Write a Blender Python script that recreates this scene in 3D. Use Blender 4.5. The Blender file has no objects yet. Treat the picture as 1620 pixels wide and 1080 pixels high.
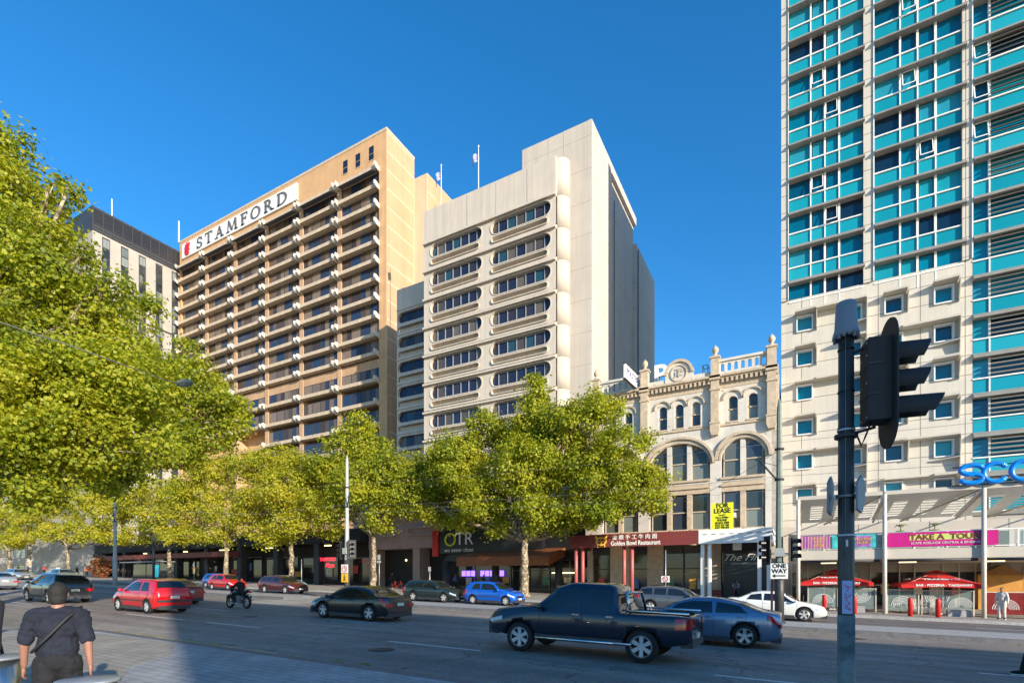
import bpy, bmesh, math, random
import numpy as np
from mathutils import Vector, Matrix, Euler, noise
from math import sin, cos, pi, radians
random.seed(7); rng = np.random.default_rng(7)
S = bpy.context.scene
COL = S.collection

# ------------------------------------------------------------------ camera, sky, sun, exposure
CZ = 2.05; FPX = 819.0; YAW = radians(28.8); HZ = 915.0
cd = bpy.data.cameras.new('camera'); cam = bpy.data.objects.new('camera', cd); COL.objects.link(cam)
cam.location = (0, 0, CZ); cam.rotation_euler = (pi/2, 0, YAW)
cd.sensor_width = 36; cd.lens = 36*FPX/1620; cd.shift_y = (HZ-540)/1620; cd.clip_end = 3000; cd.clip_start = .05
S.camera = cam
SUNV = Vector((2, -1, .62)).normalized()
w = bpy.data.worlds.new("World"); S.world = w; w.use_nodes = True
nt = w.node_tree; bg = nt.nodes['Background']
sky = nt.nodes.new('ShaderNodeTexSky'); sky.sky_type = 'NISHITA'; sky.sun_disc = False
sky.sun_elevation = math.asin(SUNV.z); sky.sun_rotation = math.atan2(SUNV.x, SUNV.y)
sky.air_density = 1.0; sky.dust_density = .25; sky.ozone_density = 3.5
hs = nt.nodes.new('ShaderNodeHueSaturation'); hs.inputs['Saturation'].default_value = 1.27
nt.links.new(sky.outputs[0], hs.inputs['Color']); nt.links.new(hs.outputs[0], bg.inputs[0]); bg.inputs[1].default_value = .128
sl = bpy.data.lights.new('sun', 'SUN'); sun = bpy.data.objects.new('sun', sl); COL.objects.link(sun)
sl.energy = 3.75; sl.angle = radians(.5); sl.color = (1, .90, .74)
sun.rotation_euler = SUNV.to_track_quat('Z', 'Y').to_euler(); sun.location = (60, -30, 60)
S.view_settings.view_transform = 'Standard'; S.view_settings.look = 'None'
S.view_settings.exposure = 1.15; S.view_settings.gamma = 1
S.cycles.max_bounces = 6; S.cycles.transparent_max_bounces = 6

# ------------------------------------------------------------------ helpers
CS, SN = cos(YAW), sin(YAW)
def onY(px, py, Y):
    u = (px-810)/FPX; v = (HZ-py)/FPX; D = Y/(CS+u*SN)
    return Vector((D*(-SN+u*CS), Y, CZ+v*D))
def atD(px, py, D):
    u = (px-810)/FPX; v = (HZ-py)/FPX
    return Vector((D*(-SN+u*CS), D*(CS+u*SN), CZ+v*D))
def gz(x): return -.021*max(-140, min(60, x))

ORG = {}
def thing(name, label, cat, loc=(0, 0, 0), rotz=0, group=None):
    o = bpy.data.objects.new(name, None); COL.objects.link(o); o.empty_display_size = .3
    o.location = loc; o.rotation_euler = (0, 0, rotz)
    o['label'] = label; o['category'] = cat
    if group: o['group'] = group
    ORG[o.name] = Vector(loc); return o
def tag(o, label=None, cat=None, group=None, kind=None):
    if label: o['label'] = label
    if cat: o['category'] = cat
    if group: o['group'] = group
    if kind: o['kind'] = kind
    return o
def org(o):
    v = Vector((0, 0, 0))
    while o is not None: v = v+Vector(o.location); o = o.parent
    return v
def children(o): return [c for c in o.children]
def copy_tree(o, parent=None, loc=None, rotz=None, label=None):
    c = o.copy(); COL.objects.link(c)
    if parent is not None: c.parent = parent
    for ch in children(o): copy_tree(ch, c)
    if loc is not None: c.location = loc
    if rotz is not None: c.rotation_euler = (0, 0, rotz)
    if label: c['label'] = label
    return c
def inst(name, mesh, parent, loc=(0, 0, 0), rot=None):
    """a child object using shared mesh data; loc in world coords when the parent is an unrotated thing"""
    o = bpy.data.objects.new(name, mesh); COL.objects.link(o)
    if parent is not None:
        o.parent = parent; o.location = Vector(loc)-org(parent)
    else: o.location = loc
    if rot: o.rotation_euler = rot
    return o

class MB:
    def __init__(s): s.v = []; s.f = []; s.m = []; s.sm = []
    def add(s, vs, fs, m=0, smooth=False):
        b = len(s.v); s.v += [tuple(p) for p in vs]
        for f in fs: s.f.append([b+i for i in f]); s.m.append(m); s.sm.append(smooth)
        return s
    def box(s, x0, x1, y0, y1, z0, z1, m=0, R=None):
        p = [(x0, y0, z0), (x1, y0, z0), (x1, y1, z0), (x0, y1, z0), (x0, y0, z1), (x1, y0, z1), (x1, y1, z1), (x0, y1, z1)]
        if R is not None: p = [R @ Vector(q) for q in p]
        return s.add(p, [(0, 3, 2, 1), (4, 5, 6, 7), (0, 1, 5, 4), (1, 2, 6, 5), (2, 3, 7, 6), (3, 0, 4, 7)], m)
    def cbox(s, c, d, m=0, rotz=0, R=None):
        M = Matrix.Translation(c) @ Matrix.Rotation(rotz, 4, 'Z')
        if R is not None: M = Matrix.Translation(c) @ R
        return s.box(-d[0]/2, d[0]/2, -d[1]/2, d[1]/2, -d[2]/2, d[2]/2, m, M)
    def poly(s, pts, m=0): return s.add(pts, [tuple(range(len(pts)))], m)
    def prism(s, pts, vec, m=0, smooth=False):
        n = len(pts); vec = Vector(vec); q = [Vector(p) for p in pts]+[Vector(p)+vec for p in pts]
        s.add(q, [tuple(range(n)), tuple(range(2*n-1, n-1, -1))], m)
        b = len(s.v)-2*n
        for i in range(n):
            j = (i+1) % n; s.f.append([b+i, b+n+i, b+n+j, b+j]); s.m.append(m); s.sm.append(smooth)
        return s
    def tube(s, path, rad, n=8, m=0, cap=True, smooth=True):
        P = [Vector(p) for p in path]; k = len(P)
        if not hasattr(rad, '__len__'): rad = [rad]*k
        vs = []; prev = None
        for i in range(k):
            t = (P[min(i+1, k-1)]-P[max(i-1, 0)]); t = t.normalized() if t.length > 1e-9 else Vector((0, 0, 1))
            if prev is None: a = Vector((0, 0, 1)) if abs(t.z) < .9 else Vector((1, 0, 0)); a = (a-t*a.dot(t)).normalized()
            else:
                a = prev-t*prev.dot(t); a = a.normalized() if a.length > 1e-6 else prev
            prev = a; b = t.cross(a)
            for j in range(n):
                th = 2*pi*j/n+pi/n; vs.append(P[i]+(a*cos(th)+b*sin(th))*rad[i])
        fs = []
        for i in range(k-1):
            for j in range(n):
                fs.append((i*n+j, i*n+(j+1) % n, (i+1)*n+(j+1) % n, (i+1)*n+j))
        s.add(vs, fs, m, smooth)
        if cap:
            b0 = len(s.v)-k*n
            s.f.append([b0+j for j in range(n)][::-1]); s.m.append(m); s.sm.append(False)
            s.f.append([b0+(k-1)*n+j for j in range(n)]); s.m.append(m); s.sm.append(False)
        return s
    def cyl(s, p0, p1, r0, r1=None, n=16, m=0, cap=True, smooth=True):
        return s.tube([p0, p1], [r0, r0 if r1 is None else r1], n, m, cap, smooth)
    def lathe(s, prof, c=(0, 0, 0), n=20, m=0, R=None, cap=True):
        vs = []
        for r, z in prof:
            for j in range(n):
                q = Vector((r*cos(2*pi*j/n), r*sin(2*pi*j/n), z))
                if R is not None: q = R @ q
                vs.append(q+Vector(c))
        fs = [(i*n+j, i*n+(j+1) % n, (i+1)*n+(j+1) % n, (i+1)*n+j) for i in range(len(prof)-1) for j in range(n)]
        s.add(vs, fs, m, True)
        if not cap: return s
        b0 = len(s.v)-len(prof)*n
        s.f.append([b0+j for j in range(n)][::-1]); s.m.append(m); s.sm.append(False)
        s.f.append([b0+(len(prof)-1)*n+j for j in range(n)]); s.m.append(m); s.sm.append(False)
        return s
    def ball(s, c, r, n=12, m=0):
        if not hasattr(r, '__len__'): r = (r, r, r)
        k = n//2; vs = []
        for i in range(k+1):
            a = pi*i/k
            for j in range(n):
                vs.append((c[0]+r[0]*sin(a)*cos(2*pi*j/n), c[1]+r[1]*sin(a)*sin(2*pi*j/n), c[2]+r[2]*cos(a)))
        fs = [(i*n+j, (i+1)*n+j, (i+1)*n+(j+1) % n, i*n+(j+1) % n) for i in range(k) for j in range(n)]
        return s.add(vs, fs, m, True)
    def mesh(s, name, mats, off=None, fix=True):
        me = bpy.data.meshes.new(name)
        v = s.v if off is None else [(p[0]-off[0], p[1]-off[1], p[2]-off[2]) for p in s.v]
        me.from_pydata(v, [], s.f)
        for mt in (mats if isinstance(mats, (list, tuple)) else [mats]): me.materials.append(mt)
        me.polygons.foreach_set('material_index', s.m); me.polygons.foreach_set('use_smooth', s.sm)
        if fix:
            bm = bmesh.new(); bm.from_mesh(me)
            bmesh.ops.remove_doubles(bm, verts=bm.verts, dist=1e-5)
            bmesh.ops.recalc_face_normals(bm, faces=bm.faces); bm.to_mesh(me); bm.free()
        me.update(); return me
    def build(s, name, mats, parent=None, world=True, fix=True, loc=None):
        """world=True: coordinates are world coords; they are made relative to the (unrotated) parent"""
        off = org(parent) if (parent is not None and world) else None
        if loc is not None: off = Vector(loc)
        o = bpy.data.objects.new(name, s.mesh(name, mats, off, fix)); COL.objects.link(o)
        if parent is not None: o.parent = parent
        if loc is not None: o.location = Vector(loc)-(org(parent) if parent is not None else Vector((0, 0, 0)))
        return o

def nodes(m): return m.node_tree.nodes, m.node_tree.links
def mat(name, col, rough=.7, metal=0, var=.12, scale=3.0, bump=0, bscale=40, spec=.5, coat=0, emis=None, alpha=None, det=4, stretch=None, streak=False):
    m = bpy.data.materials.new(name); m.use_nodes = True; N, L = nodes(m); b = N['Principled BSDF']
    b.inputs['Roughness'].default_value = rough; b.inputs['Metallic'].default_value = metal
    b.inputs['Specular IOR Level'].default_value = spec; b.inputs['Coat Weight'].default_value = coat
    b.inputs['Coat Roughness'].default_value = .03
    c = (*col, 1)
    tc = N.new('ShaderNodeTexCoord')
    src = tc.outputs['Object']
    if stretch:
        mp = N.new('ShaderNodeMapping'); mp.inputs['Scale'].default_value = stretch; L.new(src, mp.inputs[0]); src = mp.outputs[0]
    if var > 0:
        n = N.new('ShaderNodeTexNoise'); n.inputs['Scale'].default_value = scale; n.inputs['Detail'].default_value = det; n.inputs['Roughness'].default_value = .6
        L.new(src, n.inputs['Vector'])
        r = N.new('ShaderNodeValToRGB'); r.color_ramp.elements[0].position = .3; r.color_ramp.elements[1].position = .7
        r.color_ramp.elements[0].color = (*[x*(1-var) for x in col], 1); r.color_ramp.elements[1].color = (*[min(1, x*(1+var)) for x in col], 1)
        L.new(n.outputs[0], r.inputs[0]); L.new(streaks(N, L, tc, r.outputs[0], .86) if streak else r.outputs[0], b.inputs['Base Color'])
    else: b.inputs['Base Color'].default_value = c
    if bump > 0:
        n2 = N.new('ShaderNodeTexNoise'); n2.inputs['Scale'].default_value = bscale; n2.inputs['Detail'].default_value = 3
        L.new(src, n2.inputs['Vector']); bp = N.new('ShaderNodeBump'); bp.inputs['Strength'].default_value = bump; bp.inputs['Distance'].default_value = .02 if bscale > 12 else .08
        L.new(n2.outputs[0], bp.inputs['Height']); L.new(bp.outputs[0], b.inputs['Normal'])
    if emis: b.inputs['Emission Color'].default_value = (*emis[0], 1); b.inputs['Emission Strength'].default_value = emis[1]
    if alpha is not None: b.inputs['Alpha'].default_value = alpha
    return m
def rnd_mat(name, cols, rough=.1, spec=.5, metal=0, coat=0, per='object'):
    """a material whose colour is picked per object or per loose piece"""
    m = bpy.data.materials.new(name); m.use_nodes = True; N, L = nodes(m); b = N['Principled BSDF']
    if per == 'object': g = N.new('ShaderNodeObjectInfo'); out = g.outputs['Random']
    else:
        g = N.new('ShaderNodeNewGeometry'); o2 = N.new('ShaderNodeObjectInfo'); ma = N.new('ShaderNodeMath'); ma.operation = 'MULTIPLY_ADD'; ma.inputs[1].default_value = 7.31
        L.new(o2.outputs['Random'], ma.inputs[0]); L.new(g.outputs['Random Per Island'], ma.inputs[2]); fr_ = N.new('ShaderNodeMath'); fr_.operation = 'FRACT'; L.new(ma.outputs[0], fr_.inputs[0]); out = fr_.outputs[0]
    r = N.new('ShaderNodeValToRGB'); r.color_ramp.interpolation = 'CONSTANT'
    k = len(cols)
    while len(r.color_ramp.elements) < k: r.color_ramp.elements.new(.5)
    for i, c in enumerate(cols):
        r.color_ramp.elements[i].position = i/k; r.color_ramp.elements[i].color = (*c, 1)
    L.new(out, r.inputs[0]); L.new(r.outputs[0], b.inputs['Base Color'])
    b.inputs['Roughness'].default_value = rough; b.inputs['Specular IOR Level'].default_value = spec; b.inputs['Metallic'].default_value = metal
    b.inputs['Coat Weight'].default_value = coat
    tc = N.new('ShaderNodeTexCoord'); n = N.new('ShaderNodeTexNoise'); n.inputs['Scale'].default_value = .9
    L.new(tc.outputs['Object'], n.inputs['Vector']); bp = N.new('ShaderNodeBump'); bp.inputs['Strength'].default_value = .04; bp.inputs['Distance'].default_value = .2
    L.new(n.outputs[0], bp.inputs['Height']); L.new(bp.outputs[0], b.inputs['Normal'])
    return m
def streaks(N, L, tc, src, lo=.8):
    """rain streaks and dirt running down a wall"""
    mp = N.new('ShaderNodeMapping'); mp.inputs['Scale'].default_value = (1.1, 1.1, .045); L.new(tc.outputs['Object'], mp.inputs[0])
    n = N.new('ShaderNodeTexNoise'); n.inputs['Scale'].default_value = 1.6; n.inputs['Detail'].default_value = 7; n.inputs['Roughness'].default_value = .7; L.new(mp.outputs[0], n.inputs['Vector'])
    r = N.new('ShaderNodeMapRange'); r.inputs[1].default_value = .35; r.inputs[2].default_value = .62; r.inputs[3].default_value = lo; r.inputs[4].default_value = 1.03; L.new(n.outputs[0], r.inputs[0])
    v = N.new('ShaderNodeVectorMath'); v.operation = 'SCALE'; L.new(src, v.inputs[0]); L.new(r.outputs[0], v.inputs['Scale']); return v.outputs[0]
def brick_mat(name, c1, c2, mortar, bw, bh, ms=.01, rough=.8, axis='XZ', off=.5, noise_amt=.3, nscale=1.2, bump=.3, stain=None):
    m = bpy.data.materials.new(name); m.use_nodes = True; N, L = nodes(m); b = N['Principled BSDF']
    b.inputs['Roughness'].default_value = rough
    tc = N.new('ShaderNodeTexCoord'); mp = N.new('ShaderNodeMapping'); L.new(tc.outputs['Object'], mp.inputs[0])
    if axis == 'XZ': mp.inputs['Rotation'].default_value = (pi/2, 0, 0)
    if axis == 'YZ': mp.inputs['Rotation'].default_value = (pi/2, 0, pi/2)
    br = N.new('ShaderNodeTexBrick'); L.new(mp.outputs[0], br.inputs['Vector'])
    if axis == 'YZ':
        mp.inputs['Rotation'].default_value = (0, 0, 0)
        sx = N.new('ShaderNodeSeparateXYZ'); cx = N.new('ShaderNodeCombineXYZ'); L.new(mp.outputs[0], sx.inputs[0])
        L.new(sx.outputs['Y'], cx.inputs['X']); L.new(sx.outputs['Z'], cx.inputs['Y']); L.new(cx.outputs[0], br.inputs['Vector'])
    if axis == 'XZ':
        mp.inputs['Rotation'].default_value = (0, 0, 0)
        sx = N.new('ShaderNodeSeparateXYZ'); cx = N.new('ShaderNodeCombineXYZ'); L.new(mp.outputs[0], sx.inputs[0])
        L.new(sx.outputs['X'], cx.inputs['X']); L.new(sx.outputs['Z'], cx.inputs['Y']); L.new(cx.outputs[0], br.inputs['Vector'])
    br.offset = off; br.inputs['Color1'].default_value = (*c1, 1); br.inputs['Color2'].default_value = (*c2, 1); br.inputs['Mortar'].default_value = (*mortar, 1)
    br.inputs['Scale'].default_value = 1; br.inputs['Mortar Size'].default_value = ms; br.inputs['Brick Width'].default_value = bw; br.inputs['Row Height'].default_value = bh
    br.inputs['Mortar Smooth'].default_value = .1
    n = N.new('ShaderNodeTexNoise'); n.inputs['Scale'].default_value = nscale; n.inputs['Detail'].default_value = 6; n.inputs['Roughness'].default_value = .65; L.new(tc.outputs['Object'], n.inputs['Vector'])
    rr = N.new('ShaderNodeMapRange'); rr.inputs[1].default_value = .3; rr.inputs[2].default_value = .7; rr.inputs[3].default_value = 1-noise_amt; rr.inputs[4].default_value = 1+noise_amt*.4
    L.new(n.outputs[0], rr.inputs[0])
    mx = N.new('ShaderNodeVectorMath'); mx.operation = 'SCALE'; L.new(br.outputs['Color'], mx.inputs[0]); L.new(rr.outputs[0], mx.inputs['Scale'])
    outc = mx.outputs[0]
    if axis != 'XY': outc = streaks(N, L, tc, outc, .90)
    if stain:
        n3 = N.new('ShaderNodeTexNoise'); n3.inputs['Scale'].default_value = stain[1]; n3.inputs['Detail'].default_value = 8; n3.inputs['Roughness'].default_value = .75; L.new(tc.outputs['Object'], n3.inputs['Vector'])
        r3 = N.new('ShaderNodeMapRange'); r3.inputs[1].default_value = stain[2]; r3.inputs[2].default_value = stain[2]+.06; L.new(n3.outputs[0], r3.inputs[0])
        mm = N.new('ShaderNodeMix'); mm.data_type = 'RGBA'; L.new(r3.outputs[0], mm.inputs[0]); L.new(outc, mm.inputs[6]); mm.inputs[7].default_value = (*stain[0], 1); outc = mm.outputs[2]
    L.new(outc, b.inputs['Base Color'])
    bp = N.new('ShaderNodeBump'); bp.inputs['Strength'].default_value = bump; bp.inputs['Distance'].default_value = .02; bp.invert = True
    L.new(br.outputs['Fac'], bp.inputs['Height']); L.new(bp.outputs[0], b.inputs['Normal'])
    return m

M = {}
def asphalt_mat(name, col):
    m = mat(name, col, .85, var=.16, scale=2.2, bump=.6, bscale=70, det=8); N, L = nodes(m); b = N['Principled BSDF']; src = b.inputs['Base Color'].links[0].from_socket
    tc = N.new('ShaderNodeTexCoord')
    for sc_, nsc, lo, hi, e0, e1 in (((.035, 1.0, 1), 1.5, .82, 1.10, .40, .60), ((1, 1, 1), .16, .86, 1.10, .42, .58), ((1, 1, 1), 26, .72, 1.12, .38, .62)):
        mp = N.new('ShaderNodeMapping'); mp.inputs['Scale'].default_value = sc_; L.new(tc.outputs['Object'], mp.inputs[0]); n = N.new('ShaderNodeTexNoise'); n.inputs['Scale'].default_value = nsc; n.inputs['Detail'].default_value = 5; L.new(mp.outputs[0], n.inputs['Vector'])
        r = N.new('ShaderNodeMapRange'); r.inputs[1].default_value = e0; r.inputs[2].default_value = e1; r.inputs[3].default_value = lo; r.inputs[4].default_value = hi; L.new(n.outputs[0], r.inputs[0])
        v = N.new('ShaderNodeVectorMath'); v.operation = 'SCALE'; L.new(src, v.inputs[0]); L.new(r.outputs[0], v.inputs['Scale']); src = v.outputs[0]
    vo = N.new('ShaderNodeTexVoronoi'); vo.feature = 'DISTANCE_TO_EDGE'; vo.inputs['Scale'].default_value = .22; nz = N.new('ShaderNodeTexNoise'); nz.inputs['Scale'].default_value = 1.2; nz.inputs['Detail'].default_value = 6
    L.new(tc.outputs['Object'], nz.inputs['Vector']); ad = N.new('ShaderNodeVectorMath'); ad.operation = 'MULTIPLY_ADD'; L.new(nz.outputs['Color'], ad.inputs[0]); ad.inputs[1].default_value = (1.6, 1.6, 0); L.new(tc.outputs['Object'], ad.inputs[2]); L.new(ad.outputs[0], vo.inputs['Vector'])
    r = N.new('ShaderNodeMapRange'); r.inputs[1].default_value = .002; r.inputs[2].default_value = .008; r.inputs[3].default_value = .55; r.inputs[4].default_value = 1; L.new(vo.outputs['Distance'], r.inputs[0])
    v = N.new('ShaderNodeVectorMath'); v.operation = 'SCALE'; L.new(src, v.inputs[0]); L.new(r.outputs[0], v.inputs['Scale']); L.new(v.outputs[0], b.inputs['Base Color']); return m
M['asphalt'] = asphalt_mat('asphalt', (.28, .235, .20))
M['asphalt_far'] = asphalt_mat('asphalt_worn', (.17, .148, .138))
M['paver_sun_warm'] = brick_mat('paver_sun_warm', (.33, .29, .235), (.37, .325, .265), (.20, .17, .14), .4, .2, .012, .8, 'XY', noise_amt=.3)
M['paver_grey'] = brick_mat('paver_grey', (.34, .33, .32), (.39, .38, .37), (.21, .205, .20), .4, .2, .012, .75, 'XY', noise_amt=.3)
M['paver_far'] = brick_mat('paver_far', (.36, .32, .27), (.41, .37, .32), (.22, .2, .17), .6, .4, .012, .85, 'XY')
M['granite'] = mat('granite', (.34, .33, .32), .7, var=.2, scale=6, bump=.2)
M['bluestone'] = mat('bluestone', (.13, .13, .14), .6, var=.25, scale=5, bump=.2)
M['concrete'] = mat('concrete', (.38, .36, .33), .8, var=.12, scale=1.5, bump=.15)
M['paint_white'] = mat('road_paint_white', (.62, .62, .60), .6, var=.25, scale=9)
M['paint_yellow'] = mat('road_paint_yellow', (.45, .36, .16), .6, var=.35, scale=5)
M['black'] = mat('black_paint', (.012, .012, .014), .35, var=.2, scale=12)
M['black_matt'] = mat('black_matt', (.022, .021, .021), .7, var=.2, scale=5)
M['dark'] = mat('dark_grey', (.035, .035, .04), .6, var=.2, scale=4)
M['grey'] = mat('mid_grey', (.18, .19, .21), .5, var=.15, scale=6)
M['steel'] = mat('brushed_steel', (.55, .54, .52), .28, metal=1, var=.12, scale=4, stretch=(30, 30, .6))
M['galv'] = mat('galvanised', (.42, .43, .43), .45, metal=.6, var=.15, scale=7)
M['white'] = mat('white_paint', (.78, .77, .74), .45, var=.05, scale=4)
M['cream'] = mat('cream_paint', (.60, .56, .48), .5, var=.08, scale=3)
M['green_pole'] = mat('green_grey_paint', (.17, .20, .16), .5, var=.12, scale=6)
M['grey_pole'] = mat('grey_pole_paint', (.33, .35, .34), .5, var=.12, scale=6)
M['pole_dark'] = mat('pole_dark_green', (.040, .040, .038), .5, var=.3, scale=8)
M['glass_dark'] = mat('glass_dark', (.012, .018, .03), .04, var=.3, scale=.6, spec=.8)
M['glass_shop'] = mat('shop_glass', (.03, .028, .026), .06, var=.6, scale=.5, spec=.7)
M['glass_clear'] = mat('glass_clear', (.55, .72, .68), .05, var=0, alpha=.16)
M['red'] = mat('red_paint', (.55, .015, .012), .4, var=.08, scale=4)
M['red_fabric'] = mat('red_canvas', (.62, .015, .012), .8, var=.08, scale=6, bump=.2)
M['maroon'] = mat('maroon_paint', (.19, .035, .03), .5, var=.1, scale=3)
M['pinkred'] = mat('pink_red_paint', (.42, .10, .095), .45, var=.08, scale=3)
M['yellow'] = mat('yellow_board', (.85, .80, .02), .5, var=.04, scale=3)
M['gold'] = mat('gold_paint', (.80, .50, .06), .5, var=.06)
M['orange_sign'] = mat('orange_sign', (.80, .42, .02), .5, var=.05)
M['blue_sign'] = mat('blue_letter', (.0, .22, .72), .3, var=.04, coat=.4)
M['magenta'] = mat('magenta_banner', (.50, .004, .19), .45, var=.06, scale=3)
M['lime'] = mat('lime_print', (.52, .62, .15), .5, var=.05)
M['rust'] = mat('rust_orange', (.24, .075, .02), .5, var=.25, scale=2)
M['purple_lit'] = mat('purple_screen', (.05, .02, .2), .3, var=0, emis=((.22, .12, 1), 1.6))
M['neon_red'] = mat('neon_red', (.5, .01, .02), .3, var=0, emis=((1, .03, .06), 1.2))
M['lamp_warm'] = mat('lamp_warm', (.8, .7, .3), .3, var=0, emis=((1, .8, .35), 2.0))
M['skin'] = mat('skin', (.27, .13, .09), .55, var=.08, scale=12)
M['navy_cloth'] = mat('navy_cloth', (.008, .011, .022), .9, var=.35, scale=5, bump=.5, bscale=9)
M['dark_cloth'] = mat('dark_cloth', (.008, .008, .011), .9, var=.25, scale=6, bump=.5, bscale=9)
M['pale_cloth'] = mat('pale_cloth', (.58, .52, .46), .9, var=.1, scale=8)
M['hair'] = mat('dark_hair', (.012, .010, .009), .8, var=.2, scale=20, bump=.5)
M['rubber'] = mat('rubber', (.012, .012, .012), .85, var=.2, scale=12)
M['alloy'] = mat('alloy', (.50, .50, .51), .35, metal=.25, var=.05)
M['tail'] = mat('tail_lens', (.42, .006, .01), .15, var=.1, coat=.6)
M['head'] = mat('head_lens', (.55, .58, .6), .1, var=.1, coat=.6)
M['amber'] = mat('amber_lens', (.7, .25, .01), .2, var=.05)
M['plate'] = mat('number_plate', (.62, .60, .52), .4, var=.15, scale=9)
M['chrome'] = mat('chrome', (.6, .6, .6), .12, metal=1, var=0)
M['car_glass'] = mat('car_glass', (.01, .014, .016), .03, var=.2, scale=2, spec=.9)

def text(body, size, m, name='lettering', parent=None, loc=(0, 0, 0), rot=(pi/2, 0, 0), ext=.02, align='CENTER', sx=1, bold=0, shear=0):
    cu = bpy.data.curves.new('t', 'FONT'); cu.body = body; cu.size = size; cu.extrude = ext; cu.align_x = align; cu.align_y = 'CENTER'
    cu.offset = bold; cu.shear = shear; cu.resolution_u = 3
    to = bpy.data.objects.new('t', cu); me = bpy.data.meshes.new_from_object(to)
    for v in me.vertices: v.co.x *= sx
    me.materials.clear(); me.materials.append(m)
    for p in me.polygons: p.material_index = 0
    me.name = name
    bpy.data.objects.remove(to); bpy.data.curves.remove(cu)
    return inst(name, me, parent, loc, rot)

# ------------------------------------------------------------------ the ground
XS = [-420, -140, -100, -60, -30, -10, 10, 30, 60, 160]
def strip(name, y0, y1, dz, m, x0=None, x1=None):
    xs = [x for x in XS if (x0 is None or x > x0) and (x1 is None or x < x1)]
    if x0 is not None: xs = [x0]+xs
    if x1 is not None: xs = xs+[x1]
    b = MB(); vs = []
    for x in xs: vs += [(x, y0, gz(x)+dz), (x, y1, gz(x)+dz)]
    b.add(vs, [(2*i, 2*i+2, 2*i+3, 2*i+1) for i in range(len(xs)-1)])
    return tag(b.build(name, m, fix=False), kind='structure')
def slab(name, pts, dz0, dz1, m):
    """extruded ground slab following the slope; pts in XY"""
    b = MB(); n = len(pts)
    lo = [(x, y, gz(x)+dz0) for x, y in pts]; hi = [(x, y, gz(x)+dz1) for x, y in pts]
    b.add(lo+hi, [tuple(range(n, 2*n))]+[(i, (i+1) % n, n+(i+1) % n, n+i) for i in range(n)])
    return tag(b.build(name, m, fix=False), kind='structure')
def slabx(name, x0, x1, y0, y1, dz0, dz1, m):
    xs = [x0]+[x for x in XS if x0 < x < x1]+[x1]
    b = MB()
    for a, c in zip(xs[:-1], xs[1:]):
        z = gz(a), gz(c)
        p = [(a, y0, z[0]+dz0), (c, y0, z[1]+dz0), (c, y1, z[1]+dz0), (a, y1, z[0]+dz0), (a, y0, z[0]+dz1), (c, y0, z[1]+dz1), (c, y1, z[1]+dz1), (a, y1, z[0]+dz1)]
        b.add(p, [(4, 5, 6, 7), (0, 1, 5, 4), (2, 3, 7, 6)])
        if a == x0: b.add([p[3], p[0], p[4], p[7]], [(0, 1, 2, 3)])
        if c == x1: b.add([p[1], p[2], p[6], p[5]], [(0, 1, 2, 3)])
    return tag(b.build(name, m, fix=False), kind='structure')
strip('ground', -300, 600, -.02, M['concrete'])
strip('road', -60, 33.6, 0, M['asphalt'])
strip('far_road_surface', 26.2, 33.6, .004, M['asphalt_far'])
# near plaza with rounded corner
R0 = 3.0; cx, cy = -20.6+R0, 7.7-R0
arc = [(cx+R0*cos(a), cy+R0*sin(a)) for a in [pi-i*pi/2/8 for i in range(9)]]
kerb = [(-20.6, -40)]+arc+[(-10, 7.7), (10, 7.7), (30, 7.7), (60, 7.7), (60, -40)]
slab('kerb', kerb, -.05, .14, M['bluestone'])
inn = [(-20.3, -40)]+[(cx+(R0-.3)*cos(a), cy+(R0-.3)*sin(a)) for a in [pi-i*pi/2/8 for i in range(9)]]+[(-10, 7.4), (10, 7.4), (30, 7.4), (60, 7.4), (60, -40)]
slab('plaza_paving', inn, .0, .146, M['paver_grey'])
wp = [(-20.0, -12), (-20.0, 4.6), (-19.0, 6.6), (-17.6, 7.2), (-13.6, 7.25), (-12.0, 6.4), (-11.2, 5.2), (-9.5, 4.2), (-7.5, 3.2), (-4.5, 2.0), (-3.0, -12)]
slab('plaza_paving_sun_warm', wp, .1, .150, M['paver_sun_warm'])  # warm tint put into the plaza's sunlit part, ending at the shade edge
tp = MB()
for i in range(34):
    for j in range(5):
        x = -9.6+i*.09+j*.02; y = 3.5-i*.045+j*.075
        tp.lathe([(.024, 0), (.018, .006)], (x, y, gz(x)+.150), 6)
tag(tp.build('tactile_paving', M['steel'], fix=False), kind='structure')
strip('road_edge_line', 8.15, 8.3, .008, M['paint_yellow'], -19, -11)
for i, (a, b_) in enumerate([(-19.0, -15.5), (-10.5, -7.5)]): pass
def dash(x0, x1, y, wd=.12, m='paint_white', nm='lane_line'): strip(nm, y-wd/2, y+wd/2, .008, M[m], x0, x1)
for x in (-56, -47, -38, -28.5, -19.5, -10.5, -1.5): dash(x, x+3.2, 11.55)
dash(-30, -21, 11.55)
for x in (-62, -53, -44, -35, -26.8, -17.3, -8.2, 3.6, 12): dash(x, x+(3.0 if x != 3.6 else 6), 15.3)
strip('road_edge_line', 19.4, 19.5, .008, M['paint_yellow'], -3.0, 40)
strip('road_edge_line', 28.6, 28.75, .010, M['paint_white'], -120, -2)
for x in range(-110, 10, 9): dash(x, x+3, 30.1)
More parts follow.
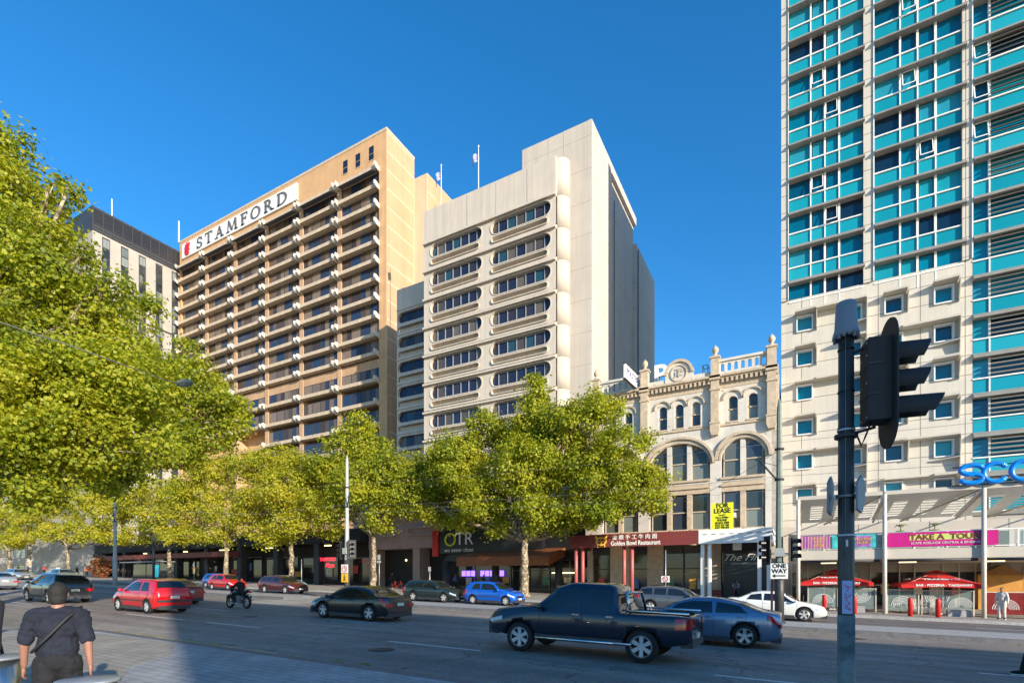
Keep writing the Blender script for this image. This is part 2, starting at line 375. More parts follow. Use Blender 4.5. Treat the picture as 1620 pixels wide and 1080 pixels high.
# stop bar / turning patch on the median
slabx('median_kerb', -26, 60, 23.3, 26.4, -.02, .15, M['bluestone'])
slabx('median_strip', -25.7, 60, 23.6, 26.1, .1, .158, M['granite'])
slabx('median_kerb', -160, -30.5, 23.3, 26.4, -.02, .15, M['bluestone'])
slabx('median_strip', -160, -30.8, 23.6, 26.1, .1, .158, M['paver_far'])
strip('crossing_paving', 19.6, 33.5, .009, M['paver_far'], -30.4, -26.1)
slabx('far_kerb', -160, 60, 33.6, 33.9, -.02, .15, M['granite'])
slabx('far_pavement', -160, 60, 33.9, 62, -.02, .154, M['paver_far'])
# ------------------------------------------------------------------ facade tools
def stadium(cx, cz, hw, hh, n=9):
    p = []
    for i in range(n): a = -pi/2+pi*i/(n-1); p.append((cx+hw-hh+hh*cos(a), cz+hh*sin(a)))
    for i in range(n): a = pi/2+pi*i/(n-1); p.append((cx-hw+hh+hh*cos(a), cz+hh*sin(a)))
    return p
def arch(cx, hw, z0, z1, n=11):
    """rectangle with a round head; z1 = top of the arch"""
    p = [(cx-hw, z0), (cx+hw, z0)]
    for i in range(n): a = pi*i/(n-1); p.append((cx+hw*cos(a), z1-hw+hw*sin(a)))
    return p
def rect(x0, x1, z0, z1): return [(x0, z0), (x1, z0), (x1, z1), (x0, z1)]
def ray_poly(c, d, poly):
    best = None; n = len(poly)
    for i in range(n):
        a = poly[i]; b = poly[(i+1) % n]; ex, ez = b[0]-a[0], b[1]-a[1]; den = d[0]*ez-d[1]*ex
        if abs(den) < 1e-12: continue
        t = ((a[0]-c[0])*ez-(a[1]-c[1])*ex)/den; s_ = ((a[0]-c[0])*d[1]-(a[1]-c[1])*d[0])/den
        if t > 0 and -1e-6 <= s_ <= 1+1e-6 and (best is None or t > best): best = t
    return (c[0]+d[0]*best, c[1]+d[1]*best)
def hole_panel(mb, x0, x1, z0, z1, y, hole, depth, m=0, mr=0, c=None):
    if c is None: c = (sum(p[0] for p in hole)/len(hole), (min(p[1] for p in hole)+max(p[1] for p in hole))/2)
    R = rect(x0, x1, z0, z1); dirs = [(p[0]-c[0], p[1]-c[1]) for p in hole+R]
    dirs.sort(key=lambda d: math.atan2(d[1], d[0]))
    hp = [ray_poly(c, d, hole) for d in dirs]; rp = [ray_poly(c, d, R) for d in dirs]; n = len(dirs)
    vs = [(p[0], y, p[1]) for p in rp]+[(p[0], y, p[1]) for p in hp]+[(p[0], y+depth, p[1]) for p in hp]
    mb.add(vs, [(i, (i+1) % n, n+(i+1) % n, n+i) for i in range(n)], m)
    b = len(mb.v)-3*n
    for i in range(n):
        mb.f.append([b+n+i, b+n+(i+1) % n, b+2*n+(i+1) % n, b+2*n+i]); mb.m.append(mr); mb.sm.append(False)
def ring(mb, outer, inner, y0, y1, m=0):
    """flat ring between two outlines with the same vertex count, from y0 (front) to y1"""
    n = len(outer)
    vs = [(p[0], y0, p[1]) for p in outer]+[(p[0], y0, p[1]) for p in inner]+[(p[0], y1, p[1]) for p in outer]+[(p[0], y1, p[1]) for p in inner]
    fs = []
    for i in range(n):
        j = (i+1) % n
        fs += [(i, j, n+j, n+i), (i, 2*n+i, 2*n+j, j), (n+i, n+j, 3*n+j, 3*n+i)]
    mb.add(vs, fs, m)
def arc_band(mb, cx, cz, r0, r1, y0, y1, a0=0, a1=pi, n=16, m=0):
    P = []
    for r in (r0, r1): P.append([(cx+r*cos(a0+(a1-a0)*i/n), cz+r*sin(a0+(a1-a0)*i/n)) for i in range(n+1)])
    vs = [(x, y, z) for y in (y0, y1) for q in P for x, z in q]; k = n+1
    fs = []
    for i in range(n): fs += [(i, i+1, k+i+1, k+i), (k+i, k+i+1, 3*k+i+1, 3*k+i), (i, 2*k+i, 2*k+i+1, i+1)]
    fs += [(0, k, 3*k, 2*k), (n, 2*k+n, 3*k+n, k+n)]
    mb.add(vs, fs, m)

# ------------------------------------------------------------------ peach-coloured hotel tower
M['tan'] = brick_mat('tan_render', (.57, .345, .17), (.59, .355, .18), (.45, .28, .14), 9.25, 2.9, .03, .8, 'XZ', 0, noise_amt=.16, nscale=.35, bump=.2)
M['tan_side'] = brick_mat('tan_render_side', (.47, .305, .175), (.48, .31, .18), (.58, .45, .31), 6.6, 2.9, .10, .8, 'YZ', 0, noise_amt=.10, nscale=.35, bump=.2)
M['tan_pier'] = mat('tan_pier', (.47, .30, .18), .85, var=.1, scale=.6, streak=True)
M['balc'] = mat('balcony_cream', (.53, .42, .30), .75, var=.12, scale=1.3, streak=True)
M['curtain'] = rnd_mat('hotel_window', [(.05, .035, .028), (.13, .09, .065), (.025, .045, .09), (.20, .15, .11), (.08, .06, .045), (.03, .04, .07), (.16, .12, .09)], rough=.12, spec=.4, per='island')
HY = 61.0; HX0, HX1 = -112.3, -55.7
hot = thing('hotel_tower', 'tall peach-coloured hotel tower with a grid of cream balconies', 'building', (-84, 61, gz(-84)))
b = MB()
b.box(HX0, HX1, HY, HY+6.6, CZ+63.9, CZ+69.6)                       # solid top storey
b.box(HX0-.02, HX1+.02, HY-.06, HY+6.66, CZ+69.6, CZ+70.0, 1)
b.box(HX1-1.6, HX1-.003, HY+.003, HY+2.2, -2, CZ+63.9)              # end piers
b.box(HX0, HX0+.5, HY, HY+2.2, -2, CZ+63.9)
b.box(HX0+.2, HX1-.06, HY+2.2, HY+6.59, -2, CZ+63.9)
b.build('wall', [M['tan'], M['balc']], hot)
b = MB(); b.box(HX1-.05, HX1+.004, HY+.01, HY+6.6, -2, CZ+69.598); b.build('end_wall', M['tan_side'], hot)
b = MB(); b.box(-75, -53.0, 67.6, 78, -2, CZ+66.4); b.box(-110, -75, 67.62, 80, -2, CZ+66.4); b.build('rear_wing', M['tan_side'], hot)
b = MB()
for k in range(16):
    z = CZ+62.3-3.35*k; b.box(-53.0, -52.1, 69.0, 73.6, z-1, z-.85); 
    for y in (69, 71.3, 73.55): b.box(-52.15, -52.1, y, y+.06, z-.85, z+.2)
    b.box(-52.14, -52.1, 69, 73.6, z+.18, z+.24)
b.build('rear_balcony_rails', M['balc'], hot)
cols = [HX1-1.6-8.35-9.25*i for i in range(6)]                       # left edge of each column of rooms
piers = MB()
for i in range(6):
    x = cols[i]; piers.box(x-.9 if i < 5 else x-.35, x, HY+.1, HY+2.2, -2, CZ+63.9)
piers.build('pier', M['tan_pier'], hot)
floors = [61.15-2.9*k for k in range(10)]+[30.9, 27.4, 23.9, 20.4, 16.9]
# room window (shared mesh): local origin at lower left of opening
def room_window(w_, h_):
    g = MB(); n = 8
    for i in range(n): g.box(w_*i/n+.01, w_*(i+1)/n-.01, 0, .04, 0, h_, 0)
    gm = g.mesh('window_glass', M['curtain'])
    f = MB(); 
    for i in range(0, n+1, 2): f.box(w_*i/n-.04, w_*i/n+.04, -.05, .0, 0, h_)
    f.box(.05, w_-.05, -.052, 0, 0, .08); f.box(.05, w_-.05, -.052, 0, h_-.08, h_)
    return gm, f.mesh('window_frame', M['dark'])
gmR, fmR = room_window(8.3, 2.36)
bal = MB()                                                            # one balcony, origin: left end on the wall line
bal.box(0, 8.35, -.50, .3, -.14, 0); bal.box(.0, 8.35, -.64, -.50, -.16, .40)
bal.box(.5, 7.85, -.3, .3, -.24, -.14)
balm = bal.mesh('balcony', M['balc'])
br_ = MB(); br_.prism([(0, -1.1, .60), (0, -1.1, .05), (0, -.7, -.25), (0, .1, -.34), (0, .1, .30), (0, -.7, .64)], (.24, 0, 0))
brm = br_.mesh('bracket', M['cream'])
aw = MB(); aw.add([(.4, .3, -.25), (7.95, .3, -.25), (7.95, -.95, -.75), (.4, -.95, -.75), (.4, .3, -.3), (7.95, .3, -.3), (7.95, -.95, -.8), (.4, -.95, -.8)], [(0, 1, 2, 3), (7, 6, 5, 4), (3, 2, 6, 7)])
M['awn_grey'] = mat('awning_grey', (.13, .14, .16), .6, var=.1)
awm = aw.mesh('awning', M['awn_grey'])
nb = nw = 0
for k, fz in enumerate(floors):
    z = CZ+fz
    for i in range(6):
        x = cols[i]
        if k >= 12 and i > 2: continue
        if k >= 10 and i > 4: continue
        h_ = 2.1 if k < 9 or k > 9 else 2.1
        win = inst('window', gmR, hot, (x+.02, HY+.34, z+.34)); nw += 1
        fr = bpy.data.objects.new('window_frame', fmR); COL.objects.link(fr); fr.parent = win
        bo = inst('balcony', balm, hot, (x, HY+.02, z)); nb += 1
        bk = bpy.data.objects.new('bracket', brm); COL.objects.link(bk); bk.parent = bo; bk.location = (8.2, .0, 0)
        bk = bpy.data.objects.new('bracket', brm); COL.objects.link(bk); bk.parent = bo; bk.location = (-.3, .0, 0)
top = MB(); 
for i in range(6):
    x = cols[i]; bo = inst('top_ledge', balm, hot, (x, HY+.02, CZ+64.05))
    bk = bpy.data.objects.new('bracket', brm); COL.objects.link(bk); bk.parent = bo; bk.location = (8.2, 0, 0)
    bk = bpy.data.objects.new('bracket', brm); COL.objects.link(bk); bk.parent = bo; bk.location = (-.3, 0, 0)
    a_ = bpy.data.objects.new('awning', awm); COL.objects.link(a_); a_.parent = bo; a_.location = (0, -.35, 0)
sp = MB(); sp.box(HX0+.2, HX1-1.6, HY+.25, HY+2.2, CZ+33.2, CZ+34.6)
for k, fz in enumerate(floors): sp.box(HX0+.2, HX1-1.6, HY+.28, HY+2.2, CZ+fz-.22, CZ+fz+.34)
sp.box(HX0+.2, HX1-1.6, HY+1.2, HY+2.2, -2, CZ+14)
sp.build('spandrel', M['tan_pier'], hot)
for px in (-66.1+1.5, -61.8, -58.9):
    w_ = MB(); w_.box(px-.5, px+.5, HY-.02, HY+.1, CZ+66.1, CZ+68.2, 0); w_.box(px-.58, px+.58, HY-.05, HY+.1, CZ+65.95, CZ+66.1, 1); w_.box(px-.5, px+.5, HY-.05, HY+.1, CZ+68.2, CZ+68.28, 1); w_.box(px-.5, px+.5, HY-.04, HY, CZ+67.0, CZ+67.07, 1)
    w_.build('small_window', [M['glass_dark'], M['tan_pier']], hot)
# name sign
sg = thing('hotel_sign', 'long white hotel name sign with a red lion head, high on the peach tower', 'sign', (-93, HY, CZ+67.2))
b = MB(); b.box(-111.0, -76.0, HY-.28, HY-.0, CZ+65.8, CZ+68.7); b.build('sign_board', M['white'], sg)
def serif_word(word, x, z, h, y, par):
    """upright serif capitals cut as solid strokes"""
    T, t, sf = .15*h, .055*h, .05*h; x_0 = x
    for ch in word:
        b = MB(); Y0, Y1 = y-.16, y
        def bar(x0, x1, z0, z1): b.box(x0, x1, Y0, Y1, z0, z1)
        def diag(x0, z0, x1, z1, wd): b.prism([(x0-wd/2, Y0, z0), (x0+wd/2, Y0, z0), (x1+wd/2, Y0, z1), (x1-wd/2, Y0, z1)], (0, .16, 0))
        def serif(xc, zb): bar(xc-T*1.15, xc+T*1.15, zb, zb+sf)
        def bow(cx, cz, rx, rz, a0, a1, tk, tn, n=18):
            o = []; i_ = []
            for q in range(n+1):
                a = a0+(a1-a0)*q/n; th = tn+(tk-tn)*abs(cos(a)); o.append((cx+rx*cos(a), cz+rz*sin(a))); i_.append((cx+(rx-th)*cos(a), cz+(rz-th*.75)*sin(a)))
            for q in range(n): b.prism([(o[q][0], Y0, o[q][1]), (o[q+1][0], Y0, o[q+1][1]), (i_[q+1][0], Y0, i_[q+1][1]), (i_[q][0], Y0, i_[q][1])], (0, .16, 0))
        if ch == 'S':
            wd = .62*h; bow(x+wd/2, z+h*.74, wd*.46, h*.26, pi*.12, pi*1.5, T*.9, t); bow(x+wd/2, z+h*.26, wd*.5, h*.26, -pi*.88, pi*.5, T*.9, t); bar(x+wd*.88, x+wd*.96, z+h*.7, z+h*.98); bar(x, x+wd*.08, z+h*.02, z+h*.3)
        elif ch == 'T':
            wd = .8*h; bar(x+wd/2-T/2, x+wd/2+T/2, z, z+h); bar(x, x+wd, z+h-t, z+h); serif(x+wd/2, z); bar(x, x+t, z+h*.8, z+h); bar(x+wd-t, x+wd, z+h*.8, z+h)
        elif ch == 'A':
            wd = .9*h; diag(x+.12*h, z, x+wd/2, z+h, t); diag(x+wd-.16*h, z, x+wd/2, z+h, T); bar(x+wd*.27, x+wd*.7, z+h*.33, z+h*.33+t); serif(x+.12*h, z); serif(x+wd-.14*h, z)
        elif ch == 'M':
            wd = 1.12*h; diag(x+.12*h, z, x+.2*h, z+h, t); diag(x+.22*h, z+h, x+wd/2, z+.08*h, T); diag(x+wd/2, z+.08*h, x+wd-.24*h, z+h, t); diag(x+wd-.14*h, z, x+wd-.2*h, z+h, T); serif(x+.12*h, z); serif(x+wd-.14*h, z)
        elif ch == 'F':
            wd = .68*h; bar(x+.12*h, x+.12*h+T, z, z+h); bar(x, x+wd, z+h-t, z+h); bar(x+.1*h, x+wd*.8, z+h*.5, z+h*.5+t); serif(x+.2*h, z); bar(x+wd-t, x+wd, z+h*.78, z+h); bar(x+wd*.8-t, x+wd*.8, z+h*.4, z+h*.66)
        elif ch == 'O':
            wd = .95*h; bow(x+wd/2, z+h/2, wd/2, h/2, 0, 2*pi, T, t, 30)
        elif ch == 'R':
            wd = .88*h; bar(x+.1*h, x+.1*h+T, z, z+h); bow(x+.34*h, z+h*.74, .3*h, .26*h, -pi/2, pi/2, T, t); bar(x, x+.36*h, z+h-t, z+h); bar(x+.12*h, x+.36*h, z+h*.48, z+h*.48+t); diag(x+.78*h, z, x+.42*h, z+.5*h, T); serif(x+.18*h, z); bar(x+.66*h, x+.95*h, z, z+sf)
        elif ch == 'D':
            wd = .92*h; bar(x+.1*h, x+.1*h+T, z, z+h); bow(x+.36*h, z+h/2, .55*h, h/2, -pi/2, pi/2, T, t, 20); bar(x, x+.38*h, z+h-t, z+h); bar(x, x+.38*h, z, z+t)
        b.v = [(x_0+(q[0]-x_0)*1.40, q[1], q[2]) for q in b.v]; b.build('letter', M['grey_letter'], par, fix=False); x += wd+.34*h
    return x
M['grey_letter'] = mat('letter_dark', (.11, .11, .115), .4, var=.05)
xe = serif_word('STAMFORD', -105.6, CZ+66.2, 2.1, HY-.28, sg)
LX, LZ = -109.0, CZ+67.15                                            # lion head with crown
b = MB(); pts = [(-.55, -1.15), (.35, -1.2), (.75, -.7), (.45, -.45), (.85, -.15), (.6, .25), (.75, .6), (1.0, 1.25), (.6, .95), (.45, 1.5), (.15, 1.05), (-.15, 1.6), (-.35, 1.05), (-.8, 1.3), (-.7, .75), (-1.05, .45), (-.75, .15), (-1.1, -.2), (-.75, -.35), (-.95, -.8), (-.6, -.75)]
b.prism([(LX+p[0]*.95, HY-.42, LZ+p[1]*.95) for p in pts], (0, .14, 0))
b.build('lion_emblem', M['red'], sg)

# ------------------------------------------------------------------ hotel podium at street level (dark colonnade)
pod = thing('hotel_podium', 'low black hotel podium with square columns behind the street trees', 'building', (-75, 47, gz(-75)))
b = MB(); b.box(-112, -46.2, 50, 61, -2, 8.2, 0); b.box(-112, -46.2, 46, 50, 6.6, 8.2, 0)
b.build('wall', M['black_matt'], pod)
for i in range(9):
    x = -110+8*i
    if x > -47: break
    b = MB(); b.box(x-.45, x+.45, 46.1, 47.0, gz(x), 6.6); b.build('column', M['dark'], pod)
for i in range(8):
    x = -109+8*i; b = MB()
    for q in range(3):
        b.box(x+q*2.3, x+q*2.3+2.15, 49.9, 49.96, gz(x)+.5, gz(x)+3.6, 0); 
    b.box(x-.06, x+6.9, 49.84, 49.9, gz(x)+3.6, gz(x)+3.75, 1)
    b.build('shop_window', [M['glass_shop'], M['grey']], pod)
b = MB(); b.box(-104, -70, 44.2, 46.1, 5.2, 5.9); b.build('canopy', M['maroon'], pod)
ns = thing('neon_sign', 'small red lit hotel sign in the dark colonnade', 'sign', (-47, 46.4, 3.5))
text('STAMFORD', .62, M['neon_red'], parent=ns, loc=(-52.3, 46.3, 4.5)); text('Plaza', .8, M['neon_red'], parent=ns, loc=(-51.8, 46.3, 3.75), shear=.3)

# ------------------------------------------------------------------ office tower with capsule windows
M['offwhite'] = mat('pale_precast', (.53, .465, .39), .8, var=.05, scale=.5, bump=.1, bscale=8, streak=True)
M['offside'] = brick_mat('pale_precast_side', (.52, .465, .40), (.53, .475, .405), (.33, .29, .25), 4.9, 3.41, .025, .8, 'YZ', .0, noise_amt=.10, nscale=.3, bump=.2)
M['offfront'] = brick_mat('pale_precast_front', (.50, .44, .37), (.51, .45, .38), (.33, .28, .235), 5.3, 3.41, .025, .8, 'XZ', .0, noise_amt=.10, nscale=.3, bump=.2)
M['offwindow'] = rnd_mat('office_window', [(.018, .022, .05), (.03, .03, .045), (.07, .06, .055), (.015, .02, .045), (.02, .06, .09), (.11, .095, .08), (.02, .025, .05)], rough=.08, spec=.5, per='island')
OY = 50.0; ox0, ox1 = -39.7, -22.2
off = thing('office_tower', 'pale concrete office tower with rows of long capsule windows', 'building', (-29, 50, gz(-29)))
line0 = CZ+40.55; FH = 3.41; NF = 10
wins = [(-35.05, 3.65), (-26.5, 3.7)]
# facade panel for one floor (local coords: x world, z relative to floor line)
pm = MB(); holes = []
for (xc, hw), (xa, xb) in zip(wins, [(ox0, -30.8), (-30.8, ox1)]):
    hole = stadium(xc, -1.16, hw, .79); hole_panel(pm, xa, xb, -2.0, -.22, 0, hole, .55, 0, 0)
    o_ = stadium(xc, -1.16, hw+.10, .89); ring(pm, o_, stadium(xc, -1.16, hw, .79), -.06, 0.0)
    # slot: a long narrow recess with a lipped head
    hole = stadium(xc-.1, -2.55, hw-.25, .27); hole_panel(pm, xa, xb, -3.19, -2.0, 0, hole, .4, 0, 0)
    pm.poly([(p[0], .4, p[1]) for p in hole])
    ring(pm, stadium(xc-.1, -2.55, hw-.17, .35), stadium(xc-.1, -2.55, hw-.25, .27), -.16, 0)
pm.box(ox0, ox1, -.32, .25, -.22, .0); pm.box(ox0, ox1, .1, .4, -3.41, -3.19)
pm_mesh = pm.mesh('wall_panel', M['offwhite'])
def cap_window(hw, n):
    g = MB(); o = stadium(0, 0, hw-.01, .785)
    xs = [-hw]+[-hw+.85+(2*hw-1.7)*i/n for i in range(n+1)]+[hw]
    for a, c in zip(xs[:-1], xs[1:]):                                # clip the capsule into panes
        P = [(x, z) for x, z in o]; Q = []
        def cl(P, x_, keep):
            R = []
            for i in range(len(P)):
                p, q = P[i], P[(i+1) % len(P)]; ip = (p[0]-x_)*keep >= 0; iq = (q[0]-x_)*keep >= 0
                if ip: R.append(p)
                if ip != iq: t = (x_-p[0])/(q[0]-p[0]); R.append((x_, p[1]+t*(q[1]-p[1])))
            return R
        P = cl(cl(P, a+.03, 1), c-.03, -1)
        if len(P) > 2: g.poly([(x, .35, z) for x, z in P])
    f = MB()
    for x in xs[1:-1]: f.box(x-.03, x+.03, .24, .36, -.72, .72)
    f.box(-hw+.8, hw-.8, .30, .36, .69, .74)
    return g.mesh('window_panes', M['offwindow'], fix=False), f.mesh('window_frame', M['galv'])
cw = [cap_window(3.65, 5), cap_window(3.7, 5)]
for k in range(NF):
    zl = line0-FH*k
    inst('wall_panel', pm_mesh, off, (0, OY, zl))
    for j, (xc, hw) in enumerate(wins):
        wn = inst('window', cw[j][0], off, (xc, OY, zl-1.16)); fr = bpy.data.objects.new('window_frame', cw[j][1]); COL.objects.link(fr); fr.parent = wn
zb = line0-FH*NF
b = MB(); b.box(ox0, ox1, OY-.06, OY+2, line0, CZ+44.5, 0); b.box(ox0, ox1+.6, OY+.6, OY+20, zb, CZ+44.3, 0)
b.box(ox0, ox1, OY, OY+2, -2, zb, 0)
for x in (-33.4, -29.5, -25.6): b.box(x-.02, x+.02, OY-.075, OY-.05, line0+.05, CZ+44.4, 1)
b.build('wall', [M['offwhite'], M['grey']], off)
# rounded corner pier, a drum per floor
dm = MB(); n = 12
def drum(h0, h1, r):
    vs = []
    for z in (h0, h1):
        for i in range(n+1): a = -pi/2+pi/2*i/n; vs.append((ox1+r*cos(a), 1.3+r*sin(a), z))
    dm.add(vs, [(i, i+1, n+2+i, n+1+i) for i in range(n)], 0, True)
    dm.add([(ox1, 1.3, h1)]+vs[n+1:], [tuple([0]+list(range(1, n+2)))]); dm.add([(ox1, 1.3, h0)]+vs[:n+1], [tuple([0]+list(range(n+1, 0, -1)))])
drum(-3.41, -.08, 1.0); drum(-.08, -.0, .965)
drm = dm.mesh('corner_drum', M['offside'] and M['offwhite'])
for k in range(NF): inst('corner_drum', drm, off, (0, OY, line0-FH*k))
dm = MB(); drum(0, CZ+44.5-line0, 1.0); inst('corner_drum', dm.mesh('corner_drum_top', M['offwhite']), off, (0, OY, line0))
b = MB(); b.box(ox1+.3, -18.7-.4, OY+1.3, OY+3, -2, CZ+47.9); b.box(-26.9, -18.7-.4, OY+1.32, OY+8, CZ+44.2, CZ+47.9); b.build('front_panel', M['offfront'], off)
b = MB(); b.box(-19.1, -18.7, OY+1.29, OY+8.0, -2, CZ+47.92); b.box(-26, -18.7, OY+8.0, OY+18.4, CZ+46.9, CZ+47.92); b.box(-26, -19.1, OY+8.0, OY+18.4, -2, CZ+46.9)
b.box(-26, -18.7, OY+18.4, OY+28.5, -2, CZ+44.6); b.box(-38, -26, OY+19, OY+28, -2, CZ+44.2)
b.build('side_wall', M['offside'], off)
b = MB(); b.cyl((-19.05, OY+10, 0), (-19.05, OY+10, CZ+45), .06); b.cyl((-18.6, OY+19, 0), (-18.6, OY+19, CZ+44), .08); b.build('downpipe', M['grey'], off)
# recessed left wing in shade
b = MB(); WY = 55.0; wx0 = onY(628, 700, WY).x
b.box(wx0, ox0, WY+.6, WY+12, -2, CZ+39.6); b.box(wx0, ox0+.5, WY, WY+.7, line0-3.6, CZ+39.8)
lw = MB()
for k in range(8):
    z = line0-3.6-FH*k
    hole_panel(lw, wx0, ox0+.5, z-2.05, z, WY, stadium(-44.3, -1.16+z, 3.9, .74), .5)
    hole_panel(lw, wx0, ox0+.5, z-3.41, z-2.05, WY, stadium(-44.3, -2.75+z, 3.9, .42), .3)
    lw.box(wx0, ox0+.5, WY-.12, WY+.1, z-.12, z)
b.box(wx0, ox0+.5, WY, WY+.7, -2, line0-3.6-FH*8)
b.build('left_wing', M['offwhite'], off); lw.build('left_wing_facade', M['offwhite'], off)
for k in range(8):
    z = line0-3.6-FH*k-1.16; g = MB()
    for q in range(6): g.poly([(x, WY+.4, zz) for x, zz in rect(-48.3+q*1.35, -48.3+q*1.35+1.28, z-.8, z+.8)])
    g.build('window', M['offwindow'], off, fix=False)
# flags on the roof
for (px, pt, pb, lab) in ((698, 262, 330, 'smaller left flag on the pale office roof'), (757, 232, 300, 'taller right flag flying on the pale office roof')):
    p = onY(px, pt, 54); q = onY(px, pb, 54)
    fg = thing('roof_flag', lab, 'flag', (p.x, 54, CZ+44.3)); b = MB(); b.cyl((p.x, 54, CZ+44.2), (p.x, 54, p.z), .06, .04); b.ball((p.x, 54, p.z+.05), .1); b.build('flagpole', M['white'], fg)
    f = MB(); n = 8; vs = []
    for i in range(n+1):
        for j in range(5):
            t = i/n; vs.append((p.x-.05-t*.85-.1*j/4*t, 54+.22*sin(t*6+j*.5), p.z-.2-.95*t-j*(.36-.05*t)))
    f.add(vs, [(i*5+j, i*5+j+1, i*5+j+6, i*5+j+5) for i in range(n) for j in range(4)], 0, True)
    f.build('flag_cloth', mat('flag_cloth', (.25, .28, .5), .9, var=.7, scale=2.5), fg, fix=False)
# podium between hotel and office: pink concrete with slots
pk = thing('pink_podium', 'pinkish concrete podium with capsule slots beside the convenience store', 'building', (-42, 47, 0))
M['pinkc'] = mat('pink_concrete', (.42, .30, .25), .8, var=.1, scale=.8)
b = MB(); b.box(-46.0, -34.4, 47.2, 50, 5.6, 10.2)
for x in (-43.6, -37.6): ring(b, stadium(x, 7.6, 2.3, .55), stadium(x, 7.6, 2.05, .3), 47.0, 47.2)
b.box(-46.1, -34.4, 46.9, 47.2, 9.0, 9.3); b.box(-46.0, -45.2, 47.3, 50, -1, 5.6); b.box(-39.2, -38.2, 47.3, 50, -1, 5.6); b.build('wall', M['pinkc'], pk)
b = MB(); b.box(-45.2, -34.4, 49.2, 49.9, -1, 5.6); b.build('dark_entrance', M['black_matt'], pk)
b = MB(); b.ball((-41.3, 48.6, 4.3), .12); b.build('lamp', M['lamp_warm'], pk)

# ------------------------------------------------------------------ convenience store
OT = thing('convenience_store', 'black convenience store front with rust canopy behind the big plane tree', 'shop', (-28, 47, .5))
p0 = onY(686, 880, 46.0); p1 = onY(788, 880, 46.0); zt = onY(735, 838, 46).z; zb_ = onY(735, 874, 46).z
b = MB(); b.box(-34.4, -17.6, 47.0, 50.0, 3.9, 10.0, 0); b.box(p0.x, -22, 46.2, 47.0, zb_, zt, 0)
b.box(-34.4, -17.6, 49.2, 49.9, -1, 4, 1)
b.build('wall', [M['black'], M['black_matt']], OT)
b = MB(); b.prism([(onY(722, 868, 43).x, 43.0, 3.3), (onY(722, 868, 43).x, 43.0, 4.2), (onY(722, 868, 43).x, 46.9, 5.1), (onY(722, 868, 43).x, 46.9, 4.2)], (onY(868, 868, 43).x-onY(722, 868, 43).x, 0, 0)); b.build('canopy', M['rust'], OT)
b = MB(); b.box(p0.x-.2, p0.x+.55, 46.0, 46.2, zb_-.3, zt+.2); b.build('red_panel', M['red'], OT)
for i in range(7):
    x = -33.8+2.3*i; b = MB(); b.box(x, x+2.1, 48.9, 48.95, .5, 3.7, 0); b.box(x+2.1, x+2.2, 48.85, 49, .5, 3.9, 1); b.box(x, x+2.1, 48.86, 48.9, 2.9, 2.97, 1); b.build('shop_window', [M['glass_shop'], M['grey']], OT)
for x in (-33.9, -27.6, -20.4, -18.2): b = MB(); b.cyl((x, 46.6, 0), (x, 46.6, 4), .38, n=14); b.build('column', M['dark'], OT)
b = MB()
for i in range(9):
    if i == 3: continue
    x = -33.2+.62*i; b.box(x, x+.5, 48.6, 48.65, 2.35, 2.95)
b.build('lit_screens', M['purple_lit'], OT)
b = MB(); b.box(-29.9, -28.8, 46, 46.1, 3.75, 3.9); b.box(-22, -19, 48.5, 48.6, 2.6, 2.7); b.build('strip_light', M['lamp_warm'], OT)
sgn = thing('shop_sign', 'lime and white three-letter store sign on black fascia', 'sign', (-31, 46, 6))
M['limepaint'] = mat('lime_paint', (.55, .65, .03), .4, var=.05)
xa = onY(712, 855, 46.1)
b = MB(); ring(b, [(xa.x+.72*cos(i*pi/14), 6.0+.3+.72*sin(i*pi/14)) for i in range(28)], [(xa.x+.56*cos(i*pi/14), 6.3+.56*sin(i*pi/14)) for i in range(28)], 46.05, 46.2); b.build('letter', M['limepaint'], sgn)
text('TR', 1.9, M['white'], 'letter', sgn, (xa.x+1.85, 46.1, 6.3), ext=.04)
text('we never close', .62, M['white'], 'lettering', sgn, (xa.x+1.1, 46.1, 5.15), shear=.2)

# ------------------------------------------------------------------ heritage building
M['hwhite'] = brick_mat('old_white_render', (.60, .555, .49), (.62, .57, .505), (.48, .445, .39), 1.2, .6, .004, .9, 'XZ', noise_amt=.14, nscale=.8, bump=.05, stain=((.20, .16, .13), 1.7, .585))
M['hcream'] = mat('old_cream_render', (.48, .38, .27), .85, var=.2, scale=2.5, bump=.3, bscale=15, det=8)
M['htrim'] = mat('old_trim', (.42, .36, .29), .85, var=.25, scale=3, bump=.3, bscale=15)
M['hglass'] = rnd_mat('old_window_glass', [(.03, .04, .04), (.17, .19, .17), (.04, .05, .07), (.10, .11, .10)], rough=.1, spec=.6, per='island')
BY = 46.0
her = thing('heritage_building', 'ornate cream three-storey heritage building with arched windows and finials', 'building', (-9, 46, gz(-9)))
PX = [-16.3, -11.8, -5.94, -1.73]                                    # pilaster centres
T3 = MB(); T2 = MB(); trim = MB()
bays = [(PX[0], PX[1], 2), (PX[1], PX[2], 3), (PX[2], PX[3], 2)]
wl = []
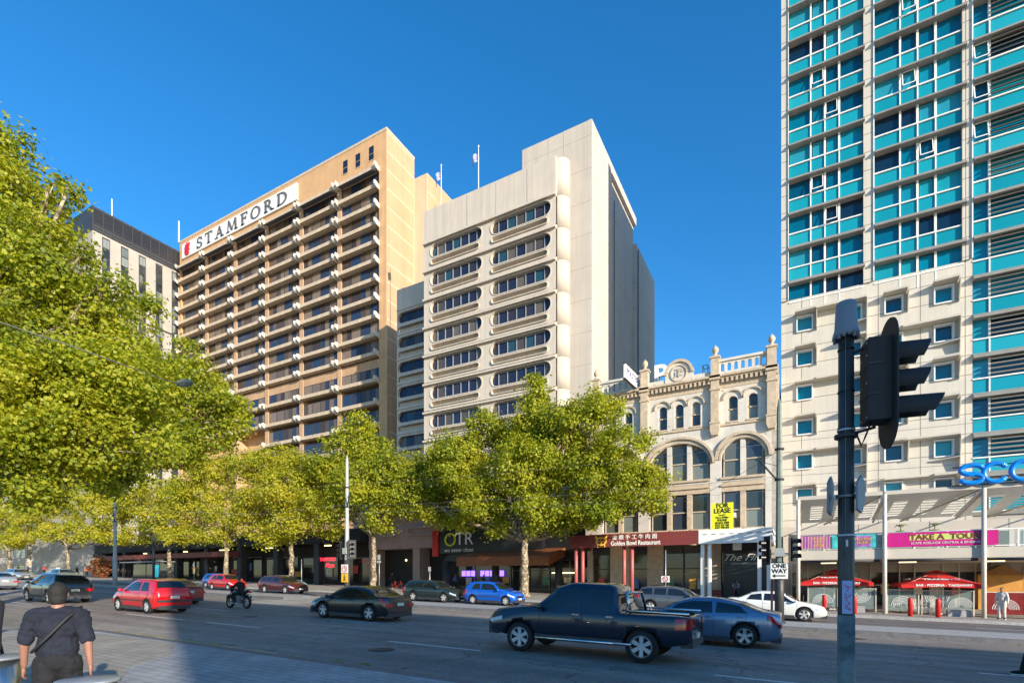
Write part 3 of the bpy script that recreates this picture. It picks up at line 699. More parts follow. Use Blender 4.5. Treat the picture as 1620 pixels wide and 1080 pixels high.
for (a, c, n) in bays:
    # top storey: small arched windows
    sp_ = 1.5 if n == 2 else 1.38; mid = (a+c)/2
    xs = [mid+(i-(n-1)/2)*sp_ for i in range(n)]
    eds = [a]+[(xs[i]+xs[i+1])/2 for i in range(n-1)]+[c]
    for x, e0, e1 in zip(xs, eds[:-1], eds[1:]):
        hole_panel(T3, e0, e1, CZ+12.7, CZ+15.75, BY, arch(x, .38, CZ+12.95, CZ+15.0), .35); wl.append((x, .38, CZ+12.95, CZ+15.0, 1))
        arc_band(trim, x, CZ+14.75, .68 if n == 2 else .64, .80 if n == 2 else .74, BY-.14, BY, 0, pi, 14)
    # second storey: one big arch split by mullion piers
    R = 2.0 if n == 2 else 2.72; ztop = CZ+11.5
    if n == 2:
        hole = arch(mid, R-.35, CZ+8.35, ztop)
    else:
        hole = [(mid-R+.2, CZ+8.35), (mid+R-.2, CZ+8.35)]+[(mid+(R-.2)*cos(pi*i/12), CZ+9.7+1.9*sin(pi*i/12)) for i in range(13)]
    hole_panel(T2, a, c, CZ+8.0, CZ+12.7, BY, hole, .5)
    cz = CZ+11.5-(R-.35) if n == 2 else CZ+9.7
    if n == 2: arc_band(trim, mid, cz, R-.08, R+.14, BY-.22, BY, 0, pi, 22); arc_band(trim, mid, cz, R-.35, R-.2, BY-.08, BY, 0, pi, 22)
    else:
        for (ra, rb, za, zb2, dy) in ((R+.0, R+.2, 2.25, 2.45, .22), (R-.2, R-.05, 1.9, 2.05, .08)):
            k = 22; P = [(mid+ra*cos(pi*i/k), cz+za*sin(pi*i/k)) for i in range(k+1)]; Q = [(mid+rb*cos(pi*i/k), cz+zb2*sin(pi*i/k)) for i in range(k+1)]
            for i in range(k): trim.prism([(P[i][0], BY-dy, P[i][1]), (P[i+1][0], BY-dy, P[i+1][1]), (Q[i+1][0], BY-dy, Q[i+1][1]), (Q[i][0], BY-dy, Q[i][1])], (0, dy, 0))
    hw = (R-.35) if n == 2 else (R-.2); nl = n; wd = 2*hw/nl
    for i in range(nl):
        xc = mid-hw+wd*(i+.5); ww = wd/2-.16
        zt_ = CZ+11.2 if (nl == 2) else (CZ+11.35 if i == 1 else CZ+10.95)
        wl.append((xc, ww, CZ+8.4, zt_, 2 if nl == 2 else 3))
        wl.append((xc, ww, CZ+4.2, CZ+7.15, 0))
    for i in range(1, nl): T2.box(mid-hw+wd*i-.2, mid-hw+wd*i+.2, BY+.1, BY+.5, CZ+8.35, CZ+11.5 if nl == 2 else CZ+11.45)
    # first storey
    T2.box(a, mid-hw, BY, BY+.5, CZ+3.2, CZ+8.0); T2.box(mid+hw, c, BY, BY+.5, CZ+3.2, CZ+8.0)
    trim.box(mid-hw, mid+hw, BY+.02, BY+.5, CZ+7.2, CZ+8.0); trim.box(mid-hw, mid+hw, BY-.12, BY+.02, CZ+7.62, CZ+7.75); trim.box(mid-hw-.05, mid+hw+.05, BY-.16, BY+.02, CZ+8.2, CZ+8.36)
    trim.box(mid-hw, mid+hw, BY+.02, BY+.5, CZ+3.2, CZ+4.15)
    for i in range(1, nl): trim.box(mid-hw+wd*i-.2, mid-hw+wd*i+.2, BY+.08, BY+.5, CZ+4.15, CZ+7.2)
    trim.box(a, c, BY-.12, BY, CZ+12.62, CZ+12.78)
T3.build('top_storey_wall', M['hwhite'], her); T2.build('lower_wall', M['hwhite'], her); trim.build('mouldings', M['hcream'], her)
for (x, hw, z0, z1, k) in wl:
    g = MB(); f = MB()
    if k: out = arch(x, hw, z0, z1, 9)
    else: out = rect(x-hw, x+hw, z0, z1)
    zm = (z0+z1)/2
    lo = [p for p in out if p[1] <= zm-.0]; hi = [p for p in out if p[1] > zm]
    if k == 3: out = rect(x-hw, x+hw, z0, z1); hi = out[2:]
    g.poly([(x-hw, BY+.3, z0), (x+hw, BY+.3, z0), (x+hw, BY+.3, zm-.03), (x-hw, BY+.3, zm-.03)])
    g.poly([(x-hw, BY+.27, zm+.03), (x+hw, BY+.27, zm+.03)]+[(p[0], BY+.27, p[1]) for p in hi])
    wn = g.build('window', M['hglass'], her, fix=False, loc=(x, BY, z0))
    f.box(x-hw, x+hw, BY+.2, BY+.3, zm-.05, zm+.05); f.box(x-hw, x-hw+.07, BY+.2, BY+.3, z0, zm+.8 if k else z1); f.box(x+hw-.07, x+hw, BY+.2, BY+.3, z0, zm+.8 if k else z1)
    f.box(x-hw-.06, x+hw+.06, BY-.08, BY+.32, z0-.12, z0); f.build('window_frame', M['hcream'], wn)
b = MB(); b.box(-17.4, -1.25, BY+.5, BY+14, -1, CZ+16.6, 0); b.box(-17.4, PX[0], BY+.003, BY+.5, CZ+3.2, CZ+16.5); b.box(PX[3], -1.25, BY+.003, BY+.5, -1, CZ+16.5)
b.build('rear_wall', M['htrim'], her)
# entablature with dentils
b = MB(); b.box(-17.4, -1.25, BY-.04, BY+.5, CZ+15.75, CZ+16.15, 0); b.box(-17.4, -1.25, BY-.5, BY+.5, CZ+16.62, CZ+16.8, 0); b.box(-17.4, -1.25, BY-.35, BY+.5, CZ+16.5, CZ+16.62, 0); b.box(-17.4, -1.25, BY-.1, BY+.5, CZ+16.15, CZ+16.5, 1)
x = -17.3
while x < -1.4: b.box(x, x+.17, BY-.34, BY-.1, CZ+16.18, CZ+16.5, 0); x += .36
b.build('cornice', [M['hcream'], M['htrim']], her)
# parapet: balustrade with arched openings, side bays only; central roundel
for (a, c, n) in (bays[0], bays[2]):
    b = MB(); b.box(a+.3, c-.3, BY-.1, BY+.2, CZ+16.8, CZ+17.05); b.box(a+.3, c-.3, BY-.15, BY+.25, CZ+17.95, CZ+18.15)
    k = 7; wd = (c-a-.6)/k
    for i in range(k):
        e0 = a+.3+wd*i; hole_panel(b, e0, e0+wd, CZ+17.05, CZ+17.95, BY-.02, arch(e0+wd/2, .15, CZ+17.15, CZ+17.8, 7), .2)
        hole_panel(b, e0, e0+wd, CZ+17.05, CZ+17.95, BY+.18, arch(e0+wd/2, .15, CZ+17.15, CZ+17.8, 7), .0)
    b.build('balustrade', M['hwhite'], her)
b = MB(); mid = (PX[1]+PX[2])/2
b.box(PX[1]+.3, PX[2]-.3, BY-.05, BY+.25, CZ+16.8, CZ+17.3, 0); b.box(mid-1.15, mid+1.15, BY-.12, BY+.2, CZ+16.8, CZ+17.6, 0)
b.prism([(mid+1.05*cos(pi*i/16), BY-.12, CZ+17.6+1.05*sin(pi*i/16)) for i in range(17)], (0, .32, 0), 0)
arc_band(b, mid, CZ+17.6, 1.0, 1.22, BY-.26, BY+.24, 0, pi, 18, 1); ring(b, [(mid+.72*cos(i*pi/12), CZ+17.65+.72*sin(i*pi/12)) for i in range(24)], [(mid+.62*cos(i*pi/12), CZ+17.65+.62*sin(i*pi/12)) for i in range(24)], BY-.2, BY-.1, 1)
b.build('roundel_pediment', [M['hwhite'], M['hcream']], her)
text('J C', .55, M['htrim'], 'monogram', her, (mid, BY-.16, CZ+17.6), bold=.02); text('T', 1.0, M['htrim'], 'monogram', her, (mid, BY-.17, CZ+17.65), bold=.02)
for x in PX:
    b = MB(); b.box(x-.32, x+.32, BY-.36, BY+.2, CZ+12.9, CZ+16.5); b.box(x-.42, x+.42, BY-.5, BY+.2, CZ+16.45, CZ+16.85); b.box(x-.32, x+.32, BY-.3, BY+.3, CZ+16.85, CZ+18.4)
    b.box(x-.4, x+.4, BY-.38, BY+.38, CZ+18.3, CZ+18.45); b.prism([(x-.38, BY-.4, CZ+12.9), (x+.38, BY-.4, CZ+12.9), (x+.38, BY-.4, CZ+12.3), (x+.25, BY-.4, CZ+11.9), (x-.25, BY-.4, CZ+11.9), (x-.38, BY-.4, CZ+12.3)], (0, .4, 0)); b.box(x-.42, x+.42, BY-.45, BY, CZ+12.85, CZ+13.0); b.box(x-.4, x+.4, BY-.43, BY, CZ+15.6, CZ+15.75)
    pl = b.build('pilaster', M['hcream'], her)
    f = MB(); f.lathe([(.3, 0), (.3, .1), (.12, .22), (.1, .3), (.24, .42), (.27, .6), (.2, .78), (.07, .9), (.02, 1.0)], (x, BY, CZ+18.45), 12); f.build('finial', M['hcream'], pl)
# arcade at street level
b = MB()
for (x0, x1) in ((-17.2, -16.7), (-15.0, -13.2), (-11.6, -10.2), (-6.9, -5.5), (-1.9, -1.3)): b = MB(); b.box(x0, x1, BY, BY+.6, -1, CZ+3.3); b.build('ground_pillar', M['hcream'], her)
for (x0, x1) in ((-16.7, -15.0), (-13.2, -11.6), (-10.2, -8.6), (-8.5, -6.9), (-5.5, -1.9)):
    g = MB(); g.box(x0, x1, BY+.35, BY+.4, 0.2, CZ+2.2, 0); g.box(x0, x1, BY+.3, BY+.36, 2.9, 2.98, 1); g.box(x0-.02, x0+.06, BY+.28, BY+.42, 0.2, CZ+2.2, 1); g.box(x0, x1, BY+.1, BY+.6, CZ+2.2, CZ+3.3, 1); g.build('shop_window', [M['glass_shop'], M['dark']], her)
b = MB(); b.box(-11.4, -10.2, BY-.02, BY+.3, .3, 1.5); b.build('counter', M['maroon'], her); b = MB(); b.box(-6.4, -5.4, BY-.3, BY+.3, .2, 1.15); b.build('counter', M['maroon'], her)
# awning with fascia, columns
aw_ = thing('restaurant_awning', 'maroon restaurant awning on pairs of pink-red columns', 'awning', (-12, 41, gz(-12)))
b = MB(); b.box(-17.0, -6.5, 41.0, 41.15, CZ+2.6, CZ+3.66); b.box(-17.0, -6.5, 41.15, BY, CZ+3.3, CZ+3.45); b.box(-17.0, -16.85, 41.15, BY, CZ+2.6, CZ+3.66); b.build('fascia', M['maroon'], aw_)
for x in (-16.55, -15.95, -12.35, -11.7): b = MB(); b.cyl((x, 41.5, gz(x)+.15), (x, 41.5, CZ+3.3), .15, n=14); b.lathe([(.2, 0), (.2, .15), (.15, .2)], (x, 41.5, gz(x)+.15)); b.build('column', M['pinkred'], aw_)
text('Golden Bowl Restaurant', .50, M['white'], 'lettering', aw_, ((onY(963, 860, 41).x+onY(1048, 860, 41).x)/2, 40.98, CZ+2.86), bold=.010, sx=.80)
text('金 鼎 手 工 牛 肉 面', .42, M['white'], 'lettering', aw_, ((onY(971, 860, 41).x+onY(1037, 860, 41).x)/2, 40.98, CZ+3.33), sx=1.0, bold=.004)
b = MB(); X0, Z0 = onY(951, 860, 41).x, CZ+3.08
ring(b, [(X0+.46*cos(i*pi/12), Z0+.36*sin(i*pi/12)) for i in range(24)], [(X0+.34*cos(i*pi/12), Z0+.26*sin(i*pi/12)) for i in range(24)], 40.94, 41)
b.box(X0-.46, X0+.46, 40.95, 41, Z0-.03, Z0+.04); b.box(X0-.03, X0+.03, 40.95, 41, Z0-.3, Z0+.3)
for s_ in (-1, 1): b.prism([(X0+s_*.2, 40.95, Z0+.3), (X0+s_*.5, 40.95, Z0+.5), (X0+s_*.5, 40.95, Z0+.2)], (0, .05, 0)); b.box(X0+s_*.3-.04, X0+s_*.3+.04, 40.95, 41, Z0-.48, Z0-.2)
b.build('bowl_emblem', M['gold'], aw_)
aw2 = thing('white_awning', 'white awning on pairs of white columns beside the maroon awning', 'awning', (-4, 41, gz(-4)))
b = MB(); b.box(-6.48, -1.5, 41.0, 41.15, CZ+2.62, CZ+3.66); b.box(-6.48, -1.5, 41.15, BY, CZ+3.3, CZ+3.45); b.box(-1.65, -1.5, 41.15, BY, CZ+2.62, CZ+3.66)
b.build('fascia', M['white'], aw2)
b = MB()
for i in range(8): b.box(-6.2+.62*i, -5.9+.62*i, 40.985, 41, CZ+3.3, CZ+3.34)
b.build('fascia_slots', M['dark'], aw2)
for x in (-6.25, -5.75, -2.35, -1.75): b = MB(); b.box(x-.13, x+.13, 41.3, 41.56, gz(x)+.15, CZ+3.3); b.build('column', M['white'], aw2)
b = MB(); b.box(-4.3, -3.7, 43, 43.4, CZ+2.2, CZ+2.9); b.box(-4.02, -3.98, 43.1, 43.2, CZ+2.9, CZ+3.3); b.build('hanging_box_light', M['white'], aw2)
ds = thing('shopfront_door', 'black shop entrance with white script sign under the white awning', 'door', (-3.7, 45.7, .1))
b = MB(); b.box(-5.3, -1.95, BY-.25, BY-.02, gz(-4)+.15, CZ+2.25); b.build('door_panel', M['black'], ds)
text('The First', .78, M['white'], 'lettering', ds, (-3.75, BY-.27, CZ+1.72), shear=.5, sx=1.15); text('142', .42, M['white'], 'lettering', ds, (-4.35, BY-.27, CZ-.55))
b = MB(); b.box(-4.7, -2.7, BY-.28, BY-.26, CZ+1.15, CZ+1.32); b.build('sign_strip', M['grey'], ds)
ls = thing('lease_sign', 'yellow lease board standing on the awnings', 'sign', (-5.5, 41.2, CZ+3.6))
q0 = onY(1126, 796, 41.3); q1 = onY(1160, 838, 41.3)
b = MB(); b.box(q0.x, q1.x, 41.3, 41.36, CZ+3.66, q0.z); b.build('board', M['yellow'], ls)
xm = (q0.x+q1.x)/2
for i, (t_, s_, z_) in enumerate((('FOR', .5, 1.72), ('LEASE', .5, 1.33), ('Level 2', .2, 1.03), ('Mason Phillips', .2, .85), ('PHONE', .26, .64), ('08 8211 8988', .22, .44), ('0412 321 968', .22, .26), ('0417 998 028', .22, .08))):
    text(t_, s_, M['black'], 'lettering', ls, (xm, 41.28, CZ+3.72+z_), bold=.008 if s_ > .3 else 0, ext=.01, sx=.9 if s_ > .3 else .8)
ac = MB(); ac.box(-4.95, -4.35, BY-.25, BY+.35, CZ+5.0, CZ+5.4); ac = tag(ac.build('air_conditioner', M['cream']), 'small window air conditioner in a first floor sash window', 'air conditioner')
# roof signs
r1 = thing('parking_sign', 'big white letter P sign on the heritage roof', 'sign', (-10.6, 47.5, CZ+16.6))
text('P', 2.5, M['white'], 'letter', r1, (onY(1045, 596, 47.5).x, 47.5, CZ+18.3), ext=.18, bold=.05)
for x in (-9.9, -11.0): b = MB(); b.box(x, x+.1, 47.7, 47.8, CZ+16.6, CZ+18.4); b.build('support', M['dark'], r1)
fr = thing('roof_frame', 'empty black box frame on the heritage roof behind the parapet', 'frame', (-7.7, 47.6, CZ+16.6))
b = MB()
x0, x1 = onY(1111, 600, 47.6).x, onY(1119, 600, 47.6).x
for x in (x0, x1):
    for y in (47.6, 48.4): b.box(x, x+.05, y, y+.05, CZ+16.6, CZ+18.6)
for z in (17.2, 18.55): b.box(x0, x1, 47.6, 47.65, CZ+z, CZ+z+.05); b.box(x0, x1, 48.4, 48.45, CZ+z, CZ+z+.05); b.box(x0, x0+.05, 47.6, 48.4, CZ+z, CZ+z+.05); b.box(x1, x1+.05, 47.6, 48.4, CZ+z, CZ+z+.05)
b.build('frame', M['dark'], fr)
r2 = thing('projecting_sign', 'blue and white signboard jutting out above the heritage cornice at its left bay', 'sign', (-13.4, 45.2, CZ+17.5))
pA = onY(971, 590, 45.4); sgn_m = MB()
sgn_m.box(-.08, .08, -3.2, 0, -.62, .62, 0); sgn_m.box(-.1, .1, -3.26, .06, -.70, -.60, 1); sgn_m.box(-.1, .1, -3.26, .06, .60, .70, 1)
o = sgn_m.build('board', [M['white'], M['dark']], r2, world=False); r2.location = (onY(992, 595, 43).x, 46.2, CZ+17.6); r2.rotation_euler = (0, 0, radians(-4))
text('POLITES', .72, mat('sign_navy', (.01, .03, .22), .4, var=0), 'lettering', r2, (0, 0, 0), rot=(pi/2, 0, -pi/2))
for c_ in r2.children:
    if c_.name.startswith('lettering'): c_.location = (.09, -1.6, .05); c_.rotation_euler = (pi/2, 0, pi/2)
b = MB(); b.cyl((0, -.3, -.7), (0, .6, -.9), .04); b.build('bracket', M['dark'], r2, world=False); b = MB(); b.cyl((0, -3, -.7), (0, 0, -1.0), .03); b.build('stay_rod', M['dark'], r2, world=False)
# ------------------------------------------------------------------ teal and cream apartment tower
SY = 48.0; sx0 = -1.1; TOPZ = CZ+52.6
M['teal'] = rnd_mat('teal_spandrel', [(.008, .26, .34), (.010, .29, .37), (.006, .235, .31), (.015, .30, .38), (.008, .27, .35)], rough=.12, spec=.5, per='island')
M['tealwin'] = rnd_mat('teal_window', [(.0, .17, .27), (.0, .10, .18), (.005, .21, .31), (.0, .13, .22), (.004, .02, .045), (.01, .26, .33), (.0, .06, .12), (.02, .24, .33)], rough=.06, spec=.6, per='island')
M['panel'] = brick_mat('cream_panels', (.56, .51, .43), (.575, .525, .445), (.22, .19, .155), 2.55, 1.395, .03, .6, 'XZ', 0, noise_amt=.06, nscale=.5, bump=.25)
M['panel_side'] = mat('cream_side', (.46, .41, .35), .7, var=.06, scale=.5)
M['fin'] = mat('grey_fin', (.25, .235, .21), .6, var=.1, scale=1.5)
M['panel_trim'] = mat('cream_trim', (.51, .46, .385), .6, var=.05, scale=2)
apt = thing('apartment_tower', 'tall cream tower with rows of teal glass rising out of the frame on the right', 'building', (8, 48, gz(8)))
bayz = [(-.56, [1.55, .98, .96, 1.57]), (5.19, [1.6, 1.05, 1.05, 1.62]), (10.95, [.92, 4.4])]
z0b = CZ+24.1; SP = 2.79
b = MB(); b.box(sx0, 17.0, SY+.6, SY+32, -1, TOPZ-.5, 0); b.build('core_wall', M['panel_side'], apt)
# pilasters
for (x0, x1) in ((sx0, -.56), (4.5, 5.19), (10.37, 10.95)):
    b = MB(); b.box(x0, x1, SY-.12, SY+.6, z0b-1.4, TOPZ, 0); b.box(x1-.07 if x0 > sx0 else x1-.05, x1, SY-.2, SY-.1, z0b-1.4, TOPZ, 1); p_ = b.build('pilaster', [M['panel'], M['white']], apt)
b = MB(); b.box(16.3, 17.0, SY-.12, SY+.6, 0, TOPZ); b.build('pilaster', M['panel'], apt)
# lower cream wall with window openings
rows = [CZ+20.55-2.78*k for k in range(6)]; colx = [(.57, 0), (3.85, 1), (6.4, 2), (9.35, 3)]
lo = MB(); xe_ = [sx0, 2.2, 5.1, 7.9, 10.95]; zt2 = z0b-1.4
for j, (xc, _) in enumerate(colx):
    for k, z in enumerate(rows):
        za = z-1.395 if k < 5 else z-1.6; zc = z+1.385 if k > 0 else zt2
        hole_panel(lo, xe_[j], xe_[j+1], za, zc, SY, rect(xc-.52, xc+.52, z-.55, z+.6), .5)
lo.box(sx0, 10.95, SY+.1, SY+.6, -1, rows[5]-1.6); lo.box(sx0, 10.95, SY-.0, SY+.1, CZ+4.2, rows[5]-1.6)
lo.build('lower_wall', M['panel'], apt)
random.seed(11)
glm = MB(); glm.box(-.5, .5, .3, .34, -.55, .6); glm = glm.mesh('window', M['tealwin'])
frm = MB(); frm.box(-.58, -.5, -.14, .34, -.6, .66); frm.box(.5, .58, -.14, .34, -.6, .66); frm.box(-.5, .5, -.14, .34, .58, .66); frm.box(-.5, .5, -.14, .34, -.62, -.54); frm = frm.mesh('window_frame', M['white'])
hd = MB()                                                             # wedge hood, deep at the right, with a cheek
hd.prism([(-.72, -.04, .72), (-.66, -.78, .76), (.74, -.85, .80), (.78, 0, .72), (-.72, 0, .72)], (0, 0, .16)); hdA = hd
hd.prism([(.80, -.02, -.7), (.80, -.02, .72), (.80, -.72, .80), (.80, -.28, -.62)], (.06, 0, 0)); hood1 = hd.mesh('hood', M['panel_trim'])
hd = MB(); hd.prism([(-.72, -.04, .72), (-.66, -.72, .74), (2.3, -.62, .78), (2.4, 0, .72), (-.72, 0, .72)], (0, 0, .16)); hood2 = hd.mesh('hood_wide', M['panel_trim'])
hd = MB(); hd.prism([(-2.6, -.04, .72), (-2.5, -.78, .74), (.8, -.80, .80), (.84, 0, .72)], (0, 0, .16)); hd.prism([(.82, -.02, -2.0), (.82, -.02, .72), (.82, -.70, .80), (.82, -.28, -1.9)], (.06, 0, 0)); hd.prism([(-.8, -.1, -.9), (.82, -.5, -.75), (.82, 0, -.75), (-.8, 0, -.9)], (0, 0, .08)); hood3 = hd.mesh('hood_panel', M['panel_trim'])
pat = {0: [1, 1, 2, 1, 2, 1], 1: [3, 1, 3, 1, 3, 1], 2: [1, 2, 1, 1, 1, 2], 3: [1, 3, 1, 1, 3, 1]}
for (xc, j) in colx:
    for k, z in enumerate(rows):
        wn = inst('window', glm, apt, (xc, SY, z))
        f_ = bpy.data.objects.new('window_frame', frm); COL.objects.link(f_); f_.parent = wn
        h_ = bpy.data.objects.new('hood', {1: hood1, 2: hood2, 3: hood3}[pat[j][k]]); COL.objects.link(h_); h_.parent = wn
# glass bays: one floor of each bay as shared meshes
def bay_floor(x0, ws, nm, louv=False):
    gl = MB(); sp = MB(); fr = MB(); x = x0; xe = x0+sum(ws)
    for i, wd in enumerate(ws):
        if louv and i == 1:
            gl.box(x+.04, x+wd-.04, .35, .4, .02, 1.36)
        elif i in (1, 2) and not louv: gl.box(x+.14, x+wd-.14, .18, .24, .05, 1.30)
        else: gl.box(x+.05, x+wd-.05, .2, .24, .02, 1.36)
        sp.box(x+.03, x+wd-.03, .06, .12, -1.0, -.06); x += wd
        if i < len(ws)-1:
            fr.box(x-.04, x+.04, -.02, .24, -1.02, 0); fr.box(x-.07 if i else x-.05, x+.07, .02, .3, 0, 1.38)
    fr.box(x0, xe, -.05, .24, -.06, .03)
    return gl.mesh('window', M['tealwin']), sp.mesh('spandrel_panel', M['teal']), fr.mesh('window_frame', M['white'])
fin = {}
lv = MB()
for q in range(4): lv.prism([(11.9, -.28, .18+.33*q), (11.9, -.1, .30+.33*q), (11.9, -.04, .28+.33*q), (11.9, -.22, .14+.33*q)], (4.35, 0, 0))
lvm = lv.mesh('louvre', M['fin'])
op = MB(); op.box(-.42, .42, -.03, .02, -1.1, 0, 0)
opm = op.mesh('open_sash', M['white'])
for bi, (x0, ws) in enumerate(bayz):
    g_, s_, f_ = bay_floor(x0, ws, 'bay', bi == 2); wtot = sum(ws)
    fb = MB(); fb.prism([(x0, -.42, .0), (x0, -.42, .12), (x0, .0, .42), (x0, .25, .42), (x0, .25, .0)], (wtot+(.08 if bi < 2 else 0), 0, 0)); fbm = fb.mesh('fin_band', M['fin'])
    k0 = 0 if bi < 2 else -6
    for k in range(k0, 10):
        zb2 = z0b+SP*k
        # fin band at zb2-.2 ; window below it, spandrel above it
        inst('fin_band', fbm, apt, (0, SY, zb2-.21))
        wn = inst('window', g_, apt, (0, SY, zb2-.21-1.38))
        o_ = bpy.data.objects.new('window_frame', f_); COL.objects.link(o_); o_.parent = wn
        if k > k0 or bi == 2: 
            o_ = bpy.data.objects.new('spandrel_panel', s_); COL.objects.link(o_); o_.parent = wn
        if bi == 2:
            o_ = bpy.data.objects.new('louvre', lvm); COL.objects.link(o_); o_.parent = wn
            if k % 2 == 0:
                t_ = MB(); t_.box(x0+.04, x0+.88, -.02, .02, -1.28, 0); q_ = MB(); 
    # last spandrel under the top
    g = MB(); g.box(x0, x0+wtot, -.0, .5, 0, TOPZ-(z0b+SP*9+.2)); inst('parapet', g.mesh('parapet', M['panel_trim']), apt, (0, SY, z0b+SP*9+.2))
# open awning sashes
random.seed(5)
for (x, k) in ((.97+.49, 6), (5.19+1.6+.5, 7), (5.19+1.6+.5, 5), (2.9-.5, 5), (11.4, 7), (11.4, 5), (11.4, 4), (11.4, 3), (5.19+2.65+.5, 3), (2.9-.5, 2), (1.45, 3)):
    f = MB(); a0 = radians(14)
    for (u0, u1, v0, v1) in ((-.4, -.34, -1.25, 0), (.34, .4, -1.25, 0), (-.4, .4, -1.25, -1.18), (-.4, .4, -.06, 0)):
        f.prism([(u0, v0*sin(a0)*1.0, v0*cos(a0)), (u1, v0*sin(a0), v0*cos(a0)), (u1, v1*sin(a0), v1*cos(a0)), (u0, v1*sin(a0), v1*cos(a0))], (0, .04, 0))
    f.build('open_sash', M['white'], apt, world=False).location = Vector((x, SY-.02, z0b+SP*k-.25))-org(apt)
# first floor + ground floor behind the balcony
b = MB(); b.box(sx0, 17, SY+.12, SY+.2, -1, CZ+4.2, 0); b.box(sx0, 17, SY-.02, SY+.12, CZ+3.35, CZ+4.2, 1); b.box(sx0, 17, SY-.03, SY+.12, CZ+.5, CZ+1.6, 1)
for x in (-1.1, 4.2, 8.55, 12.9): b.box(x, x+.75, SY-.04, SY+.12, -1, CZ+4.2, 1)
b.build('shopfront_wall', [M['glass_shop'], M['panel_side']], apt)
for x0, x1 in ((-.35, 4.2), (4.95, 8.55), (9.3, 12.9), (13.65, 17)):
    n = 4
    for i in range(n):
        a = x0+(x1-x0)*i/n; c = x0+(x1-x0)*(i+1)/n
        g = MB(); g.box(a+.04, c-.04, SY-.02, SY+.02, CZ+1.6, CZ+3.35, 0); g.box(a+.04, c-.04, SY-.02, SY+.02, gz(a)+.2, CZ-.5, 0); g.box(a+.04, c-.04, SY-.02, SY+.02, CZ-.44, CZ+.5, 0)
        g.box(a-.04, a+.04, SY-.12, SY+.03, 0, CZ+3.35, 1); g.box(a+.04, c-.04, SY-.1, SY+.0, CZ-.5, CZ-.44, 1); g.build('shopfront_window', [M['glass_shop'], M['cream']], apt)
# balcony slab, canopy, posts
PY = 36.2; posts = [.09, 4.4, 8.7, 13.0]
bal_ = thing('balcony_terrace', 'long first-floor terrace with glass balustrade above the cafe', 'balcony', (6, 36.2, gz(6)))
b = MB(); b.box(0, 17.2, PY+.02, SY-.1, CZ+1.12, CZ+1.5, 0); b.box(0, 17.2, PY, PY+.3, CZ+1.15, CZ+1.7, 0); b.build('slab', M['panel_trim'], bal_)
b = MB(); 
for x0 in posts[:3]: b.cyl((x0+.2, PY+.1, CZ+1.05), (x0+4.1, PY+.1, CZ+1.05), .09)
b.build('rolled_blind', M['dark'], bal_)
for x in posts:
    b = MB(); b.cyl((x, PY-.12, gz(x)+.15), (x, PY-.12, CZ+4.8), .105, n=12); b.build('post', M['cream'], bal_)
b = MB(); b.cyl((0, PY+.05, CZ+2.62), (17.2, PY+.05, CZ+2.62), .035); b.box(0, 17.2, PY+.03, PY+.07, CZ+1.74, CZ+1.8)
for i in range(13): b.box(i*1.44-.03, i*1.44+.03, PY+.0, PY+.09, CZ+1.7, CZ+2.62)
b.build('railing', M['white'], bal_)
for i in range(12):
    x = i*1.44; b = MB(); b.box(x+.06, x+1.38, PY+.05, PY+.062, CZ+1.82, CZ+2.58); b.build('glass_panel', M['glass_clear'], bal_)
# canopy: tilted slotted panels
for i, x0 in enumerate(posts[:3]+[13.0]):
    b = MB(); x1 = x0+4.2
    nx, ny = 12, 7
    for a in range(nx):
        for c in range(ny):
            if 2 <= c <= 5 and a % 4 in (2, 3): 
                continue
            xa_, xb_ = x0+4.2*a/nx, x0+4.2*(a+1)/nx; ya, yb = PY+6.0*c/ny, PY+6.0*(c+1)/ny
            za, zb3 = CZ+4.85-.9*c/ny, CZ+4.85-.9*(c+1)/ny
            b.add([(xa_, ya, za), (xb_, ya, za), (xb_, yb, zb3), (xa_, yb, zb3), (xa_, ya, za+.05), (xb_, ya, za+.05), (xb_, yb, zb3+.05), (xa_, yb, zb3+.05)], [(0, 1, 2, 3), (4, 5, 6, 7), (0, 1, 5, 4), (2, 3, 7, 6), (1, 2, 6, 5), (3, 0, 4, 7)])
    for a in range(nx):
        if a % 4 in (2, 3):
            for q in range(6):
                t = 2+4*(q+.1)/6; t2 = 2+4*(q+.45)/6; xa_, xb_ = x0+4.2*a/nx, x0+4.2*(a+1)/nx
                b.add([(xa_, PY+6*t/7, CZ+4.85-.9*t/7), (xb_, PY+6*t/7, CZ+4.85-.9*t/7), (xb_, PY+6*t2/7, CZ+4.85-.9*t2/7), (xa_, PY+6*t2/7, CZ+4.85-.9*t2/7)], [(0, 1, 2, 3)])
    b.build('canopy_panel', M['white'], bal_)
    b = MB(); b.box(x0-.0, x1+.02, PY-.08, PY, CZ+4.78, CZ+5.0); b.tube([(x0+.1, PY+.05, CZ+4.7), (x0+.1, PY+6, CZ+3.8)], .07, 6); b.tube([(x1-.05, PY+.05, CZ+4.7), (x0+1.6, PY+6.1, CZ+3.8)], .06, 6); b.tube([(x0+2, PY+6, CZ+3.85), (x0+2, SY, CZ+4.6)], .05, 6); b.build('canopy_beam', M['panel_trim'], bal_)
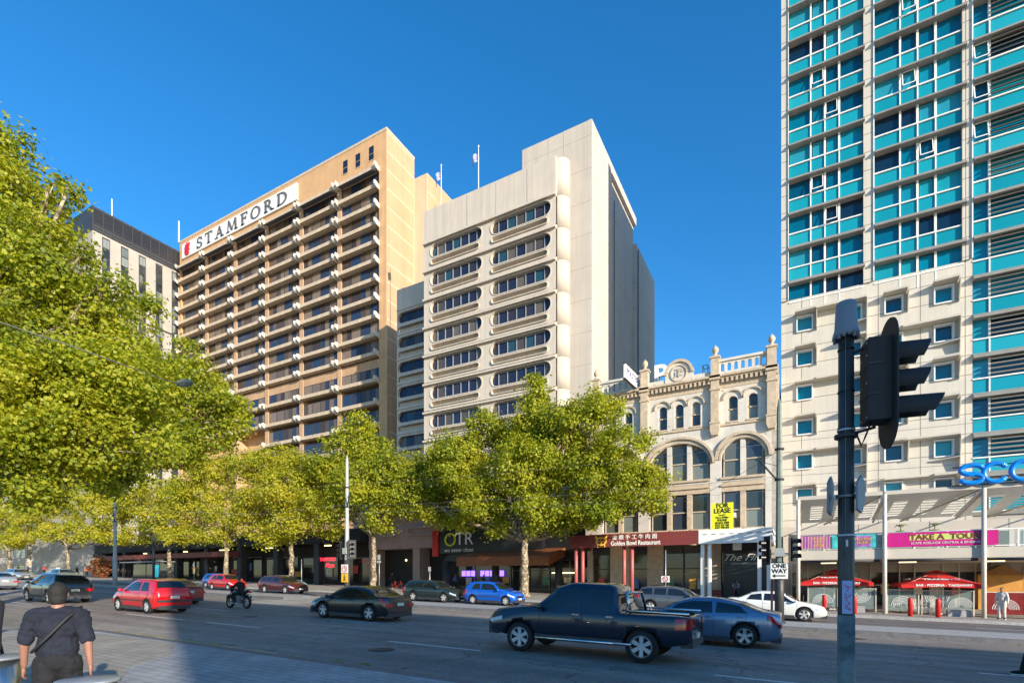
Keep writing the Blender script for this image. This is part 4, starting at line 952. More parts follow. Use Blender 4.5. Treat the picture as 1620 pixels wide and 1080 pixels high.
# balustrade banners
def banner(nm, lab, x0, x1, m, y=PY-.03):
    t = thing(nm, lab, 'banner', ((x0+x1)/2, y, CZ+1.8)); b = MB(); b.box(x0, x1, y, y+.012, CZ+1.8, CZ+2.58); b.build('banner_sheet', m, t); return t
t = banner('banner', 'long magenta balcony banner with yellow tour lettering', 4.55, 9.3, M['magenta'])
b = MB(); b.box(5.55, 8.5, PY-.036, PY-.03, CZ+2.15, CZ+2.47); b.build('yellow_strip', M['lime'], t)
text('TAKE A  TOUR', .40, M['maroon'], 'lettering', t, (7.05, PY-.045, CZ+2.3), ext=.006, bold=.014, sx=1.12)
text('SCAPE ADELAIDE CENTRAL & BINDING', .17, M['white'], 'lettering', t, (7.1, PY-.045, CZ+1.98), ext=.006, sx=1.0)
M['pinkpurple'] = brick_mat('pink_stripes', (.45, .10, .30), (.30, .05, .35), (.55, .35, .30), .16, 3, .03, .5, 'XZ', 0)
M['tealprint'] = mat('teal_print', (.05, .42, .42), .5, var=.5, scale=3)
M['purpleprint'] = mat('purple_orange_print', (.28, .10, .28), .5, var=.8, scale=4)
t = banner('banner', 'pink and purple striped banner nearest the tram pole', .15, 1.75, M['pinkpurple']); text('SPACES\nFOR\nLEASE', .2, M['gold'], 'lettering', t, (1.15, PY-.04, CZ+2.2), ext=.004)
t = banner('banner', 'teal banner with purple patch left of the magenta banner', 1.85, 4.05, M['tealprint']); b = MB(); b.box(3.0, 3.75, PY-.04, PY-.03, CZ+1.85, CZ+2.5); b.build('purple_patch', M['purpleprint'], t); text('WELCOME\nHOME', .2, M['gold'], 'lettering', t, (3.35, PY-.05, CZ+2.2), ext=.004)
# potted plants on the terrace
for (px, lab) in ((1425, 'left potted palm showing above the magenta banner'), (1479, 'right potted palm showing above the magenta banner')):
    p = onY(px, 838, 37.5); t = thing('potted_palm', lab, 'plant', (p.x, 37.5, CZ+1.5)); b = MB(); b.lathe([(.16, 0), (.22, .4)], (p.x, 37.5, CZ+1.5)); b.build('pot', M['cream'], t)
    b = MB(); b.cyl((p.x, 37.5, CZ+1.9), (p.x, 37.5, CZ+3.0), .03)
    for i in range(16):
        a = i*2.4; r = .28+.1*(i % 3); zz = CZ+3.0 if i < 10 else CZ+2.65
        b.add([(p.x, 37.5, zz), (p.x+r*.5*cos(a)-.05*sin(a), 37.5+r*.5*sin(a)+.05*cos(a), zz+.18), (p.x+r*cos(a), 37.5+r*sin(a), zz+.02), (p.x+r*.5*cos(a)+.05*sin(a), 37.5+r*.5*sin(a)-.05*cos(a), zz+.16)], [(0, 1, 2, 3)])
    b.build('fronds', mat('palm_leaf', (.18, .26, .03), .6, var=.2), t, fix=False)
# blue letters on the canopy
bs = thing('blue_sign', 'large blue rounded letters standing on the cafe canopy', 'sign', (10, PY-.3, CZ+4.9))
b = MB(); b.cyl((7.4, PY-.1, CZ+5.02), (13.2, PY-.1, CZ+5.02), .03); b.cyl((7.4, PY-.1, CZ+6.0), (13.2, PY-.1, CZ+6.0), .03); b.build('sign_rail', M['dark'], bs)
def round_letter(ch, x, z, r, tk=.26):
    b = MB(); y = PY-.25; pts = []
    if ch == 'c': pts = [[(x+r*1.0*cos(a), y, z+r*sin(a)) for a in np.linspace(.75, 2*pi-.75, 22)]]
    if ch == 's': pts = [[(x+r*.95*cos(a), y, z+r*.5+r*.5*sin(a)) for a in np.linspace(.35, pi*1.5, 14)]+[(x+r*.95*cos(a), y, z-r*.5+r*.5*sin(a)) for a in np.linspace(pi/2, -pi+.35, 14)]]
    if ch == 'a': pts = [[(x+r*.95*cos(a), y, z+r*sin(a)) for a in np.linspace(0, 2*pi, 26)], [(x+r*1.0, y, z+r*.9), (x+r*1.0, y, z-r*.95)]]
    if ch == 'p': pts = [[(x+r*.95*cos(a), y, z+r*sin(a)) for a in np.linspace(0, 2*pi, 26)], [(x-r*1.0, y, z+r*.9), (x-r*1.0, y, z-r*1.9)]]
    if ch == 'e': pts = [[(x+r*cos(a), y, z+r*sin(a)) for a in np.linspace(0, 2*pi-.6, 24)]+[], [(x-r*.9, y, z), (x+r, y, z)]]
    for P in pts: b.tube(P, tk*.5, 10); b.ball(P[0], tk*.5, 10); b.ball(P[-1], tk*.5, 10)
    b.build('letter', M['blue_sign'], bs, fix=False)
zz = onY(1560, 748, PY-.25).z
for ch, px in (('s', 1537), ('c', 1575), ('a', 1619), ('p', 1668), ('e', 1716)): round_letter(ch, onY(px, 748, PY-.25).x, zz, .48, .27)

# ------------------------------------------------------------------ grey tower far left
M['lt_wall'] = mat('grey_precast', (.34, .315, .28), .8, var=.1, scale=.4)
M['lt_glass'] = rnd_mat('strip_window', [(.02, .025, .03), (.04, .045, .05), (.12, .14, .14), (.025, .03, .035), (.20, .22, .21), (.03, .03, .035)], rough=.12, spec=.6, per='island')
M['plant_grey'] = mat('plant_screen_grey', (.035, .038, .045), .5, var=.12, scale=.4)
LX1 = -112.8; lt = thing('grey_tower', 'pale grey office tower with dark window strips and a black louvred top', 'building', (LX1-10, 46, 2))
ztop_ = onY(147, 325, 46).z
b = MB(); b.box(LX1-26, LX1, 46, 62, 0, ztop_-4.4); b.build('wall', M['lt_wall'], lt)
b = MB(); b.box(LX1-26.1, LX1+.1, 45.9, 62.1, ztop_-4.4, ztop_, 0)
for i in range(11):
    y = 46+1.6*i; b.box(LX1+.1, LX1+.22, y-.06, y+.06, ztop_-4.3, ztop_, 1)
for z in (.0, .6, 1.2): b.box(LX1+.1, LX1+.2, 46, 62, ztop_-4.35+z, ztop_-4.35+z+.12, 1)
for q in range(11): b.box(LX1+.1, LX1+.16, 46, 62, ztop_-3.0+.25*q, ztop_-2.9+.25*q, 2)
b.build('plant_screen', [M['plant_grey'], M['dark'], M['black']], lt)
for i in range(5):
    yc = 48.1+3.05*i
    b = MB(); b.box(LX1-.02, LX1+.06, yc-.62, yc+.62, 4, ztop_-4.8, 0)
    st_ = b.build('window_strip', M['dark'], lt)
    g = MB(); z = ztop_-5.1; q = 0
    while z > 6:
        g.box(LX1+.06, LX1+.10, yc-.5, yc+.02, z-1.55, z, 0); g.box(LX1+.06, LX1+.10, yc+.06, yc+.5, z-1.55, z, 0); z -= 1.8
    g.build('panes', M['lt_glass'], st_)
for z in (ztop_-18, ztop_-36): b = MB(); b.box(LX1-.0, LX1+.12, 46, 62, z, z+.3); b.build('floor_joint', M['dark'], lt)
for (px, pt, lab) in ((177, 315, 'left thin white mast on the grey tower roof'), (283, 350, 'right thin white mast between grey tower and peach tower')):
    p = onY(px, pt, 56); b = MB(); b.cyl((p.x, 56, ztop_-4 if px > 200 else ztop_-2), (p.x, 56, p.z), .16, .1); tag(b.build('roof_mast', M['white']), lab, 'mast')

# ------------------------------------------------------------------ street beyond: buildings down the left
M['far_stone'] = brick_mat('far_stone', (.42, .37, .30), (.45, .40, .33), (.30, .27, .22), 1.6, .8, .02, .85, 'XZ', noise_amt=.2)
def mid_building(nm, lab, x0, x1, y, h, m, nx, nz, side=True):
    t = thing(nm, lab, 'building', ((x0+x1)/2, y, 2)); b = MB(); b.box(x0, x1, y, y+14, 0, h); b.box(x0-.2, x1+.2, y-.35, y+14.2, h-.6, h-.1); b.box(x0-.1, x1+.1, y-.2, y+14.1, 5.0, 5.3); b.build('wall', m, t)
    g = MB(); g.box(0, (x1-x0)/nx*.55, -.05, .05, 0, (h-6)/nz*.6, 0); g.box(-.1, (x1-x0)/nx*.55+.1, -.14, .05, -.14, 0, 1); wm = g.mesh('window', [M['lt_glass'], M['cream']])
    for i in range(nx):
        for k in range(nz): inst('window', wm, t, (x0+(x1-x0)*(i+.22)/nx, y, 6+(h-6)*(k+.15)/nz))
    for i in range(nx//2):
        g = MB(); g.box(x0+(x1-x0)*(i*2+.2)/nx, x0+(x1-x0)*(i*2+1.7)/nx, y-.06, y+.05, 2.4, 4.8); g.build('shop_window', M['glass_shop'], t)
mid_building('stone_building', 'low stone building at the far left end of the street', -172, -141, 46, 24, M['far_stone'], 10, 5)
mid_building('brick_building', 'grey far building past the stone one down the street', -215, -174, 45, 32, M['lt_wall'], 12, 8)
mid_building('corner_building', 'building closing the far left end of the street', -330, -230, 20, 36, M['far_stone'], 16, 8)
# near side: unseen building added behind the viewer's right, wedge-shaped to shade the road
M['near_wall'] = brick_mat('sandstone_blocks', (.38, .31, .22), (.42, .34, .25), (.28, .23, .17), .9, .45, .012, .85, 'XZ')
ns_ = thing('unseen_shade_building', 'unseen near-side building added behind the viewer, wedge-shaped to shade the road', 'building', (40, -12, 0))
b = MB(); b.prism([(11.2, -5, -3), (80, -5, -3), (80, -39, -3), (79, -39, -3)], (0, 0, 18.2)); b.prism([(10.8, -4.7, 15.2), (80.2, -4.7, 15.2), (80.2, -39.4, 15.2), (79, -39.4, 15.2)], (0, 0, .4)); b.build('wall', M['near_wall'], ns_)
g = MB(); g.box(0, 1.6, -.04, .05, 0, 2.4, 0); g.box(-.15, 1.75, -.02, .16, -.2, 0, 1); g.box(-.15, 1.75, -.02, .16, 2.4, 2.6, 1); g.box(.77, .83, .04, .08, 0, 2.4, 1); wm = g.mesh('window', [M['glass_dark'], M['cream']])
for i in range(15):
    for k in range(3): inst('window', wm, ns_, (14+4.3*i, -5, 1.2+4.4*k))


# LTSHOP street level of the grey tower
for i in range(4):
    y = 46.8+3.8*i; g = MB(); g.box(LX1+.02, LX1+.08, y, y+3.0, 2.6, 5.4, 0); g.box(LX1+.06, LX1+.14, y+1.45, y+1.55, 2.6, 5.4, 1); g.box(LX1+.02, LX1+.16, y-.1, y+3.1, 5.4, 5.6, 1); g.build('shop_window', [M['glass_shop'], M['grey']], lt)
g = MB(); g.box(LX1, LX1+2.4, 46, 62, 6.2, 6.5); g.build('street_canopy', M['dark'], lt)
for i in range(3): y = 49+4*i; g = MB(); g.box(LX1+.02, LX1+.1, y, y+2.2, 7.4, 9.4); g.build('window', M['glass_dark'], lt)
# ------------------------------------------------------------------ trees
def leaf_mat(name, cols, trans=.5):
    m = bpy.data.materials.new(name); m.use_nodes = True; N, L = nodes(m)
    for n in list(N): N.remove(n)
    out = N.new('ShaderNodeOutputMaterial'); g = N.new('ShaderNodeNewGeometry'); r = N.new('ShaderNodeValToRGB'); k = len(cols)
    while len(r.color_ramp.elements) < k: r.color_ramp.elements.new(.5)
    for i, c in enumerate(cols): r.color_ramp.elements[i].position = i/(k-1); r.color_ramp.elements[i].color = (*c, 1)
    # patches through the crown lean to the palette's later colours
    tc = N.new('ShaderNodeTexCoord'); nz = N.new('ShaderNodeTexNoise'); nz.inputs['Scale'].default_value = .35; nz.inputs['Detail'].default_value = 3; L.new(tc.outputs['Object'], nz.inputs['Vector'])
    mr = N.new('ShaderNodeMapRange'); mr.inputs[1].default_value = .3; mr.inputs[2].default_value = .7; L.new(nz.outputs[0], mr.inputs[0])
    ad = N.new('ShaderNodeMath'); ad.operation = 'MULTIPLY_ADD'; L.new(g.outputs['Random Per Island'], ad.inputs[0]); ad.inputs[1].default_value = .55
    m2 = N.new('ShaderNodeMath'); m2.operation = 'MULTIPLY'; L.new(mr.outputs[0], m2.inputs[0]); m2.inputs[1].default_value = .45; L.new(m2.outputs[0], ad.inputs[2]); L.new(ad.outputs[0], r.inputs[0])
    p = N.new('ShaderNodeBsdfPrincipled'); p.inputs['Roughness'].default_value = .5; p.inputs['Specular IOR Level'].default_value = .35; L.new(r.outputs[0], p.inputs['Base Color'])
    t = N.new('ShaderNodeBsdfTranslucent'); hs_ = N.new('ShaderNodeHueSaturation'); hs_.inputs['Value'].default_value = 1.5; hs_.inputs['Saturation'].default_value = 1.1; hs_.inputs['Hue'].default_value = .49; L.new(r.outputs[0], hs_.inputs['Color']); L.new(hs_.outputs[0], t.inputs['Color'])
    mx = N.new('ShaderNodeMixShader'); mx.inputs[0].default_value = trans; L.new(p.outputs[0], mx.inputs[1]); L.new(t.outputs[0], mx.inputs[2]); L.new(mx.outputs[0], out.inputs[0])
    return m
G1, G2, G3, Y1, Y2, BR = (.05, .09, .010), (.14, .19, .016), (.25, .30, .022), (.40, .40, .03), (.54, .45, .04), (.30, .15, .03)  # shaded greens to sunlit yellows: light and shade put into the leaf colour
M['leaf_near'] = leaf_mat('leaf_near', [G1, G2, G2, G3, Y1, Y1])
M['leaf_mid'] = leaf_mat('leaf_mid', [G1, G2, G3, Y1, Y1, Y2])
M['leaf_yel'] = leaf_mat('leaf_yellow', [G2, G3, Y1, Y1, Y2, Y2])
def bark():
    m = bpy.data.materials.new('plane_bark'); m.use_nodes = True; N, L = nodes(m); b = N['Principled BSDF']; b.inputs['Roughness'].default_value = .9
    tc = N.new('ShaderNodeTexCoord'); v = N.new('ShaderNodeTexNoise'); v.inputs['Scale'].default_value = 5; v.inputs['Detail'].default_value = 5; v.inputs['Roughness'].default_value = .6; L.new(tc.outputs['Object'], v.inputs['Vector'])
    r = N.new('ShaderNodeValToRGB'); r.color_ramp.interpolation = 'LINEAR'
    for i, (p, c) in enumerate(((.36, (.07, .05, .03)), (.47, (.17, .125, .075)), (.54, (.26, .20, .13)), (.62, (.46, .40, .29)))):
        if i > 1: r.color_ramp.elements.new(p)
    for i, (p, c) in enumerate(((.36, (.07, .05, .03)), (.47, (.17, .125, .075)), (.54, (.26, .20, .13)), (.62, (.46, .40, .29)))): r.color_ramp.elements[i].position = p; r.color_ramp.elements[i].color = (*c, 1)
    L.new(v.outputs[0], r.inputs[0]); L.new(r.outputs[0], b.inputs['Base Color'])
    bp = N.new('ShaderNodeBump'); bp.inputs['Strength'].default_value = .6; bp.inputs['Distance'].default_value = .03; L.new(v.outputs[0], bp.inputs['Height']); L.new(bp.outputs[0], b.inputs['Normal'])
    return m
M['bark'] = bark()
LEAF_LOBED = np.array([(0, -.5, 0), (.30, -.30, .03), (.52, .0, .08), (.22, .08, 0), (.30, .42, .08), (0, .58, -.03), (-.30, .42, .08), (-.22, .08, 0), (-.52, .0, .08), (-.30, -.30, .03)], float)
LEAF_KITE = np.array([(0, -.5, 0), (.42, -.05, .10), (.16, .35, .03), (0, .55, -.03), (-.16, .35, .03), (-.42, -.05, .10)], float)
def foliage(lobes, n, size, shape, seed, per=26, cr=.55, centre=None, flat=.75, fill=.35, core=.85, nsub=5, lump=(.26, .42)):
    """leaves in small clumps scattered through the crown's lobes; returns a mesh with one ngon per leaf"""
    r = np.random.default_rng(seed); L2 = []
    for lo in lobes:                                                 # break every limb's mass into smaller uneven lumps
        L2.append([lo[0], lo[1], lo[2], lo[3]*core, lo[4]*core, lo[5]*core])
        for q in range(nsub):
            d_ = r.normal(size=3); d_ /= np.linalg.norm(d_); f_ = r.uniform(*lump); L2.append([lo[0]+d_[0]*lo[3]*.78, lo[1]+d_[1]*lo[4]*.78, lo[2]+d_[2]*lo[5]*.78, lo[3]*f_, lo[4]*f_, lo[5]*f_*.85])
    lobes = np.array(L2, float)
    vol = lobes[:, 3]*lobes[:, 4]*lobes[:, 5]; nc = n//per; pick = r.choice(len(lobes), nc, p=(vol**.75)/(vol**.75).sum())
    d = r.normal(size=(nc, 3)); d /= np.linalg.norm(d, axis=1)[:, None]
    rad = np.where(r.random(nc) < fill, r.random(nc)**.5*.9, .82+.25*r.random(nc))
    cen = lobes[pick, :3]+d*lobes[pick, 3:6]*rad[:, None]
    cs = r.random(nc)*.8+.6; cnt = np.maximum(5, (per*cs*r.uniform(.5, 1.4, nc)).astype(int))
    idx = np.repeat(np.arange(nc), cnt); N_ = len(idx)
    o = r.normal(size=(N_, 3))*cr*cs[idx][:, None]*np.array([.6, .6, .6*flat]); pos = cen[idx]+o
    out = d[idx]*.8+o/cr*.5+r.normal(size=(N_, 3))*.65+np.array([0, 0, .55])
    z = out/np.linalg.norm(out, axis=1)[:, None]
    a = r.normal(size=(N_, 3)); a -= z*(a*z).sum(1)[:, None]; a /= np.linalg.norm(a, axis=1)[:, None]; b_ = np.cross(z, a)
    s = size*r.uniform(.6, 1.25, N_); k = len(shape)
    P = pos[:, None, :]+(a[:, None, :]*shape[None, :, 0:1]+b_[:, None, :]*shape[None, :, 1:2]+z[:, None, :]*shape[None, :, 2:3])*s[:, None, None]
    P = P.reshape(-1, 3)
    me = bpy.data.meshes.new('crown'); me.vertices.add(len(P)); me.vertices.foreach_set('co', P.ravel())
    me.loops.add(N_*k); me.loops.foreach_set('vertex_index', np.arange(N_*k, dtype=np.int32))
    me.polygons.add(N_); me.polygons.foreach_set('loop_start', np.arange(0, N_*k, k, dtype=np.int32)); me.polygons.foreach_set('loop_total', np.full(N_, k, dtype=np.int32))
    me.update(); me.validate(); return me, cen
def curve_pts(p0, p1, bend, n=6, seed=0):
    rr = random.Random(seed); p0 = Vector(p0); p1 = Vector(p1); out = []
    side = Vector((rr.uniform(-1, 1), rr.uniform(-1, 1), rr.uniform(-.2, .8)))*bend*(p1-p0).length
    for i in range(n+1):
        t = i/n; out.append(p0.lerp(p1, t)+side*sin(pi*t)*.5+Vector((rr.uniform(-1, 1), rr.uniform(-1, 1), rr.uniform(-1, 1)))*.02*(p1-p0).length*(0 < i < n))
    return out
def tree(label, base, r0, fork, lobes, n, size, shape, m, seed, per=26, cr=.55, nm='plane_tree', fill=.35, fo={}, group='plane trees along the street'):
    t = thing(nm, label, 'tree', base, group=group); rr = random.Random(seed)
    b = MB(); B = Vector(base); F = Vector(fork)
    tp_ = curve_pts(B-Vector((0, 0, .1)), F, .05, 8, seed); rad = [r0*(1.5 if i == 0 else 1.12 if i == 1 else 1-.28*i/8) for i in range(9)]
    b.tube(tp_, rad, 14); b.build('trunk', M['bark'], t)
    me, cen = foliage(lobes, n, size, shape, seed, per, cr, fill=fill, **fo)
    lb = MB()
    for i, lo in enumerate(lobes):
        c = Vector(lo[:3]); dist = (c-F).length
        P = curve_pts(F, c, .16, 7, seed+i); ra = r0*.5*min(1, .5+.06*dist); lb.tube(P, [ra*(1-.8*q/7) for q in range(8)], 8)
        near = cen[np.linalg.norm(cen-np.array(c), axis=1) < max(lo[3:6])*1.05]
        for q in range(min(len(near), 9)):
            e = Vector(near[rr.randrange(len(near))]); s_ = P[rr.randrange(3, 8)]; PP = curve_pts(s_, e, .2, 4, seed+i*31+q); lb.tube(PP, [ra*.28*(1-.8*w_/4) for w_ in range(5)], 5)
    lb.build('branches', M['bark'], t, fix=False)
    me.materials.append(m); inst('crown', me, t, base)
    for v in (): pass
    co = np.empty(len(me.vertices)*3); me.vertices.foreach_get('co', co); co = co.reshape(-1, 3)-np.array(B); me.vertices.foreach_set('co', co.ravel()); me.update()
    return t
def lobesY(lst, Y):
    """(px, py, radius_m, dY[, squash])"""
    out = []
    for q in lst:
        p = onY(q[0], q[1], Y+q[3]); sq = q[4] if len(q) > 4 else .8; out.append((p.x, p.y, p.z, q[2], q[2], q[2]*sq))
    return out
TB = [(onY(830, 900, 37.5).x, 37.5)]
# the big plane tree in front of the office
X = TB[0][0]
tree('largest plane tree, right of centre, with a pale mottled trunk', (X, 37.5, gz(X)+.15), .36, (X+.1, 37.5, CZ+3.1),
     lobesY([(848, 625, 1.1, 0, 1.5), (840, 665, 1.8, 0, 1), (770, 680, 2.0, 1), (900, 665, 2.0, -.5), (935, 640, 1.3, 0, 1.1), (965, 650, 1.2, 1, 1), (985, 710, 2.1, 0), (715, 715, 2.3, 0), (690, 770, 2.2, .5), (655, 735, 1.6, 1), (640, 760, 1.8, .5), (625, 790, 1.7, 0), (665, 800, 2.0, 0), (690, 820, 1.5, 0, .7), (740, 730, 2.3, .5), (735, 755, 2.2, -1), (790, 835, 1.3, 0, .6), (880, 690, 2.2, .5), (830, 740, 3.2, -1, .9), (920, 750, 2.8, 0), (1000, 770, 2.2, 0), (1030, 795, 1.2, 0, .7), (760, 790, 2.5, -1), (850, 810, 2.2, -1.5, .6), (950, 805, 2.2, -.5, .6), (640, 790, 1.3, 0), (735, 825, 1.2, -.5, .7), (890, 830, 1.2, 0, .7), (820, 720, 2.6, 3), (930, 720, 2.6, 3), (1045, 755, .8, 0)], 37.5), 130000, .21, LEAF_KITE, M['leaf_mid'], 3, per=44, cr=.50)
def street_tree(label, px, lst, n, m, seed, Y=37.5, fork=862, r0=.28, size=.235, **kw):
    b0 = onY(px, 900, Y); tree(label, (b0.x, Y, gz(b0.x)+.15), r0, (b0.x+.1, Y, onY(px, fork, Y).z), lobesY(lst, Y), n, size, LEAF_KITE, m, seed, **kw)
street_tree('plane tree left of the big one, its top before the office wing', 590, [(565, 675, 1.5, 0, 1.1), (552, 705, 2.2, 0, .9), (590, 720, 2.2, 1, .9), (615, 740, 2.0, 0), (530, 740, 2.4, 0), (580, 765, 3.0, -1), (620, 790, 2.2, 0), (540, 800, 2.4, -.5), (600, 820, 1.8, -.5, .7), (500, 790, 2.0, 1), (640, 760, 1.6, 0)], 32000, M['leaf_mid'], 5, fork=850)
street_tree('plane tree behind the tall tram pole, yellow-green', 460, [(440, 720, 1.8, 0, .8), (470, 735, 2.2, 0), (415, 740, 2.4, 0), (500, 745, 2.0, 0), (450, 775, 3.2, -1, .8), (500, 800, 2.4, 0, .8), (410, 800, 2.8, 0, .8), (460, 830, 2.6, -1, .6), (520, 835, 1.8, 0, .6), (425, 850, 2.0, -1, .6)], 28000, M['leaf_yel'], 8, fork=850)
street_tree('plane tree above the red cars with a golden crown', 357, [(375, 730, 2.0, 0, .8), (340, 745, 2.4, 0, .8), (395, 765, 2.4, 0, .8), (310, 770, 2.6, 0, .8), (355, 800, 3.4, -1, .8), (300, 810, 3.0, 0, .8), (400, 830, 2.4, 0, .6), (340, 845, 2.6, -1, .5), (290, 845, 2.4, 0, .5)], 24000, M['leaf_yel'], 12, fork=865)
street_tree('golden plane tree behind the bus shelter', 268, [(255, 780, 3.0, 0, .8), (290, 790, 2.6, 0, .8), (220, 790, 3.0, 0, .8), (260, 825, 3.4, -1, .7), (225, 840, 3.0, 0, .6), (290, 845, 2.4, 0, .5)], 18000, M['leaf_yel'], 15, fork=868)
street_tree('leaning plane tree behind the dark crossover car', 107, [(150, 790, 3.2, 0, .8), (180, 810, 3.2, 0, .7), (110, 800, 3.4, 0, .7), (60, 810, 3.2, 0, .7), (140, 840, 3.4, -1, .6), (90, 845, 3.2, 0, .5), (180, 850, 2.6, 0, .5), (30, 850, 3.0, 0, .6)], 20000, M['leaf_yel'], 18, fork=868, size=.3)
street_tree('far plane tree at the left edge, trunk hidden by cars', 15, [(20, 800, 5.0, 0, .8), (-20, 820, 5.0, 0, .8), (50, 835, 4.0, 0, .6), (0, 850, 4.5, 0, .6)], 10000, M['leaf_yel'], 21, fork=872, size=.36, Y=40)
# near trees on the left
def lobesD(lst, D):
    out = []
    for q in lst:
        p = atD(q[0], q[1], D+q[3]); sq = q[4] if len(q) > 4 else .8; out.append((p.x, p.y, p.z, q[2], q[2], q[2]*sq))
    return out
b0 = atD(-95, 900, 19.5)
tree('towering dark green plane tree filling the left edge', (b0.x, b0.y, gz(b0.x)+.15), .42, (b0.x+.3, b0.y, CZ+3.6),
     lobesD([(-10, 255, 1.5, 0, 1.2), (20, 300, 1.9, 0, 1), (50, 335, 1.4, .5), (75, 300, .9, 0, .5), (108, 300, .5, 0, .5), (-60, 330, 3.0, 0), (35, 400, 2.3, -.5), (90, 410, 1.4, 0), (128, 405, .6, 0), (-20, 470, 3.2, -.5), (90, 480, 2.2, .5), (150, 480, 1.3, 0), (185, 455, .7, 0), (60, 540, 2.8, -1), (150, 570, 2.3, 0), (205, 560, 1.2, 0), (0, 620, 3.0, -1), (100, 640, 2.8, -1), (190, 640, 2.0, 0), (40, 700, 2.5, -1.5, .7), (140, 700, 2.2, -.5, .7), (220, 690, 1.6, 0, .8), (10, 740, 2.2, -1, .7), (-40, 560, 3.0, 2), (90, 560, 2.6, 2.5), (60, 755, 1.3, -1, .6)], 19.5), 130000, .122, LEAF_LOBED, M['leaf_mid'], 31, per=50, cr=.38, fill=.22, fo=dict(core=.66, nsub=8, lump=(.28, .5)), group='near plane trees at the left')
b0 = atD(-40, 900, 30)
tree('lighter green plane tree right of and behind the towering one', (b0.x, b0.y, gz(b0.x)+.15), .36, (b0.x+.8, b0.y, CZ+4.6),
     lobesD([(215, 560, 1.5, 0, 1), (250, 600, 1.8, 0, 1), (300, 560, .9, 0, 1.2), (310, 610, 1.7, 0), (345, 640, 1.4, 0), (375, 665, .9, 0), (280, 660, 2.4, 0), (340, 690, 1.6, 0, .7), (210, 640, 2.6, 1), (230, 710, 2.4, 0, .7), (290, 715, 1.8, 0, .6), (150, 600, 3.0, 1), (100, 690, 3.4, 1, .8), (170, 740, 2.2, 0, .7), (20, 660, 3.6, 1), (230, 500, 1.0, 0, 1.1)], 30), 80000, .165, LEAF_LOBED, M['leaf_mid'], 37, per=44, cr=.46, fill=.25, fo=dict(core=.66, nsub=8, lump=(.28, .5)), group='near plane trees at the left')

